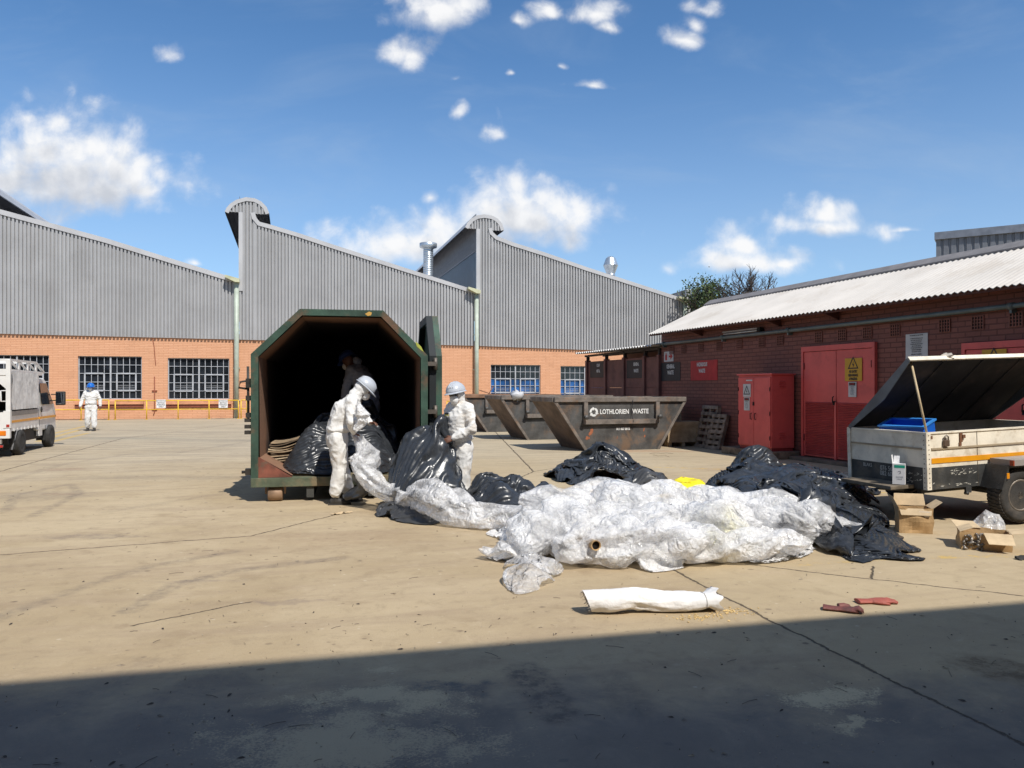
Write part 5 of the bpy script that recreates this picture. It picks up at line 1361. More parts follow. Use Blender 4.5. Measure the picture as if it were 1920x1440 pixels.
# ------------------------------------------------------------------ cardboard boxes on the ground
mat_card = M('brown_cardboard', (0.46, 0.30, 0.145), 0.8, 0, 0.14, 7, 0.2, 40, dirt=(0.36, 0.21, 0.085), dirt_amt=0.5, dirt_scale=6)
mat_card_in = M('pale_cardboard_inside', (0.58, 0.44, 0.27), 0.8, 0, 0.1, 7)
def flapq(a, b_, out, up, L):
    a = Vector(a); b_ = Vector(b_); d = (Vector(out) * L) + Vector((0, 0, up * L)); dd = (b_ - a) * 0.04
    return [a, b_, b_ + d - dd, a + d + dd]
def carton(pos, yaw, w, d, h, label, flaps, squash=0.0, seed=1):
    o = empty('cardboard_box', pos, yaw, label=label, cat='cardboard box', group='cardboard boxes on the ground')
    random.seed(seed)
    bm = bmesh.new()
    q = lambda x, y, z: bm.verts.new((x, y, z))
    nz, nn_ = 7, 10
    per = [(i / nn_ * w, 0) for i in range(nn_)] + [(w, i / nn_ * d) for i in range(nn_)] + [(w - i / nn_ * w, d) for i in range(nn_)] + [(0, d - i / nn_ * d) for i in range(nn_)]
    rows = []
    for k in range(nz + 1):
        z = h * k / nz; r = []
        for (x, y) in per:
            n_ = mnoise.noise(Vector((x * 7 + seed, y * 7, z * 9))) * 0.018 * squash + (0.03 * squash * math.sin(math.pi * k / nz) * mnoise.noise(Vector((x * 4, y * 4 + seed, z * 3))))
            cx, cy = x - w / 2, y - d / 2; l = math.hypot(cx, cy)
            r.append(q(x + cx / l * n_ * 1.5, y + cy / l * n_ * 1.5, max(0.002, z + (n_ if k > 0 else 0))))
        rows.append(r)
    m_ = len(per)
    for k in range(nz):
        for j in range(m_): bm.faces.new((rows[k][j], rows[k][(j+1) % m_], rows[k+1][(j+1) % m_], rows[k+1][j]))
    bm.faces.new(rows[0][::-1])
    mb = MB(); mb.bm(bm); body = mb.build('box', mat_card, o)
    # inside faces, slightly smaller
    for (nm, e0, e1, out, up, L) in flaps:
        mb = MB(); p = flapq(e0, e1, out, up, L); off = Vector((0, 0, 0.004)); mb.add([*p, *[x + off for x in p]], [(0, 1, 2, 3), (7, 6, 5, 4), (0, 4, 5, 1), (1, 5, 6, 2), (2, 6, 7, 3), (3, 7, 4, 0)]); mb.build('flap', mat_card_in, o)
    return o
w, d, h = 0.33, 0.27, 0.27
b1p = G(1686, 999)
carton(b1p, R(-14), w, d, h, 'upright crumpled cardboard box with a white label, beside the black plastic', [
    ('a', (0, d, h), (w, d, h), (0, .25, 0), .97, .13), ('b', (0, 0, h), (0, d, h), (-.45, 0, 0), .85, .15), ('c', (w, 0, h), (w, d, h), (.75, 0, 0), .55, .14), ('d', (0, 0, h), (w, 0, h), (0, -.35, 0), -.75, .09)], 1.0, 3)
lab = MB(); lab.quad((0.195, -0.012, 0.185), (0.30, -0.014, 0.185), (0.30, -0.018, 0.245), (0.195, -0.016, 0.245)); lo = lab.build('label', M('white_label', (0.70, 0.66, 0.62), 0.6), None, fix=False)
lo.parent = [q for q in C.objects if q.name.startswith('cardboard_box')][-1]
w, d, h = 0.44, 0.30, 0.17
b2p = G(1800, 1029)
bx2 = carton(b2p, R(-24), w, d, h, 'low torn cardboard box with open flaps, in front of the trailer wheel', [
    ('a', (0.20, 0, h), (w, 0, h), (.12, -.72, 0), -.5, .17), ('b', (0, 0, h), (0, d, h), (.88, .1, 0), .32, .13), ('c', (w, 0, h), (w, d, h), (.98, 0, 0), .16, .15), ('d', (0, d, h), (w * .5, d, h), (-.3, .9, 0), .30, .15)], 0.7, 8)
# scrap fittings spilling out of the torn side
random.seed(12); mb = MB()
for i in range(46):
    c = Vector((random.uniform(0.03, 0.20), random.uniform(-0.04, 0.04), random.uniform(0.015, 0.15)))
    a = Vector((random.uniform(-1, 1), random.uniform(-1, 1), random.uniform(-1, 1))).normalized() * random.uniform(0.012, 0.035)
    mb.tube([c - a, c + a], random.uniform(0.006, 0.014), 6)
tag(mb.build('scrap_fittings', M('mixed_scrap_metal', (0.26, 0.23, 0.20), 0.45, 0.5, 0.4, 20)), 'small heap of grey scrap metal fittings spilling from the torn side of the low box', 'scrap metal', kind='stuff').matrix_world = bx2.matrix_basis.copy()

# ------------------------------------------------------------------ white pickup with canopy
def gpt(px, py): return G(px, py)
wf, wrr = Vector((-12.52, 20.93, 0)), Vector((-11.70, 18.35, 0))
fd = (wf - wrr).normalized(); BYAW = math.atan2(fd.y, fd.x)
truck = empty('pickup_truck', wrr, BYAW, label='small white cab-over pickup with grey canvas canopy, seen from behind at the left edge', cat='pickup')
# local axes: x forwards, y to the left of the truck, origin at the right rear wheel contact
mat_tr = M('white_truck_paint', (0.70, 0.69, 0.66), 0.3, 0, 0.05, 2, dirt=(0.55, 0.50, 0.42), dirt_amt=0.35)
mat_canvas = M('grey_canvas', (0.76, 0.72, 0.67), 0.8, 0, 0.12, 4, 0.5, 9)
mat_chas = M('truck_chassis_black', (0.022, 0.021, 0.02), 0.7)
mat_gl2 = glass_material('cab_glass', (0.02, 0.022, 0.026), 0.05)
Wd = 1.66; y0, y1 = 0.10, 0.10 + Wd - 0.0         # body between y0 (right side) and y1 (left side); wheels under it
y0 = 0.03; y1 = y0 + Wd
xr, xb, xc = -0.80, 1.50, 3.35                    # rear end, end of load bed, front of cab
zb_, zs = 0.66, 1.04
mb = MB(); mb.box((xr, y0, zb_), (xb, y0 + 0.03, zs)); mb.box((xr + 0.0, y0 + .03, zb_), (xr + 0.03, y1 - .03, zs)); mb.box((xr, y1 - 0.03, zb_), (xb, y1, zs)); mb.box((xb - 0.03, y0 + .03, zb_), (xb, y1 - .03, zs)); mb.box((xr + .03, y0 + .03, zb_), (xb - .03, y1 - .03, zb_ + 0.04)); mb.build('load_bed', mat_tr, truck)
mb = MB(); mb.box((xr + 0.02, y0 - 0.006, 0.79), (xb, y0 - 0.001, 0.845)); mb.build('stripe', mat_or, truck)
mb = MB(); mb.box((xr + 0.12, y0 - 0.02, zs - 0.09), (xb - 0.1, y0 - 0.002, zs + 0.02)); mb.build('side_panel', M('grey_side_panel', (0.20, 0.19, 0.18), 0.5), truck)
mb = MB()
for x in (xr - 0.012, ): mb.box((x, y0 - 0.02, zb_ + 0.02), (x + 0.10, y0 + 0.12, zs + 0.03))
for x in np.arange(xr + 0.3, xb, 0.28): mb.box((x, y0 - 0.012, zb_ - 0.07), (x + 0.05, y0 + 0.0, zb_ - 0.005))
mb.box((xr, y0, zb_ - 0.06), (xb, y0 + 0.05, zb_ - 0.002)); mb.build('bed_hardware', mat_tr, truck)
# canopy: frame and canvas
zc = 1.96; zr = 2.24
mb = MB()
for y in (y0 + 0.03, y1 - 0.03):
    for x in (xr + 0.05, xb - 0.05): mb.beam((x, y, zs + 0.02), (x, y, zr if x < 0 else zc + 0.02), 0.09, 0.09)
    mb.beam((xr + 0.05, y, zc), (xb + 0.35, y, zc), 0.08, 0.08)
mb.beam((xr + 0.05, y0 + 0.075, zc), (xr + 0.05, y1 - 0.075, zc), 0.09, 0.14); mb.beam((xb - 0.05, y0 + .075, zc), (xb - 0.05, y1 - .075, zc), 0.08, 0.08)
mb.prism([(xr + 0.02, y0 + 0.08, zc - 0.07), (xr + 0.02, y0 + 0.40, zc - 0.07), (xr + 0.02, y0 + 0.08, zc - 0.38)], (0.04, 0, 0))
mb.build('canopy_frame', mat_tr, truck)
mb = MB()
for y in (y0 + 0.03, y1 - 0.03):
    mb.beam((xr + 0.05, y, zr), (xb - 0.10, y, zr), 0.05, 0.05); mb.beam((xb - 0.10, y, zr), (xb + 0.60, y, zc + 0.05), 0.05, 0.05); mb.beam((xr + .1, y, zc + .05), (xb + 0.62, y, zc + 0.03), 0.04, 0.04)
    xs = np.linspace(xr + 0.10, xb - 0.1, 4)
    for i, x in enumerate(xs[1:]):
        mb.beam((x, y, zc + 0.05), (x, y, zr), 0.10 if i < 3 else .05, 0.04); mb.beam((xs[i] + 0.1, y, zr - 0.03), (x - 0.02, y, zc + 0.05), 0.035, 0.035)
for x in (xr + 0.05, 0.4, xb - 0.10): mb.beam((x, y0 + 0.05, zr), (x, y1 - 0.05, zr), 0.05, 0.05)
mb.build('roof_rack', mat_tr, truck)
n1, n2 = 40, 16
for yy in (y0 - 0.025, y1 + 0.025):
    A = np.zeros((n2, n1, 3))
    for i in range(n2):
        for j in range(n1):
            u, v = j / (n1 - 1), i / (n2 - 1)
            A[i, j] = (xr + 0.11 + u * (xb - xr - 0.22), yy + 0.016 * mnoise.noise(Vector((u * 16 + 1.5 * v, v * 1.6, yy))) + 0.008 * mnoise.noise(Vector((u * 40, v * 6, yy))), zs + 0.05 + v * (zc - zs - 0.04))
    mb = MB(); mb.grid(A); cv = mb.build('side_canvas', mat_canvas, truck)
    if yy < 0:
        ct = MB()
        for tx, x, z, sz in (('CANOPIES', xr + 0.45, 1.73, 0.08), ('AND RACKS', xr + 1.7, 1.70, 0.08), ('CUSTOM', xr + 0.42, 1.50, 0.075), ('MADE', xr + 0.40, 1.42, 0.075), ('CANOPIES', xr + 1.15, 1.47, 0.08), ('TEL', xr + 0.55, 1.18, 0.08), ('TEL', xr + 1.75, 1.19, 0.08)):
            add_text(ct, tx, (x, yy - 0.022, z), (1, 0, 0), (0, 0, 1), sz, sx=0.9)
        ct.build('canvas_lettering', M('faded_dark_lettering', (0.18, 0.175, 0.18), 0.7), cv, fix=False)
mb = MB(); mb.box((xr + 0.05, y0 + 0.05, zc + 0.045), (xb + 0.3, y1 - 0.05, zc + 0.06)); mb.build('canopy_roof', mat_canvas, truck)
mb = MB(); mb.box((xb - 0.12, y0 + 0.06, zs), (xb - 0.10, y1 - 0.06, zc - 0.05)); mb.box((xr + 0.06, y0 + 0.06, zb_ + 0.05), (xb - 0.14, y1 - 0.06, zs - 0.1)); mb.build('canopy_dark_inside', mat_chas, truck)
mb = MB(); mb.tube([(xr + 0.03, y0 + 0.06, 1.53), (xr - 0.01, y0 + 0.17, 1.53), (xr - 0.01, y0 + 0.17, 1.29), (xr + 0.03, y0 + 0.06, 1.29)], 0.018, 8); mb.build('grab_handle', mat_tr, truck)
# tail: lamp cluster, bumper, red reflectors
mb = MB(); mb.mi = 0; mb.cbox((xr - 0.03, y0 + 0.06, 0.50), (xr + 0.05, y0 + 0.24, 0.62), 0.02); mb.mi = 1; mb.cbox((xr - 0.031, y0 + 0.241, 0.50), (xr + 0.05, y0 + 0.55, 0.62), 0.02)
mb.build('tail_lamp', [M('amber_tail_lens', (0.75, 0.20, 0.01), 0.2), M('red_tail_lens', (0.42, 0.015, 0.012), 0.2)], truck)
mb = MB(); mb.cbox((xr - 0.02, y0 - 0.01, 0.44), (xr + 0.10, y1, 0.655), 0.01); mb.build('lamp_panel', mat_tr, truck)
mb = MB(); mb.box((xr - 0.06, y0 + 0.15, 0.32), (xr + 0.02, y1 - .15, 0.42)); mb.build('bumper', M('grey_bumper', (0.30, 0.28, 0.25), 0.4), truck)
mb = MB(); mb.box((xr - 0.065, y0 + 0.12, 0.24), (xr - 0.03, y1 - .15, 0.29)); mb.box((xr - 0.02, y0 - 0.004, 0.70), (xr - 0.013, y0 + 0.06, 0.76)); mb.build('red_reflector', M('red_bar', (0.40, 0.03, 0.02), 0.4), truck)
# cab
cabp = [(xb + 0.05, 0.50), (xb + 0.05, 1.80), (xb + 0.20, 1.86), (xb + 0.95, 1.86), (xb + 1.15, 1.76), (xb + 1.72, 1.14), (xb + 1.86, 0.95), (xb + 1.88, 0.45)]
bm = bmesh.new()
a_ = [bm.verts.new((x, y0 + 0.03, z)) for x, z in cabp]; b_2 = [bm.verts.new((x, y1 - 0.03, z)) for x, z in cabp]
n = len(cabp)
bm.faces.new(a_); bm.faces.new(b_2[::-1])
for i in range(n): bm.faces.new((a_[i], b_2[i], b_2[(i+1) % n], a_[(i+1) % n]))
for v_ in bm.verts:
    if v_.co.z > 1.5: v_.co.y += 0.07 * (1 if v_.co.y < 0.5 else -1)
bmesh.ops.recalc_face_normals(bm, faces=bm.faces[:])
bmesh.ops.bevel(bm, geom=bm.edges[:], offset=0.05, segments=3, affect='EDGES', profile=0.6)
mb = MB(); mb.smooth = True; mb.bm(bm); cab = mb.build('cab', mat_tr, truck)
mb = MB(); yy = y0 + 0.024
def sidey(z): return y0 + 0.012 + max(0, (z - 1.15)) * 0.095
q = [(xb + 0.42, 1.16), (xb + 0.42, 1.72), (xb + 1.02, 1.72), (xb + 1.55, 1.16)]
mb.add([(x, sidey(z), z) for x, z in q], [(0, 1, 2, 3)]); mb.build('side_window', mat_gl2, cab, fix=False)
mb = MB(); q = [(xb + 0.16, 0.62), (xb + 0.16, 1.84), (xb + 0.20, 1.84), (xb + 0.20, 0.62)]
mb.add([(x, sidey(z) - .003, z) for x, z in q], [(0, 1, 2, 3)]); mb.build('door_gap', mat_chas, cab, fix=False)
mb = MB(); mb.box((xb + 0.16, y0 + 0.005, 0.79), (xb + 1.78, y0 + 0.028, 0.845)); mb.build('cab_stripe', mat_or, cab)
mb = MB(); mb.beam((xb + 1.38, y0 + 0.03, 1.25), (xb + 1.48, y0 - 0.10, 1.25), 0.03, 0.03); mb.beam((xb + 1.38, y0 + 0.03, 1.42), (xb + 1.48, y0 - 0.10, 1.42), 0.03, 0.03); mb.cbox((xb + 1.42, y0 - 0.30, 1.12), (xb + 1.52, y0 - 0.06, 1.50), 0.03); mir = mb.build('wing_mirror', mat_chas, truck)
mb = MB(); mb.quad((xb + 1.417, y0 - 0.28, 1.16), (xb + 1.417, y0 - 0.08, 1.16), (xb + 1.417, y0 - 0.08, 1.46), (xb + 1.417, y0 - 0.28, 1.46)); mb.build('mirror_glass', principled('mirror', (0.6, 0.65, 0.7), 0.03, 1.0)[0], mir, fix=False)
mb = MB(); mb.lathe([(0.0, 0), (0.075, 0), (0.075, .01), (0, .012)], 16, Matrix.Translation((xb + 0.42, y0 + 0.03, 1.03)) @ Matrix.Rotation(R(90), 4, 'X')); mb.build('fuel_cap', mat_chas, cab)
for x, zz in ((0, .30), (2.66, .30)):
    for y, s_ in ((0.06, 1), (y1 - 0.10, -1)):
        tm = Matrix.Translation((x, y + s_ * 0.0 + 0.02, zz)) @ Matrix.Rotation(R(90), 4, 'X')
        mb = MB(); mb.lathe([(0.17, -0.09), (0.19, -0.10), (0.27, -0.10), (0.30, -0.075), (0.30, 0.075), (0.27, 0.10), (0.19, 0.10), (0.17, 0.09)], 32, tm); wo = mb.build('wheel', mat_rub, truck)
        mb = MB(); mb.lathe([(0.172, -0.07), (0.172, 0.08), (0.155, 0.085), (0.13, 0.02), (0.07, 0.0), (0.07, 0.06), (0.0, 0.06)], 24, tm); mb.build('rim', mat_alloy, wo)
mb = MB(); mb.box((-0.50, y0 + .12, 0.28), (xc - 0.1, y1 - .12, 0.60)); mb.box((-0.36, y0 + 0.02, 0.16), (-0.33, y0 + 0.24, 0.62)); mb.box((2.30, y0 + 0.03, 0.2), (2.33, y0 + 0.25, 0.6)); mb.build('underbody', mat_chas, truck)
mb = MB(); mb.beam((-0.37, y0 + .10, 0.15), (-0.25, y0 + .02, 0.62), 0.10, 0.015); mb.build('mud_flap', M('grey_mud_flap', (0.22, 0.22, 0.23), 0.6), truck)
mb = MB(); mb.box((1.7, y0 + 0.03, 0.35), (2.0, y0 + 0.10, 0.62)); mb.build('step', mat_tr, truck)

# ------------------------------------------------------------------ canvas roll, gloves, bits
mat_cloth_w = M('white_woven_cloth', (0.74, 0.72, 0.70), 0.75, 0, 0.08, 6, 0.3, 45)
ra, rb = G(1107, 1157), G(1348, 1148)
roll = empty('rolled_sack', ra, label='white woven roll lying on the concrete with a tied, flared right end', cat='roll')
dv = rb - ra; L = dv.length; yaw = math.atan2(dv.y, dv.x); roll.rotation_euler = (0, 0, yaw)
roll_len = L
# yellow crumbs at its end
random.seed(21); mb = MB()
for i in range(240):
    a = random.uniform(0, 6.28); rr = abs(random.gauss(0, 0.075))
    base = G(1362, 1146) if random.random() < .62 else (G(1290, 1160) + (G(1335, 1157) - G(1290, 1160)) * random.random())
    c = base + Vector((rr * 1.5 * math.cos(a), rr * math.sin(a) * .8, 0.002)); s = random.uniform(0.002, 0.0075)
    M4 = Matrix.Translation(c) @ Matrix.Rotation(random.uniform(0, 6), 4, 'Z') @ Matrix.Rotation(random.uniform(-.5, .5), 4, 'X')
    mb.box((-s, -s * .6, 0), (s, s * .6, s * .6), M4)
tag(mb.build('foam_crumbs', M('yellow_foam', (0.70, 0.50, 0.22), 0.8, 0, 0.2, 40)), 'scatter of yellow foam crumbs at the tied end of the white roll', 'foam crumbs', kind='stuff')

def glove(pos, yaw, label, twist, mat):
    bm = bmesh.new()
    # flat glove: cuff, palm, four fingers, thumb - skinned outline with thickness
    o = empty('rubber_glove', pos, yaw, label=label, cat='glove', group='red rubber gloves on the ground')
    m2 = MB()
    def lobe(pts, rs, flat=0.55):
        n = 12; rings = []
        for i, (p, r) in enumerate(zip(pts, rs)):
            a = pts[max(i-1, 0)]; b_ = pts[min(i+1, len(pts)-1)]
            d = (Vector(b_) - Vector(a)).normalized(); sd = Vector((-d.y, d.x, 0))
            rings.append([Vector(p) + sd * (r * math.cos(t)) + Vector((0, 0, r * flat * math.sin(t) + r * flat)) for t in [2 * math.pi * j / n for j in range(n)]])
        v = [q for r_ in rings for q in r_]; f = [(i*n+j, i*n+(j+1) % n, (i+1)*n+(j+1) % n, (i+1)*n+j) for i in range(len(pts)-1) for j in range(n)]
        f.append(tuple(reversed(range(n)))); f.append(tuple((len(pts)-1)*n + j for j in range(n)))
        m2.smooth = True; m2.add(v, f)
    lobe([(0, 0, 0), (0.05, 0.0, 0), (0.10, 0.002, 0), (0.16, 0.004, 0), (0.21, 0.0, 0.0), (0.235, 0, 0)], [0.052, 0.047, 0.045, 0.055, 0.056, 0.045], 0.32)
    if not twist:
        for y, L_, a in ((0.040, 0.075, .12), (0.014, 0.092, .04), (-0.013, 0.088, -.05), (-0.038, 0.068, -.16)):
            lobe([(0.215, y, 0.004), (0.215 + L_ * .5, y + a * L_ * .5, 0.008), (0.215 + L_ * .92, y + a * L_, 0.002), (0.215 + L_, y + a * L_, 0.002)], [0.0155, 0.0145, 0.012, 0.006], 0.7)
        lobe([(0.11, -0.03, 0.002), (0.16, -0.065, 0.004), (0.205, -0.075, 0.002), (0.215, -0.076, 0.002)], [0.02, 0.016, 0.012, 0.006], 0.7)
    else:
        for y, L_, a in ((0.034, 0.05, -.5), (0.012, 0.06, -.35), (-0.010, 0.06, -.2), (-0.032, 0.05, -.1)):
            lobe([(0.205, y, 0.006), (0.205 + L_ * .6, y + a * L_ * .5, 0.022), (0.205 + L_ * 1.0, y + a * L_, 0.010), (0.205 + L_ * 1.1, y + a * L_, 0.0)], [0.018, 0.017, 0.014, 0.006], 0.8)
        lobe([(0.10, 0.03, 0.012), (0.14, 0.050, 0.02), (0.175, 0.052, 0.018), (0.19, 0.05, 0.01)], [0.024, 0.020, 0.016, 0.008], 0.7)
    g_ = m2.build('glove_rubber', mat, o)
    sm = g_.modifiers.new('remesh', 'REMESH'); sm.mode = 'VOXEL'; sm.voxel_size = 0.0035; sm.use_smooth_shade = True
    ss = g_.modifiers.new('smooth', 'SMOOTH'); ss.iterations = 2
    return o
mat_gl = M('red_brown_rubber', (0.34, 0.085, 0.060), 0.6, 0, 0.15, 14, 0.3, 70, dirt=(0.22, 0.08, 0.06), dirt_amt=0.5, dirt_scale=14)
glove(G(1607, 1131), R(3), 'flat red rubber glove with spread fingers, lying in the sun', False, mat_gl)
glove(G(1543, 1142), R(-24), 'folded dark red rubber glove half in the shadow', True, M('dark_red_rubber', (0.15, 0.048, 0.038), 0.55, 0, 0.2, 14, 0.3, 70, dirt=(0.07, 0.035, 0.03), dirt_amt=0.7, dirt_scale=9))
# torn paper by the worker's feet, black scrap at the right edge
def scrap(name, pts, label, cat, mat, hh=0.02, seed=1):
    random.seed(seed); bm = bmesh.new(); n = 9
    A = np.zeros((5, 12, 3)); a, b_ = pts
    for i in range(5):
        for j in range(12):
            p = a + (b_ - a) * (j / 11); q = Vector((-(b_ - a).y, (b_ - a).x, 0)).normalized()
            w_ = 0.045 * (0.6 + 0.8 * abs(mnoise.noise(Vector((j * .5, seed, 0)))))
            r = p + q * ((i - 2) * w_ / 2); A[i, j] = (r.x, r.y, 0.006 + hh * abs(mnoise.noise(Vector((i * .8, j * .6, seed)))))
    m3 = MB(); m3.grid(A); return tag(m3.build(name, mat, fix=False), label, cat)
scrap('paper_scrap', (G(622, 966), G(658, 961)), 'crumpled brown paper scrap on the ground in front of the bending worker', 'paper', M('brown_paper', (0.50, 0.37, 0.22), 0.8), 0.05, 3)
scrap('rubber_scrap', (G(1907, 1050), G(1945, 1047)), 'black rubber scrap on the ground at the right edge', 'scrap', mat_rub, 0.07, 5)

# dry leaves, twigs and grit over the yard: nobody could count it
random.seed(33); mb = MB()
for i in range(1000):
    if i < 420:
        px, py = random.uniform(-50, 1970), random.uniform(1150, 1440)
    else:
        px, py = random.uniform(-50, 1970), random.uniform(830, 1200)
    c = G(px, py)
    kind = random.random()
    a = random.uniform(0, 6.28)
    M4 = Matrix.Translation(c + Vector((0, 0, 0.002))) @ Matrix.Rotation(a, 4, 'Z')
    if kind < 0.22:                               # curled leaf
        L = random.uniform(0.005, 0.022) * (1.0 if c.y < 7 else 1.3); w_ = L * random.uniform(.15, .3); mb.mi = 0 if random.random() < .8 else 1
        v = [M4 @ Vector(p) for p in ((-L, 0, .002), (-L*.3, w_, .006), (L*.4, w_*.8, .008), (L, 0, .003), (L*.3, -w_, .001), (-L*.4, -w_, .002))]
        mb.add(v, [(0, 1, 2, 3, 4, 5)])
    elif kind < 0.32:                             # twig
        L = random.uniform(0.01, 0.06); mb.mi = 0; p0 = M4 @ Vector((-L, 0, 0.002)); p1 = M4 @ Vector((L, random.uniform(-.3, .3) * L, 0.003)); mb.tube([p0, (p0 + p1) / 2 + Vector((0, .1 * L, .002)), p1], 0.0013, 4)
    else:                                         # grit
        s = random.uniform(0.001, 0.0034); mb.mi = random.choice((0, 1, 1, 2)); mb.box((-s, -s * .7, 0), (s, s * .7, s), M4)
tag(mb.build('leaf_litter', [M('dry_leaf_dark', (0.060, 0.045, 0.035), 0.8), M('dry_leaf_pale', (0.33, 0.27, 0.19), 0.8), M('grit', (0.42, 0.37, 0.29), 0.9)], fix=False), 'dry leaves, twigs and grit scattered over the concrete yard', 'litter', kind='stuff')

# ------------------------------------------------------------------ trees beyond the brick building
mat_bark = M('grey_bark', (0.075, 0.062, 0.055), 0.9, 0, 0.3, 10)
mat_leafm = [M('leaf_green', (0.075, 0.115, 0.030), 0.6, 0, 0.25, 6), M('leaf_green_dark', (0.032, 0.058, 0.020), 0.6, 0, 0.25, 6), M('leaf_green_pale', (0.13, 0.17, 0.05), 0.6, 0, 0.25, 6)]
def branches(mb, p, d, L, r, depth, tips, spread=0.5, rng=None):
    k = 4; pts = [p]; q = Vector(p); dd = Vector(d)
    for i in range(k):
        dd = (dd + Vector((rng.uniform(-.22, .22), rng.uniform(-.22, .22), rng.uniform(-.1, .2)))).normalized(); q = q + dd * (L / k); pts.append(q.copy())
    mb.tube(pts, [r * (1 - 0.4 * i / k) for i in range(k + 1)], 5 if depth > 2 else 4)
    if depth == 0 or r < 0.006:
        tips.append((pts[-1], dd)); return
    nb = 3 if rng.random() < .55 else 2
    for b_ in range(nb):
        nd = (dd + Vector((rng.uniform(-1, 1), rng.uniform(-1, 1), rng.uniform(-.35, .6))) * spread).normalized()
        branches(mb, pts[-1] if b_ < 2 else pts[2], nd, L * rng.uniform(.62, .85), r * 0.62, depth - 1, tips, spread, rng)
def tree(px, Y, htop_py, r, seed, label, leafy, name='tree', spread=0.65, levels=6, wide=1.0):
    rng = random.Random(seed)
    x = (px - 960) / F * Y; H = 1.6 + (727 - htop_py) / F * Y
    o = empty(name, (x, Y, 0), label=label, cat='tree')
    mb = MB(); tips = []
    trunk = H * (0.50 if not leafy else 0.34)
    mb.tube([(0, 0, 0), (0.05, 0, trunk * .5), (0, 0.05, trunk)], [r, r * .85, r * .7], 8)
    tops = []
    for b_ in range(4 if not leafy else 5):
        a = 2 * math.pi * b_ / 4.0 + rng.uniform(-.4, .4)
        branches(mb, Vector((0, 0.05, trunk * rng.uniform(.8, 1.0))), Vector((math.cos(a) * spread, math.sin(a) * spread, 1)).normalized(), (H - trunk) * .34, r * .55, levels, tips, spread, rng)
    zmax = max(v[2] for v in mb.v); sc = H / zmax
    mb.v = [(v[0] * sc * wide, v[1] * sc * wide, v[2] * sc) for v in mb.v]; tips = [(Vector((t.x * sc * wide, t.y * sc * wide, t.z * sc)), d) for t, d in tips]
    mb.build('trunk', mat_bark, o)
    if leafy:
        lf = MB()
        for t, d in tips:
            for i in range(leafy):
                c = t + Vector((rng.gauss(0, .25), rng.gauss(0, .25), rng.gauss(0, .22)))
                s = rng.uniform(.05, .11); n_ = Vector((rng.uniform(-1, 1), rng.uniform(-1, 1), rng.uniform(-.2, 1))).normalized(); t1 = n_.orthogonal().normalized(); t1 = Matrix.Rotation(rng.uniform(0, 6), 3, n_) @ t1; t2 = n_.cross(t1)
                lf.mi = rng.choice((0, 0, 1, 1, 2)); lf.add([c - t1 * s, c + t2 * s * .55, c + t1 * s, c - t2 * s * .55], [(0, 1, 2, 3)])
        lf.build('crown', mat_leafm, o, fix=False)
    return o
tree(1318, 46.0, 524, 0.16, 5, 'leafy green tree between the factory corner and the white roof', 12, spread=0.36, levels=4, wide=.55)
tree(1303, 66.0, 538, 0.15, 8, 'sparse dark green tree farthest back, just right of the factory corner', 8, spread=0.22, levels=4, wide=.35)
tree(1394, 46.0, 500, 0.34, 15, 'bare leafless spreading tree behind the white roof', 0, 'bare_tree', spread=0.8, levels=6, wide=1.15)
tree(1347, 47.0, 506, 0.16, 27, 'thin bare tree stem beside the leafy green tree', 0, 'bare_tree', spread=0.4, levels=4)
# ------------------------------------------------------------------ people
mat_suit = M('white_coverall', (0.70, 0.69, 0.67), 0.75, 0, 0.04, 5, 0.5, 14, dirt=(0.52, 0.42, 0.31), dirt_amt=0.55, dirt_scale=4)
mat_suit_dark = M('dark_blue_overall', (0.30, 0.33, 0.40), 0.8, 0, 0.15, 5)
mat_skin = M('brown_skin', (0.16, 0.075, 0.048), 0.5, 0, 0.08, 12)
mat_boot = M('black_boot', (0.03, 0.028, 0.026), 0.6, 0, 0.2, 9, dirt=(0.12, 0.10, 0.08), dirt_amt=0.5)
mat_mask = M('white_mask', (0.78, 0.77, 0.75), 0.7, 0, 0.04, 9)
mat_goggle = M('dark_goggles', (0.03, 0.03, 0.035), 0.15)
mat_hat_grey = M('grey_hard_hat', (0.46, 0.49, 0.535), 0.3, 0, 0.05, 5)
mat_hat_blue = M('blue_hard_hat', (0.01, 0.14, 0.52), 0.3, 0, 0.05, 5)
mat_hat_navy = M('navy_hard_hat', (0.03, 0.06, 0.20), 0.4, 0, 0.05, 5)

def loft(mb, secs, n=20):
    """closed body through oval sections (centre, right*a, forward*b)"""
    v = []; f = []
    for (c, a, b_) in secs:
        c = Vector(c); a = Vector(a); b_ = Vector(b_)
        for j in range(n):
            t = 2 * math.pi * j / n
            ct, st = math.cos(t), math.sin(t)
            k = 0.86
            v.append(c + a * (math.copysign(abs(ct) ** k, ct)) + b_ * (math.copysign(abs(st) ** k, st)))
    m = len(secs)
    for i in range(m - 1):
        for j in range(n):
            f.append((i*n+j, i*n+(j+1) % n, (i+1)*n+(j+1) % n, (i+1)*n+j))
    f.append(tuple(reversed(range(n)))); f.append(tuple((m-1)*n + j for j in range(n)))
    mb.add(v, f)
def limb(mb, pts, rs):
    """tapering limb through joints, with rounded ends"""
    pts = [Vector(p) for p in pts]
    mb.tube(pts, list(rs), 14)
    for p, r in zip(pts, rs): mb.ball(p, r, n=10)
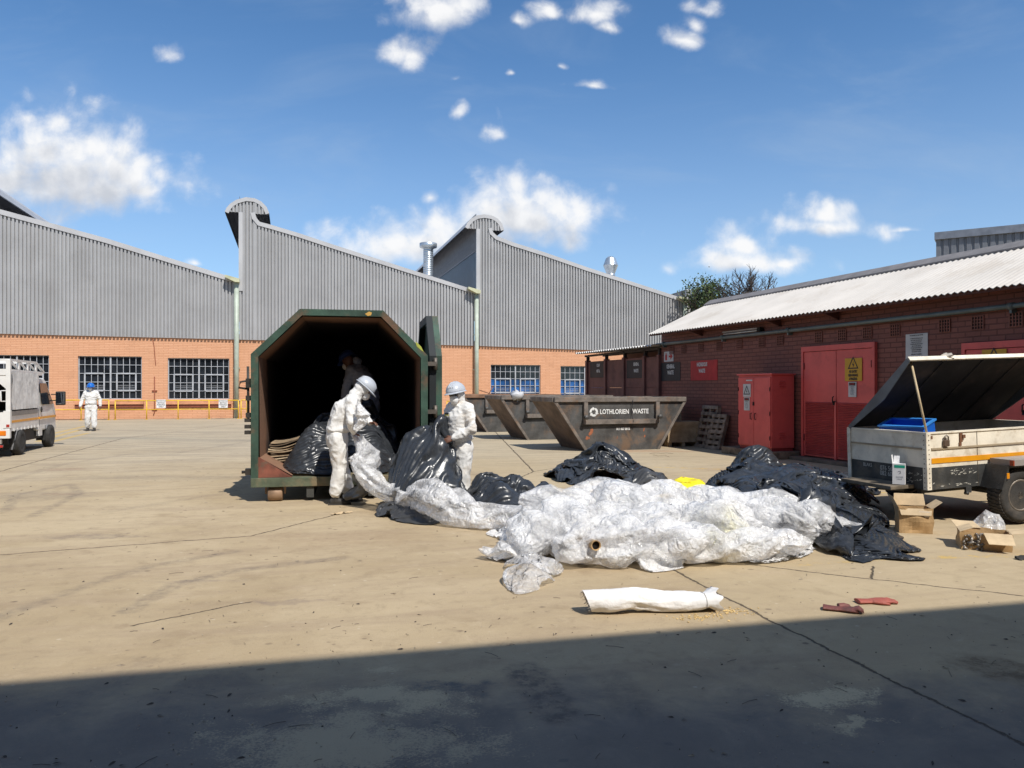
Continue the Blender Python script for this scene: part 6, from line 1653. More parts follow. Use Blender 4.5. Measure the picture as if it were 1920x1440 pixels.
def fused(mb, name, mat, parent, voxel, smooth=3, wrinkle=None, seed=0):
    """one continuous skin around overlapping shapes"""
    o = mb.build('tmp_' + name, mat, None)
    m = o.modifiers.new('r', 'REMESH'); m.mode = 'VOXEL'; m.voxel_size = voxel
    if smooth:
        s = o.modifiers.new('s', 'SMOOTH'); s.factor = 0.6; s.iterations = smooth
    dg = bpy.context.evaluated_depsgraph_get()
    me = bpy.data.meshes.new_from_object(o.evaluated_get(dg)); me.name = name
    old = o.data; bpy.data.objects.remove(o); bpy.data.meshes.remove(old)
    if wrinkle:
        amp, sc = wrinkle
        n = len(me.vertices)
        co = np.empty(n * 3); me.vertices.foreach_get('co', co); co = co.reshape(-1, 3)
        no = np.empty(n * 3); me.vertices.foreach_get('normal', no); no = no.reshape(-1, 3)
        d = np.empty(n)
        for i in range(n):
            x, y, z = co[i]
            q = Vector((x * sc[0] + 0.9 * z + seed, y * sc[1] + seed * 2, z * sc[2] + 1.4 * x))
            w_ = mnoise.noise_vector(q * 0.5) * 0.6
            a = mnoise.noise(q + w_); b_ = mnoise.noise(q * 2.1 + w_ * 2)
            d[i] = max(-.7, 0.5 - (abs(a) ** .8) * 2.2) + 0.45 * (0.5 - abs(b_) * 2)
        co += no * (d * amp)[:, None]
        me.vertices.foreach_set('co', co.ravel())
    me.polygons.foreach_set('use_smooth', [True] * len(me.polygons))
    if not me.materials: me.materials.append(mat)
    me.update()
    r = bpy.data.objects.new(name, me); C.objects.link(r)
    if parent is not None: r.parent = parent
    return r
def hand(mb, wr, d, palm_n, thumb_side, curl=0.5, s=1.0):
    """palm and five unequal bent fingers; d: towards the fingertips, palm_n: out of the palm"""
    wr = Vector(wr); d = Vector(d).normalized(); pn = Vector(palm_n); pn = (pn - d * pn.dot(d)).normalized(); sd = d.cross(pn) * thumb_side
    k = wr + d * 0.09 * s
    loft(mb, [(wr - d * .02, sd * .026 * s, pn * .020 * s), (wr + d * .02 * s, sd * .032 * s, pn * .018 * s), (wr + d * .06 * s, sd * .040 * s, pn * .016 * s), (k, sd * .039 * s, pn * .013 * s)], 12)
    for i, (off, L) in enumerate(((.030, .070), (.010, .080), (-.011, .074), (-.030, .056))):
        p0 = k + sd * off * s - d * .006; c = curl * (0.9 + .1 * i)
        d1 = (d + pn * c * .5).normalized(); d2 = (d + pn * c * 1.4).normalized(); d3 = (d * (1 - c * .6) + pn * c * 2.0).normalized()
        p1 = p0 + d1 * L * .45 * s; p2 = p1 + d2 * L * .32 * s; p3 = p2 + d3 * L * .25 * s
        limb(mb, [p0, p1, p2, p3], [.0105 * s, .0100 * s, .0090 * s, .0075 * s])
    t0 = wr + d * .025 * s + sd * .030 * s; t1 = t0 + (d * .7 + sd * .7 + pn * .3).normalized() * .038 * s; t2 = t1 + (d * .95 + sd * .2 + pn * .5).normalized() * .032 * s
    limb(mb, [t0, t1, t2], [.014 * s, .0115 * s, .009 * s])

def person(pos, yaw, label, J, suit, hat, mask=True, hood=True, hs=1.0, mask_white=True, goggles=False, seed=1):
    g_ = {k: Vector(v) for k, v in J.items() if not isinstance(v, (int, float))}
    X = Vector((1, 0, 0))
    sh = (g_['shR'] - g_['shL']); shx = sh.normalized(); hipx = (g_['hipR'] - g_['hipL']).normalized()
    pel = (g_['hipR'] + g_['hipL']) / 2; shc = (g_['shR'] + g_['shL']) / 2
    up = (shc - pel).normalized(); nk = g_['neck']; hd = g_['head']
    fw = Vector(J['face']).normalized(); hup = (hd - nk); hup = (hup - fw * hup.dot(fw)).normalized(); hx = fw.cross(hup)
    spf = up.cross(hipx) * -1.0
    def fwd(a): return a
    f_hip = Vector((0, 0, 1)).cross(hipx); f_sh = up.cross(shx)
    waist = g_.get('waist', pel.lerp(shc, 0.42)); chest = g_.get('chest', pel.lerp(shc, 0.78))
    def torso(mb, e):
        loft(mb, [(pel - Vector((0, 0, .10)), hipx * (.145 + e), f_hip * (.105 + e)), (pel + Vector((0, 0, .03)), hipx * (.165 + e), f_hip * (.120 + e)), (waist, hipx.lerp(shx, .4) * (.150 + e), f_hip.lerp(f_sh, .4).normalized() * (.110 + e)),
                  (chest, shx * (.175 + e), f_sh * (.125 + e)), (shc - up * .02, shx * (.160 + e), f_sh * (.100 + e)), (shc.lerp(nk, .5), shx * (.095 + e * .6), f_sh * (.075 + e * .6)), (nk, shx * (.055 + e * .3), f_sh * (.058 + e * .3))])
    # skin: one body with head and hands
    mb = MB()
    torso(mb, -0.02)
    for s in 'LR':
        limb(mb, [g_['hip' + s], g_['knee' + s], g_['ankle' + s]], [.075, .05, .036])
        limb(mb, [g_['sh' + s], g_['el' + s], g_['wr' + s]], [.045, .036, .026])
        hdir = J.get('hd' + s) or (g_['wr' + s] - g_['el' + s])
        hand(mb, g_['wr' + s], hdir, J.get('pn' + s) or (-X if s == 'R' else X), -1 if s == 'L' else 1, J.get('curl', .5))
    limb(mb, [nk - up * .02, hd - hup * .06], [.055, .052])
    mm = Matrix((hx, fw, hup)).transposed().to_4x4()
    mb.ball(hd + hup * .02, .077 * hs, .098 * hs, .110 * hs, 16, mm)                       # skull
    mb.ball(hd + fw * .035 - hup * .055, .056 * hs, .060 * hs, .062 * hs, 12, mm)          # jaw
    limb(mb, [hd + fw * .095 + hup * .012, hd + fw * .118 - hup * .030], [.010, .016])     # nose
    for s in (-1, 1):
        mb.ball(hd + hx * s * .078, .012, .022, .032, 8, mm)                               # ears
        mb.ball(hd + fw * .088 + hx * s * .032 + hup * .022, .014, .008, .006, 8, mm)      # eyelids
    mb.ball(hd + fw * .092 - hup * .062, .024, .010, .010, 8, mm)                          # mouth
    body = fused(mb, 'person', mat_skin, None, 0.0085, 2)
    body.location = pos; body.rotation_euler = (0, 0, yaw)
    tag(body, label, 'person')
    # jacket
    mb = MB()
    loft(mb, [(pel.lerp(waist, .35), hipx * .172, f_hip * .140), (pel.lerp(waist, .50), hipx * .200, f_hip * .172), (pel.lerp(waist, .72), hipx * .198, f_hip * .168), (waist, hipx.lerp(shx, .4) * .185, f_hip.lerp(f_sh, .4).normalized() * .158),
              (chest, shx * .205, f_sh * .168), (shc - up * .03, shx * .190, f_sh * .130), (shc.lerp(nk, .45), shx * .125, f_sh * .100), (nk + up * .01, shx * .085, f_sh * .085)])
    for s in 'LR':
        e_ = g_['el' + s]; w_ = g_['wr' + s]; q = g_['sh' + s]
        inn = shc.lerp(q, .6) - up * .01
        limb(mb, [inn, q - up * .015, q.lerp(e_, .5), e_, e_.lerp(w_, .55), e_.lerp(w_, .94)], [.095, .090, .074, .068, .060, .048])
    fused(mb, 'jacket', suit, body, 0.013, 5, (0.013, (8, 8, 13)), seed)
    mb = MB()
    loft(mb, [(pel - Vector((0, 0, .13)), hipx * .165, f_hip * .135), (pel - Vector((0, 0, .02)), hipx * .182, f_hip * .150), (pel + Vector((0, 0, .10)), hipx * .170, f_hip * .140), (pel.lerp(waist, .8), hipx * .155, f_hip * .125)])
    for s in 'LR':
        h_ = g_['hip' + s]; k_ = g_['knee' + s]; a_ = g_['ankle' + s]
        limb(mb, [h_ - Vector((0, 0, .02)), h_.lerp(k_, .5), k_, k_.lerp(a_, .5), a_ + Vector((0, 0, .075))], [.130, .116, .102, .100, .090])
    fused(mb, 'trousers', suit, body, 0.013, 5, (0.0125, (8, 8, 5.5)), seed + 5)
    if hood:
        mb = MB()
        mb.ball(hd + hup * .012 - fw * .022, .104, .112, .135, 16, mm)
        limb(mb, [nk - up * .02 - fw * .01, nk.lerp(hd, .5) - fw * .012], [.100, .088])
        fused(mb, 'hood', suit, body, 0.010, 3, (0.006, (16, 16, 16)), seed + 9)
    else:
        mb = MB(); mb.ball(nk - fw * .075 + up * .04 + shx * J.get('hoodx', 0), .10, .06, .075, 12, mm)
        fused(mb, 'lowered_hood', suit, body, 0.010, 3, (0.010, (16, 16, 16)), seed + 9)
    if mask:
        mb = MB(); mm2 = mm
        mb.ball(hd + fw * .085 - hup * .045, .060, .058, .062, 14, mm2); mb.ball(hd + fw * .125 - hup * .05, .026, .020, .024, 10, mm2)
        fused(mb, 'face_mask', mat_mask, body, 0.007, 2)
    if goggles:
        mb = MB(); mb.ball(hd + fw * .080 + hup * .022, .068, .035, .028, 12, mm); mb.build('goggles', mat_goggle, body)
    # hard hat
    hp_ = hd + hup * .060 - fw * .004
    hm = Matrix.Translation(hp_) @ mm
    mb = MB(); prof = [(math.cos(R(a)), math.sin(R(a))) for a in range(0, 91, 9)]
    mb.lathe([(max(r, 1e-5) * .128, z * .125) for r, z in prof], 28, hm @ Matrix.Diagonal((1, 1.16, 1, 1)))
    for k in (-1, 0, 1):                                    # crown ridges
        pts = [hm @ Vector((k * .030, math.cos(R(a)) * .150 * (1 - .02 * k * k), math.sin(R(a)) * (.127 if k == 0 else .122))) for a in range(25, 160, 9)]
        mb.tube(pts, .007, 6)
    hat_o = mb.build('hard_hat', hat, body)
    mb = MB(); nb = 36; A = np.zeros((3, nb + 1, 3)); B = np.zeros((3, nb + 1, 3))
    for j in range(nb + 1):
        t = 2 * math.pi * j / nb; sy = math.sin(t)
        out = .018 + .050 * max(0, sy) ** 2.0
        for i, k in enumerate((0, .6, 1)):
            p = Vector((math.cos(t) * (.124 + out * k * .8), sy * (.143 + out * k), -.004 - .012 * k * (1 + .5 * max(0, sy)))); A[i, j] = hm @ p; B[i, j] = hm @ (p - Vector((0, 0, .006)))
    mb.grid(A); mb.grid(B); mb.grid(np.stack([A[2], B[2]])); mb.build('brim', hat, hat_o, fix=False)
    # boots
    for s in 'LR':
        a_ = g_['ankle' + s]; fd_ = Vector(J.get('foot' + s, (0, 1, 0))).normalized(); sx_ = fd_.cross(Vector((0, 0, 1)))
        gz = 0.0
        base = Vector((a_.x, a_.y, J.get('fz', 0.0)))
        mb = MB(); mb.smooth = True
        U = Vector((0, 0, 1))
        loft(mb, [(base - fd_ * .075 + U * .045, sx_ * .034, U * .044), (base - fd_ * .02 + U * .055, sx_ * .045, U * .055), (base + fd_ * .06 + U * .045, sx_ * .048, U * .045), (base + fd_ * .13 + U * .036, sx_ * .050, U * .036), (base + fd_ * .185 + U * .028, sx_ * .040, U * .028), (base + fd_ * .205 + U * .022, sx_ * .02, U * .018)], 16)
        limb(mb, [base + U * .05, a_ + U * .05], [.052, .050])
        b_o = fused(mb, 'boot', mat_boot, body, 0.008, 2)
        mb = MB(); mb.prism([base - fd_ * .10 - sx_ * .038 + U * .001, base + fd_ * .10 - sx_ * .052 + U * .001, base + fd_ * .205 - sx_ * .022 + U * .001, base + fd_ * .205 + sx_ * .022 + U * .001, base + fd_ * .10 + sx_ * .052 + U * .001, base - fd_ * .10 + sx_ * .038 + U * .001], (0, 0, .022)); mb.build('sole', mat_boot, b_o)
    return body

# bending worker at the container mouth, facing the picture's right
p1 = person((-2.42, 10.62, 0), R(-74), 'person in white coverall and grey hard hat bending over clear plastic at the container mouth', dict(
    hipL=(-.09, .01, .92), hipR=(.10, .00, .92), kneeL=(-.10, .07, .50), kneeR=(.10, .03, .50), ankleL=(-.11, .16, .10), ankleR=(.11, -.02, .10), footL=(.0, 1, 0), footR=(.1, 1, 0),
    waist=(0, .04, 1.10), chest=(0, .12, 1.33), shL=(-.165, .23, 1.43), shR=(.175, .19, 1.42), neck=(0, .265, 1.50), head=(0, .36, 1.575), face=(.0, .74, -.67),
    elR=(.31, .17, 1.14), wrR=(.25, .215, .985), elL=(-.20, .40, 1.19), wrL=(-.02, .46, 1.10), hdR=(-.15, .25, -.7), hdL=(.6, .5, .1), pnR=(-1, .3, 0), pnL=(.3, -.2, -1), curl=.9),
    mat_suit, mat_hat_grey, goggles=False, seed=3)
# worker at the right, upright, holding up the black sheet, facing left and towards us
p2 = person((-.70, 10.18, 0), R(132), 'person in white coverall and grey hard hat standing upright behind a raised black sheet', dict(
    hipL=(-.09, -.01, .83), hipR=(.09, -.01, .83), kneeL=(-.10, .02, .46), kneeR=(.10, .05, .46), ankleL=(-.11, -.02, .10), ankleR=(.12, .02, .10),
    waist=(0, .01, 1.02), chest=(0, .0, 1.22), shL=(-.17, -.01, 1.335), shR=(.17, .0, 1.335), neck=(0, .01, 1.40), head=(0, .045, 1.495), face=(-.42, .88, -.10),
    elR=(.26, .06, 1.08), wrR=(.15, .26, 1.02), elL=(-.28, .0, 1.06), wrL=(-.13, .20, .945), hdR=(-.5, .8, -.1), hdL=(.5, .8, -.3), pnR=(-.6, -.2, -.6), pnL=(.7, -.2, -.4), curl=.9),
    mat_suit, mat_hat_grey, goggles=True, seed=11)
mb = MB(); mb.box((-.005, .176, 1.235), (.075, .182, 1.250)); mb.mi = 1; mb.box((-.005, .176, 1.251), (.075, .183, 1.272)); bd = mb.build('chest_label', [M('yellow_print', (.62, .52, .03), .6), ink], p2)
# far worker walking towards us at the left
p3 = person((-15.60, 28.5, 0), R(180) + math.atan2(15.6, 28.5) * 0.55, 'person in white coverall and blue hard hat walking alone before the factory windows', dict(
    hipL=(-.09, 0, .90), hipR=(.09, 0, .90), kneeL=(-.11, .05, .49), kneeR=(.11, .03, .49), ankleL=(-.12, .06, .10), ankleR=(.12, -.05, .10),
    shL=(-.18, 0, 1.42), shR=(.18, 0, 1.42), neck=(0, .01, 1.49), head=(0, .04, 1.60), face=(0, 1, -.08), hoodx=.09,
    elL=(-.30, -.02, 1.14), wrL=(-.33, .08, .92), elR=(.30, .0, 1.14), wrR=(.34, .10, .90), hdL=(-.05, .15, -1), hdR=(.02, .2, -1), pnL=(1, 0, 0), pnR=(-1, 0, 0), curl=.45),
    mat_suit, mat_hat_blue, hood=False, seed=21)
# worker inside the container, in the dark
p4 = person((-2.36, 12.45, 0.36), R(68), 'person in dark blue overalls and navy hard hat stooping deep inside the dark container', dict(
    hipL=(-.09, -.06, .96), hipR=(.09, -.06, .96), kneeL=(-.10, .02, .52), kneeR=(.10, .04, .52), ankleL=(-.11, -.05, .12), ankleR=(.11, 0, .12),
    waist=(0, -.02, 1.18), chest=(0, .09, 1.40), shL=(-.17, .18, 1.53), shR=(.17, .17, 1.53), neck=(0, .22, 1.60), head=(0, .34, 1.67), face=(0, .86, -.50), hoodx=0,
    elL=(-.24, .22, 1.24), wrL=(-.20, .30, 1.02), elR=(.25, .22, 1.24), wrR=(.22, .30, 1.02), hdL=(0, .4, -1), hdR=(0, .4, -1), pnL=(1, 0, 0), pnR=(-1, 0, 0), curl=.6, fz=0.02),
    mat_suit_dark, mat_hat_navy, hood=False, mask=True, seed=31)
# ------------------------------------------------------------------ plastic film: crumpled by relaxing over-long cloth
def black_film(name, base, rough):   # thin film: dull slate body, sharp glints on the creases
    m, t, b = principled(name, base, rough, spec=0.5)
    co = t.n('TexCoord').outputs['Object']
    n1 = t.noise(co, 3.0, 6, 0.65)
    dust = t.noise(co, 5.5, 8, 0.7, 0.5)
    col = t.mix(t.math('MULTIPLY', t.step(dust, 0.56, 0.78), 0.30), t.mix(t.step(n1, .35, .7), base, [c * 1.7 for c in base]), (0.17, 0.15, 0.13))
    link(m, col, b.inputs['Base Color'])
    link(m, t.math('ADD', rough, t.math('MULTIPLY', t.step(dust, 0.45, 0.75), 0.18)), b.inputs['Roughness'])
    v = t.n('TexVoronoi', {'Vector': t.vmath('ADD', co, t.vmath('MULTIPLY', t.noise(co, 4, 3, .5, 0, 1), (.25, .25, .25))), 'Scale': 4.5}, feature='DISTANCE_TO_EDGE').outputs['Distance']
    h = t.math('ADD', t.math('MULTIPLY', t.math('MINIMUM', v, 0.25), 0.7), t.math('MULTIPLY', t.noise(co, 7, 3, .55, .8), .30))
    bp = t.n('Bump', {'Height': h, 'Strength': 0.32, 'Distance': 0.05})
    link(m, bp.outputs[0], b.inputs['Normal'])
    return m
mat_bf = black_film('black_plastic_film', (0.024, 0.027, 0.032), 0.27)
mat_bf2 = black_film('grey_black_plastic_film', (0.045, 0.046, 0.048), 0.34)
mat_yf = black_film('yellow_plastic_film', (0.72, 0.60, 0.015), 0.35)
def clear_film(name, lo, hi, tint=(0.90, 0.90, 0.92), seedoff=0.0, yellow=None):
    m = bpy.data.materials.new(name); m.use_nodes = True
    t = NT(m.node_tree); b = m.node_tree.nodes['Principled BSDF']; out = m.node_tree.nodes['Material Output']
    co = t.n('TexCoord').outputs['Object']
    n1 = t.noise(t.vmath('ADD', co, (seedoff, 0, 0)), 4.5, 8, 0.68, 0.6)
    col = tint
    if yellow:
        c, r = yellow
        d = t.vmath('DISTANCE', t.vmath('ADD', co, t.vmath('MULTIPLY', t.noise(co, 5, 5, .6, 0, 1), (.3, .3, .3))), tuple(Vector(c) + Vector((.15, .15, .15))), out=1)
        k = t.math('MULTIPLY', t.step(d, r, r * .4), t.step(n1, .42, .55))
        col = t.mix(t.math('MULTIPLY', k, 0.75), tint, (0.86, 0.80, 0.42))
        link(m, col, b.inputs['Base Color'])
    else:
        b.inputs['Base Color'].default_value = (*tint, 1)
    b.inputs['Roughness'].default_value = 0.09
    b.inputs['Specular IOR Level'].default_value = 0.8
    b.inputs['Subsurface Weight'].default_value = 0.0
    v = t.n('TexVoronoi', {'Vector': t.vmath('ADD', co, t.vmath('MULTIPLY', t.noise(co, 6, 4, .6, 0, 1), (.3, .3, .3))), 'Scale': 13.0}, feature='DISTANCE_TO_EDGE').outputs['Distance']
    v2 = t.n('TexVoronoi', {'Vector': t.vmath('ADD', t.vmath('MULTIPLY', co, (1, 1, .6)), t.vmath('MULTIPLY', t.noise(co, 3, 3, .6, 0, 1), (.5, .5, .5))), 'Scale': 7.5}, feature='DISTANCE_TO_EDGE').outputs['Distance']
    h = t.math('ADD', t.math('MULTIPLY', t.math('MINIMUM', v, 0.20), 0.55), t.math('ADD', t.math('MULTIPLY', t.math('MINIMUM', v2, 0.30), 1.3), t.math('MULTIPLY', t.noise(co, 30, 3, .6, .9), .10)))
    bp = t.n('Bump', {'Height': h, 'Strength': 0.75, 'Distance': 0.06})
    link(m, bp.outputs[0], b.inputs['Normal'])
    tl = t.n('BsdfTranslucent', {'Color': (*tint, 1), 'Normal': bp.outputs[0]})
    mx = t.n('MixShader', {0: 0.16, 1: b.outputs[0], 2: tl.outputs[0]})
    tr = t.n('BsdfTransparent', {'Color': (0.98, 0.98, 0.98, 1)})
    mx2 = t.n('MixShader', {0: t.n('MapRange', {'Value': n1, 'From Min': 0.32, 'From Max': 0.68, 'To Min': lo, 'To Max': hi}).outputs[0], 1: tr.outputs[0], 2: mx.outputs[0]})
    link(m, mx2.outputs[0], out.inputs['Surface'])
    return m
mat_cf = clear_film('clear_bubble_film', 0.12, 0.90, (0.98, 0.975, 0.975), 0, (P(1345, 1020, 7.3), .42))
mat_cf2 = clear_film('inner_bubble_film', 0.60, 1.0, (0.95, 0.945, 0.94), 5)
mat_cf3 = clear_film('thin_bubble_film', 0.22, 0.75, (0.94, 0.94, 0.95), 9)

def crumple(P0, stretch, steps, H=None, grav=0.0, pins=None, closed=False, seed=0, jit=0.01, bend=0.25, iters=3, damp=0.86, fric=0.4, var=0.25, aniso=(1.0, 1.0)):
    """over-long cloth settles into folds: position-based relaxation on a grid"""
    rng = np.random.default_rng(seed)
    Pn = np.asarray(P0, dtype=np.float64).copy()
    n, m = Pn.shape[:2]
    cons = []
    # smooth variation of the surplus, so that some places stay smooth
    gx, gy = np.meshgrid(np.linspace(0, 1, m), np.linspace(0, 1, n))
    vv = np.zeros((n, m))
    for k in range(5):
        fx, fy, ph = rng.uniform(2, 8), rng.uniform(2, 8), rng.uniform(0, 6.28, 2)
        vv += np.sin(fx * 2 * gx + ph[0]) * np.sin(fy * 2 * gy + ph[1]) / 2.5
    sm = 1 + (stretch - 1) * np.clip(1 + var * vv * 2, 0.15, 2.2)
    for (di, dj, w) in ((1, 0, 1.0), (0, 1, 1.0), (1, 1, 0.5), (1, -1, 0.5), (2, 0, bend), (0, 2, bend), (4, 0, bend * .5), (0, 4, bend * .5)):
        for par in range(2):
            st = max(abs(di), abs(dj)) if di == 0 or dj == 0 else 1
            if di > 0:
                idx = np.array([i for i in range(n - di) if (i // st) % 2 == par])
                if dj >= 0: a = (idx[:, None], np.arange(0, m - dj)[None, :]); b_ = (idx[:, None] + di, np.arange(dj, m)[None, :])
                else: a = (idx[:, None], np.arange(-dj, m)[None, :]); b_ = (idx[:, None] + di, np.arange(0, m + dj)[None, :])
            else:
                idx = np.array([j for j in range(m - dj) if (j // st) % 2 == par])
                a = (np.arange(n)[:, None], idx[None, :]); b_ = (np.arange(n)[:, None], idx[None, :] + dj)
            if idx.size == 0: continue
            L = np.linalg.norm(Pn[a] - Pn[b_], axis=-1, keepdims=True)
            ext = (sm[a] + sm[b_])[..., None] / 2
            eu = 1 + (ext - 1) * aniso[0]; ev = 1 + (ext - 1) * aniso[1]
            ext = eu if dj == 0 else ev if di == 0 else np.sqrt((eu ** 2 + ev ** 2) / 2)
            if max(abs(di), abs(dj)) > 1: ext = 1 + (ext - 1) * 0.45
            cons.append((a, b_, L * ext, w, di * dj != 0 or max(abs(di), abs(dj)) > 1))
    # kick with coarse and fine disorder
    Pn += rng.normal(0, jit, Pn.shape)
    for k in range(14):
        f = rng.normal(0, 7, 3); ph = rng.uniform(0, 6.28)
        w_ = np.sin(Pn @ f + ph)[..., None] * rng.normal(0, 1, 3) * jit * 1.2
        Pn += w_
    Q = Pn.copy()
    pin = None
    if pins is not None:
        pin = [(i, j, np.array(p)) for i, j, p in pins]
    for s in range(steps):
        V = (Pn - Q) * damp
        V = np.clip(V, -0.03, 0.03)
        Q = Pn.copy(); Pn = Pn + V
        Pn[..., 2] -= grav
        for it in range(iters):
            for a, b_, L, w, soft in cons:
                d = Pn[b_] - Pn[a]
                l = np.linalg.norm(d, axis=-1, keepdims=True) + 1e-9
                c = d * ((l - L) / l * 0.5 * w)
                if soft: c = c * 0.7
                Pn[a] += c; Pn[b_] -= c
            if closed:
                q = (Pn[:, 0] + Pn[:, -1]) / 2; Pn[:, 0] = q; Pn[:, -1] = q
            if pin:
                for i, j, p in pin: Pn[i, j] = p
        if H is not None:
            h = H(Pn[..., 0], Pn[..., 1])
            below = Pn[..., 2] < h
            Pn[..., 2] = np.where(below, h, Pn[..., 2])
            Q[below, 2] = Pn[below, 2]
            k = fric * np.clip(1 - (Pn[..., 2] - h) / 0.04, 0, 1)[..., None]
            Pn[..., :2] += (Q[..., :2] - Pn[..., :2]) * k
    return Pn
class Outline:
    """closed outline on the ground, seen from its centre"""
    def __init__(s, pts, c=None):
        pts = [Vector((p[0], p[1])) for p in pts]
        s.c = Vector(c) if c is not None else sum(pts, Vector((0, 0))) / len(pts)
        q = sorted([(math.atan2(p.y - s.c.y, p.x - s.c.x), (p - s.c).length) for p in pts])
        th = [a for a, _ in q]; r = [x for _, x in q]
        s.th = np.array([th[-1] - 2 * math.pi] + th + [th[0] + 2 * math.pi]); s.r = np.array([r[-1]] + r + [r[0]])
    def rad(s, th): return np.interp(th, s.th, s.r)
    def rho(s, x, y):
        dx, dy = x - s.c.x, y - s.c.y
        return np.hypot(dx, dy) / s.rad(np.arctan2(dy, dx))
    def grid(s, n, m, turn=0.0):
        a, b_ = np.meshgrid(np.linspace(-1, 1, m), np.linspace(-1, 1, n))
        X = a * np.sqrt(1 - b_ ** 2 / 2); Y = b_ * np.sqrt(1 - a ** 2 / 2)
        th = np.arctan2(Y, X) + turn; rr = np.hypot(X, Y) * s.rad(th)
        return s.c.x + rr * np.cos(th), s.c.y + rr * np.sin(th)
def lumps(seed, k, scale):
    rng = np.random.default_rng(seed); F_ = rng.normal(0, scale, (k, 2)); ph = rng.uniform(0, 6.28, k); am = rng.uniform(.5, 1, k)
    def f(x, y):
        return sum(am[i] * np.sin(F_[i, 0] * x + F_[i, 1] * y + ph[i]) for i in range(k)) / k ** .5
    return f
def upsample(A, k):
    n, m = A.shape[:2]
    u = np.linspace(0, n - 1, (n - 1) * k + 1); i = np.minimum(u.astype(int), n - 2); f = (u - i)[:, None, None]
    B = A[i] * (1 - f) + A[i + 1] * f
    v = np.linspace(0, m - 1, (m - 1) * k + 1); j = np.minimum(v.astype(int), m - 2); g_ = (v - j)[None, :, None]
    B = B[:, j] * (1 - g_) + B[:, j + 1] * g_
    return B
def folds(Q, seed, waves):
    """sharp straight creases: patches of folded film, pushed along the surface normal"""
    rng = np.random.default_rng(seed)
    for lam, amp, k in waves:
        du = np.gradient(Q, axis=0); dv = np.gradient(Q, axis=1)
        N_ = np.cross(du, dv); N_ /= np.linalg.norm(N_, axis=-1, keepdims=True) + 1e-9
        N_ *= np.sign(N_[..., 2:3] + 1e-6)
        D = np.zeros(Q.shape[:2])
        for _ in range(k):
            f = rng.normal(0, 1, 3); f /= np.linalg.norm(f); ph = rng.uniform(0, 1)
            wv = np.sin(Q @ rng.normal(0, 2.2, 3) + rng.uniform(0, 6.28)) * .35
            u = Q @ f / (lam * rng.uniform(.7, 1.4)) + ph + wv
            tri = 2 * np.abs(u - np.floor(u + .5)) * 2 - 1
            m_ = np.clip(np.sin(Q @ rng.normal(0, 2.6, 3) + rng.uniform(0, 6.28)) + .15, 0, 1)
            D += tri * m_
        Q = Q + N_ * (D * amp)[..., None]
    Q[..., 2] = np.maximum(Q[..., 2], .010)
    return Q
def heap(name, outline, Hf, cell, stretch, mat, label, cat, steps=70, seed=1, floor=0.012, c=None, jit=0.012, bend=0.25, parent=None, group=None, kinds='mesh', fric=.4, grav=.0035, var=.25, sub=False, layers=((1.0, 20),), shrink=1.0):
    if name == 'black_plastic_heap': shrink = .90
    ol = Outline(outline, c)
    ol.r = ol.r * shrink
    w = ol.r.max() * 2
    H = lambda X, Y: np.maximum(Hf(X, Y, ol.rho(X, Y)), floor)
    extra = []
    if name.startswith('black'):
        # long folds: cloth with surplus mostly across one direction; a second sheet lies over part of the first
        rg = np.random.default_rng(seed + 7)
        for q, (sc, tr) in enumerate(layers):
            n = m = max(int(w * sc / cell), 14)
            ol2 = Outline(outline, c); ol2.r = ol.r * sc
            x, y = ol2.grid(n, m, R(tr))
            up_ = 0.02 + .03 * q
            Q = crumple(np.stack([x, y, H(x, y) + up_], -1), 1 + (stretch - 1) * 1.5, steps, (lambda X, Y, u=up_: H(X, Y) + u - .02), grav, None, False, seed + q * 11, jit, bend * 1.3, fric=fric, var=var, aniso=(1.5, .22))
            Q = folds(upsample(Q, 2), seed + q, ((.10, .0028, 3),))
            extra.append(Q)
        Q = extra.pop()
    else:
        n = m = int(w / cell)
        x, y = ol.grid(n, m)
        Q = crumple(np.stack([x, y, H(x, y) + 0.01], -1), stretch, steps, H, grav, None, False, seed, jit, bend, fric=fric, var=var)
    mb = MB(); mb.grid(Q)
    for E in extra: mb.grid(E)
    o = mb.build(name, mat, parent, fix=False)
    if sub:
        ss = o.modifiers.new('s', 'SUBSURF'); ss.levels = 1; ss.render_levels = 1
    if label: tag(o, label, cat, group)
    return o
def gxy(*pp): return [tuple(G(*p)[:2]) for p in pp]
def dome(h, p=0.7, lump=None, amp=0.25):
    def f(x, y, rho):
        b_ = np.clip(1 - rho ** 2, 0, 1) ** p
        return h * b_ * (1 + (amp * lump(x, y) if lump else 0))
    return f

# big heap of bubble film in the foreground
clear_out = gxy((905, 1050), (960, 1058), (1020, 1052), (1090, 1066), (1140, 1074), (1240, 1072), (1330, 1058), (1430, 1062), (1500, 1056), (1540, 1030), (1585, 1003)) + [(3.75, 8.6), (3.2, 9.0), (2.4, 9.2), (1.5, 9.1), (0.6, 9.0), (0.0, 8.9), (-0.30, 8.5), (-0.05, 7.8), (-0.1, 7.3)]
def Hclear(x, y, rho):
    b_ = np.clip(1 - rho ** 2, 0, 1) ** 0.62
    big_ = 0.40 + 0.20 * np.exp(-((x - 1.55) / .75) ** 2) - 0.10 * np.exp(-((x - 3.1) / .5) ** 2)
    return big_ * b_ * (1 + 0.20 * lc_(x, y))
lc_ = lumps(4, 9, 3.6)
heap('bubble_film_strip', gxy((946, 1102), (972, 1113), (1000, 1110), (1028, 1104), (1022, 1085), (1043, 1060), (1010, 1044), (965, 1058), (955, 1080)), dome(.13, .6, lumps(6, 5, 9), .3), 0.022, 1.32, mat_cf3, 'small loose strip of clear bubble film in front of the big heap', 'plastic film', 45, 9, jit=.012)
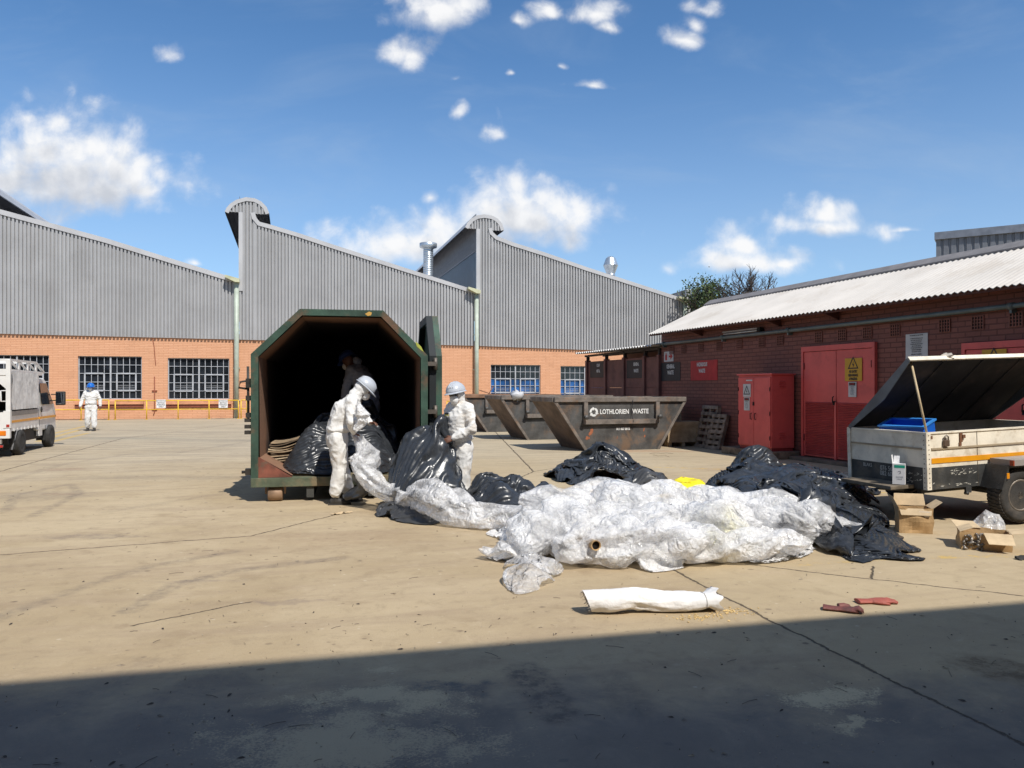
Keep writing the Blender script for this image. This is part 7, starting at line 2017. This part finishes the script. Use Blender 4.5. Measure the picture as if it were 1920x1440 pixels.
# rope of film from the bending worker's hands down to the heap
def film_grid(path, radii, seed, stretch=1.32, per=44, cell=0.035, steps=40, squash=.8, jit=.012, bend=.3, crk=1.05):
    pts = [Vector(p) for p in path]
    # smooth path
    d = [0]
    for a, b_ in zip(pts[:-1], pts[1:]): d.append(d[-1] + (b_ - a).length)
    cell *= 2.4; per = max(per // 3, 12)
    k = max(int(d[-1] / cell), 6)
    tt = np.linspace(0, d[-1], k)
    arr = np.stack([np.interp(tt, d, [p[i] for p in pts]) for i in range(3)], -1)
    for _ in range(4): arr[1:-1] = (arr[:-2] + 2 * arr[1:-1] + arr[2:]) / 4
    rr = np.interp(tt, d, radii)
    P0 = np.zeros((k, per, 3))
    for i in range(k):
        t_ = arr[min(i+1, k-1)] - arr[max(i-1, 0)]; t_ = Vector(t_).normalized()
        sd = t_.cross(Vector((0, 0, 1))); sd = sd.normalized() if sd.length > .05 else Vector((1, 0, 0)); u_ = sd.cross(t_)
        for j in range(per):
            a = 2 * math.pi * j / (per - 1) - math.pi / 2
            P0[i, j] = Vector(arr[i]) + sd * (rr[i] * math.cos(a)) + u_ * (rr[i] * squash * math.sin(a))
    fl = lambda X, Y: np.full_like(X, 0.012)
    Q = crumple(P0, stretch, steps, fl, 0.0, None, True, seed, jit * 1.8, .12, var=.3, aniso=(.5, 1.45))
    Q = folds(crumple(upsample(Q, 3), crk, 8, fl, 0.0, None, True, seed + 60, .005 if crk > 1.04 else .0015, .05, var=.5), seed, ((.10, .004 if crk > 1.04 else .0015, 3),))
    Q[:, -1] = Q[:, 0]
    return Q
def film_tube(name, path, radii, mat, label, cat, seed, stretch=1.32, per=44, cell=0.035, steps=40, group=None, squash=.8, parent=None, jit=.012):
    mb = MB(); mb.grid(film_grid(path, radii, seed, stretch, per, cell, steps, squash, jit)); o = mb.build(name, mat, parent, fix=False)
    if label: tag(o, label, cat, group)
    return o

# the heap: a white crumpled core sheet, then billowing lengths of film thrown over it - one tangle
def sheet_grid(outline, Hf, cell, stretch, steps, seed, c, jit, bend=.3, floor=.012):
    ol = Outline(outline, c); n = int(ol.r.max() * 2 / cell); x, y = ol.grid(n, n)
    H = lambda X, Y: np.maximum(Hf(X, Y, ol.rho(X, Y)), floor)
    return crumple(np.stack([x, y, H(x, y) + .01], -1), stretch, steps, H, .0035, None, False, seed, jit, bend)
cc = (1.55, 7.95); olc = Outline(clear_out, cc); rngc = random.Random(77)
hp = MB(); hp.mi = 1
hp.grid(sheet_grid([(x * .93 + cc[0] * .07, y * .93 + cc[1] * .07) for x, y in clear_out], lambda x, y, r: Hclear(x, y, r) * .62, 0.045, 1.32, 45, 8, cc, .02))
hp.mi = 0
def lay(px, py, Y, ang, L, r, sq, sd, st=1.34, lift=0.0, bendv=.3):
    """a billow of film centred where the photograph shows one; ang: heading on the ground, lift: rise along it"""
    c_ = P(px, py, Y); d_ = Vector((math.cos(R(ang)), math.sin(R(ang)), lift)); pts = []
    for q in (-.5, -.25, 0, .25, .5):
        p_ = c_ + d_ * (L * q); p_.z += 0.05 * math.cos(q * 3.1) + rngc.uniform(-.02, .02); p_.x += rngc.uniform(-.04, .04); p_.z = max(p_.z, r * sq * .7); pts.append(p_)
    hp.grid(film_grid(pts, [.05, r * .8, r, r * .9, .05], sd, st, 44, 0.032, 34, sq, .014, bendv))
BIL = [(1010, 1010, 7.35, 70, .75, .20, .8), (1045, 985, 7.45, 95, .85, .20, .9), (1085, 1035, 7.05, 60, .60, .17, .8), (975, 1042, 7.2, 10, .55, .13, .55), (1120, 985, 7.5, 30, .80, .22, .8),
       (1175, 950, 7.9, -20, .80, .24, .8), (1235, 935, 8.1, 15, .85, .22, .75), (1165, 1040, 6.98, 5, .75, .19, .85), (1235, 1035, 7.0, -12, .70, .19, .8), (1215, 990, 7.35, 40, .75, .22, .8),
       (1290, 975, 7.5, -35, .85, .23, .8), (1310, 1030, 7.05, 10, .65, .17, .75), (1345, 940, 8.1, -30, .80, .22, .7), (1375, 985, 7.6, 20, .80, .22, .8), (1390, 1032, 7.1, -5, .70, .16, .75),
       (1445, 975, 7.8, -45, .85, .21, .75), (1450, 1030, 7.2, 25, .60, .14, .7), (1500, 990, 7.9, -10, .75, .18, .8), (1545, 1005, 7.9, -40, .65, .14, .7), (1060, 945, 8.1, 5, .90, .20, .7),
       (1000, 970, 8.0, 40, .70, .17, .7), (1130, 925, 8.5, -5, .9, .20, .7), (1420, 935, 8.5, -15, .8, .18, .7), (940, 1052, 7.1, -8, .45, .09, .45)]
for i, (px, py, Y, a_, L_, r_, q_) in enumerate(BIL):
    lay(px, py + 14, Y, a_, L_, r_, q_, 200 + i, rngc.uniform(1.26, 1.42))
tag(hp.build('bubble_film_heap', [mat_cf, mat_cf2], fix=False), 'large white heap of crumpled clear bubble film on the concrete', 'plastic film')
# cardboard core whose dark end looks out of the heap
_near = [v[1] for v in hp.v if abs(960 + v[0] / v[1] * F - 1118) < 16 and abs(727 - (v[2] - 1.6) / v[1] * F - 1023) < 16]
tb = empty('cardboard_tube', P(1118, 1023, min(_near) - .03), R(8), R(-6), label='cardboard tube whose round dark end sticks out of the bubble film heap', cat='tube')
mb = MB(); mt = Matrix.Rotation(R(-90), 4, 'X')
mb.lathe([(0.044, 0.0), (0.044, 0.7), (0.037, 0.7), (0.037, 0.0), (0.044, 0.0)], 24, mt, cap=False); mb.build('core', mat_card, tb)
mb = MB(); mb.lathe([(0.0, 0.0), (0.0359, 0.0)], 24, mt @ Matrix.Translation((0, 0, .03))); mb.build('dark_bore', mat_void, tb, fix=False)

rope = [P(662, 868, 10.22), P(690, 890, 10.12), P(735, 915, 9.9), P(775, 930, 9.6), P(815, 940, 9.3), P(850, 958, 9.1), P(880, 975, 8.9), P(930, 978, 8.75), P(985, 970, 8.5)]
film_tube('bubble_film_rope', rope, [.07, .12, .13, .14, .21, .20, .12, .13, .18], mat_cf, 'long twisted rope of clear bubble film running from the bending worker to the heap', 'plastic film', 14, 1.34, 52, .03, 40)
film_tube('bubble_film_bundle', [P(668, 806, 10.22), P(684, 796, 10.22), P(686, 778, 10.25), P(676, 764, 10.28)], [.03, .06, .075, .03], mat_cf2, 'small bundle of clear film held against the chest of the bending worker', 'plastic film', 15, 1.3, 36, .03, 30)
film_tube('bubble_film_fall', [P(668, 812, 10.40), P(676, 835, 10.45), P(688, 858, 10.45), P(684, 876, 10.40)], [.05, .10, .17, .10], mat_cf3, 'sheet of clear film hanging behind the rope at the container sill', 'plastic film', 16, 1.3, 40, .03, 30)

# black sheets
def Htarp(x, y, rho):
    pr = np.interp(x, [-1.60, -1.52, -1.47, -1.42, -1.27, -1.08, -.96, -.86, -.77, -.65, -.52, -.38], [.0, .30, .66, .90, 1.15, 1.27, 1.25, 1.12, .88, .50, .14, 0])
    fy = np.interp(y, [9.30, 9.45, 9.75, 9.98, 10.10, 10.22, 10.42], [0, .10, .60, .93, 1, .9, 0])
    return .84 * pr * fy * (1 + .05 * lt_(x, y))
lt_ = lumps(31, 6, 9)
heap('black_plastic_sheet', [(-1.56, 10.3), (-1.52, 9.75), (-1.25, 9.42), (-.85, 9.36), (-.50, 9.36), (-.38, 9.6), (-.55, 9.95), (-.72, 10.18), (-1.0, 10.45), (-1.4, 10.45)], Htarp, 0.040, 1.15, mat_bf, 'tall black plastic sheet raised into a hump in front of the worker at the right', 'plastic sheet', 60, 22, c=(-.9, 9.95), jit=.010, bend=.45, fric=.65, grav=.002, group='black plastic sheets', layers=((1.0, 44),), var=.45)
heap('black_plastic_sheet', [(-.62, 10.5), (-.55, 9.75), (-.1, 9.2), (.12, 9.25), (.32, 9.6), (.22, 10.2), (-.1, 10.6)], dome(.40, .6, lumps(2, 5, 7), .35), 0.036, 1.28, mat_bf, 'black plastic sheet lying on the ground right of the raised hump', 'plastic sheet', 55, 23, bend=.35, group='black plastic sheets')
heap('black_plastic_sheet', gxy((975, 945), (990, 962), (1040, 962), (1045, 948)) + [(.62, 10.6), (.25, 10.7), (.12, 10.4)], dome(.26, .6, lumps(3, 4, 8), .3), 0.034, 1.25, mat_bf, 'low black plastic sheet between the hump and the bubble film heap', 'plastic sheet', 45, 24, group='black plastic sheets')
heap('black_plastic_sheet', gxy((708, 960), (725, 972), (770, 980), (810, 982), (850, 975)) + [(-.75, 9.7), (-1.15, 9.95), (-1.62, 10.1)], dome(.18, .6, lumps(5, 5, 9), .3), 0.034, 1.26, mat_bf2, 'black plastic sheet under the rope of bubble film, nearest the bending worker', 'plastic sheet', 55, 25, group='black plastic sheets')
film_tube('black_plastic_sheet', [P(668, 885, 10.42), P(672, 905, 10.40), P(662, 925, 10.36), P(652, 938, 10.34)], [.12, .11, .07, .05], mat_bf2, 'black plastic hanging at the boots of the bending worker', 'plastic sheet', 26, 1.3, 36, .025, 30, 'black plastic sheets')
CB = lambda a, b_, z=0: CO + CVx * a + CUy * b_ + Vector((0, 0, z))
def in_cont(pts): return [tuple(CB(a, b_)[:2]) for a, b_ in pts]
def Hbox(peak, h, sx, sy, lump, base=.365):
    def f(x, y, rho):
        b_ = np.clip(1 - rho ** 2, 0, 1) ** .65
        g_ = np.exp(-((x - peak[0]) / sx) ** 2 - ((y - peak[1]) / sy) ** 2)
        return base + h * b_ * (.45 + .55 * g_) * (1 + .14 * lump(x, y))
    return f
pk = CB(.98, 1.15)
heap('black_plastic_bundle', in_cont([(.42, .30), (.60, .16), (.95, .14), (1.25, .20), (1.45, .6), (1.4, 1.6), (1.0, 2.0), (.62, 1.7), (.48, .9)]), Hbox(pk, .78, .45, .7, lumps(12, 5, 8)), 0.038, 1.24, mat_bf, 'dusty black plastic bundle on the container floor beside the curled boards', 'plastic bundle', 60, 27, floor=.37, bend=.35, group='black plastic bundles')
pk = CB(1.50, 1.35)
heap('black_plastic_bundle', in_cont([(1.15, .4), (1.3, .20), (1.7, .18), (1.95, .35), (2.1, .9), (2.05, 2.0), (1.5, 2.4), (1.1, 1.8), (1.05, 1.0)]), Hbox(pk, 1.02, .40, .75, lumps(13, 5, 8)), 0.040, 1.24, mat_bf, 'tall black plastic bundle in the container behind the bending worker', 'plastic bundle', 60, 28, floor=.37, bend=.35, group='black plastic bundles')
lh_ = lumps(18, 6, 6)
heap('black_plastic_heap', gxy((1030, 890), (1040, 905), (1085, 911), (1130, 908), (1175, 902), (1225, 886)) + [(2.25, 14.4), (1.8, 15.0), (1.2, 15.0), (.8, 14.6)], lambda x, y, r: np.clip(1 - r ** 2, 0, 1) ** .6 * (.26 + .17 * np.exp(-((x - 1.75) / .4) ** 2)) * (1 + .22 * lh_(x, y)), 0.044, 1.38, mat_bf, 'isolated heap of folded black plastic before the lettered skip', 'plastic heap', 60, 29, group='black plastic heaps', jit=.018, layers=((1.0, 60), (.7, -20)))
heap('black_plastic_heap', gxy((1172, 912), (1195, 926), (1235, 928), (1265, 920)) + [(2.45, 12.2), (2.2, 12.7), (1.85, 12.6)], dome(.28, .7, lumps(8, 4, 8), .3), 0.03, 1.28, mat_bf2, 'small grey-black plastic heap touching the yellow bag', 'plastic heap', 50, 30, group='black plastic heaps')
heap('yellow_bag', gxy((1264, 914), (1280, 921), (1312, 922), (1320, 912)) + [(2.95, 12.3), (2.6, 12.3)], dome(.20, .6, lumps(9, 3, 9), .25), 0.026, 1.2, mat_yf, 'bright yellow plastic bag between two black plastic heaps', 'plastic bag', 45, 31)
dout = gxy((1318, 912), (1326, 940), (1345, 965), (1420, 985), (1485, 1010), (1497, 1040), (1560, 1050), (1640, 1058), (1733, 1069), (1712, 1020), (1688, 990), (1660, 962), (1648, 935), (1600, 908), (1550, 897), (1450, 890), (1390, 888))
def Hd(x, y, r):
    b_ = np.clip(1 - r ** 2, 0, 1) ** .6
    return b_ * np.interp(y, [6.6, 7.2, 8.2, 9.5, 11, 12.5, 14], [.06, .16, .27, .36, .40, .37, .22]) * (1 + .26 * ld_(x, y))
ld_ = lumps(17, 8, 4.5)
heap('black_plastic_heap', dout, Hd, 0.060, 1.34, mat_bf, 'largest heap of shiny black plastic, between the bubble film and the trailer', 'plastic heap', 70, 33, c=(3.25, 9.6), group='black plastic heaps', jit=.018, bend=.3, layers=((1.0, 35), (.72, 110)))
heap('black_plastic_heap', gxy((1395, 886), (1400, 897), (1440, 897), (1446, 886)) + [(4.6, 14.3), (4.3, 14.5)], dome(.42, .8, lumps(7, 3, 8), .3), 0.035, 1.2, mat_bf, 'black plastic corner standing up behind the largest heap, before the red cabinet', 'plastic heap', 40, 34, group='black plastic heaps')
film_tube('clear_film_scrap', [P(1845, 1003, 8.15), P(1858, 990, 8.2), P(1872, 1010, 8.15), P(1880, 1024, 8.05)], [.05, .12, .10, .05], mat_cf3, 'crumpled clear film bulging behind the low torn cardboard box', 'plastic film', 36, 1.25, 36, .025, 30)

# the white woven roll: slack cloth round a soft core, tied and flared at its right end
L = roll_len
pth = [Vector((L * u, 0.085, 0.082 + .004 * math.sin(u * 7))) for u in (0, .1, .25, .4, .55, .7, .82, .88, .91, .95, 1.0)]
A = film_grid(pth, [.084, .086, .090, .087, .084, .088, .086, .080, .074, .095, .112], 91, 1.006, 66, .026, 8, .90, .0022, crk=1.012)
for j in range(A.shape[1]):
    A[0, j, 0] -= .03 * (A[0, j, 2] - .08) / .08 ; A[-1, j, 0] += .02 * math.sin(j * .7)
mb = MB(); mb.grid(A); mb.build('cloth', mat_cloth_w, roll, fix=False)
mb = MB(); k_ = A.shape[1] - 1; c_ = A[0, :k_].mean(0) + (.008, 0, 0)
B = np.stack([A[0], A[0] * .55 + c_ * .45 + (.004, 0, 0), A[0] * .2 + c_ * .8 + (.010, 0, .004)]); mb.grid(B); mb.add([tuple(p) for p in B[2][:k_]], [tuple(range(k_))])
random.seed(6)
for q in range(34):
    j = random.randrange(k_); p_ = Vector(A[0, j]); mb.tube([p_, p_ + Vector((-random.uniform(.006, .025), random.uniform(-.012, .012), -random.uniform(0, .014)))], .0015, 4)
mb.build('rolled_end', M('frayed_pale_edge', (0.42, 0.36, 0.29), 0.9), roll, fix=False)
mb = MB(); i_ = int((A.shape[0] - 1) * .905); r_ = A[i_, :k_]; cc_ = r_.mean(0); mb.tube([tuple(cc_ + (p - cc_) * 1.02) for p in r_[::3]], .003, 5, closed=True); mb.build('tie', M('grey_tie', (.35, .33, .30), .7), roll)
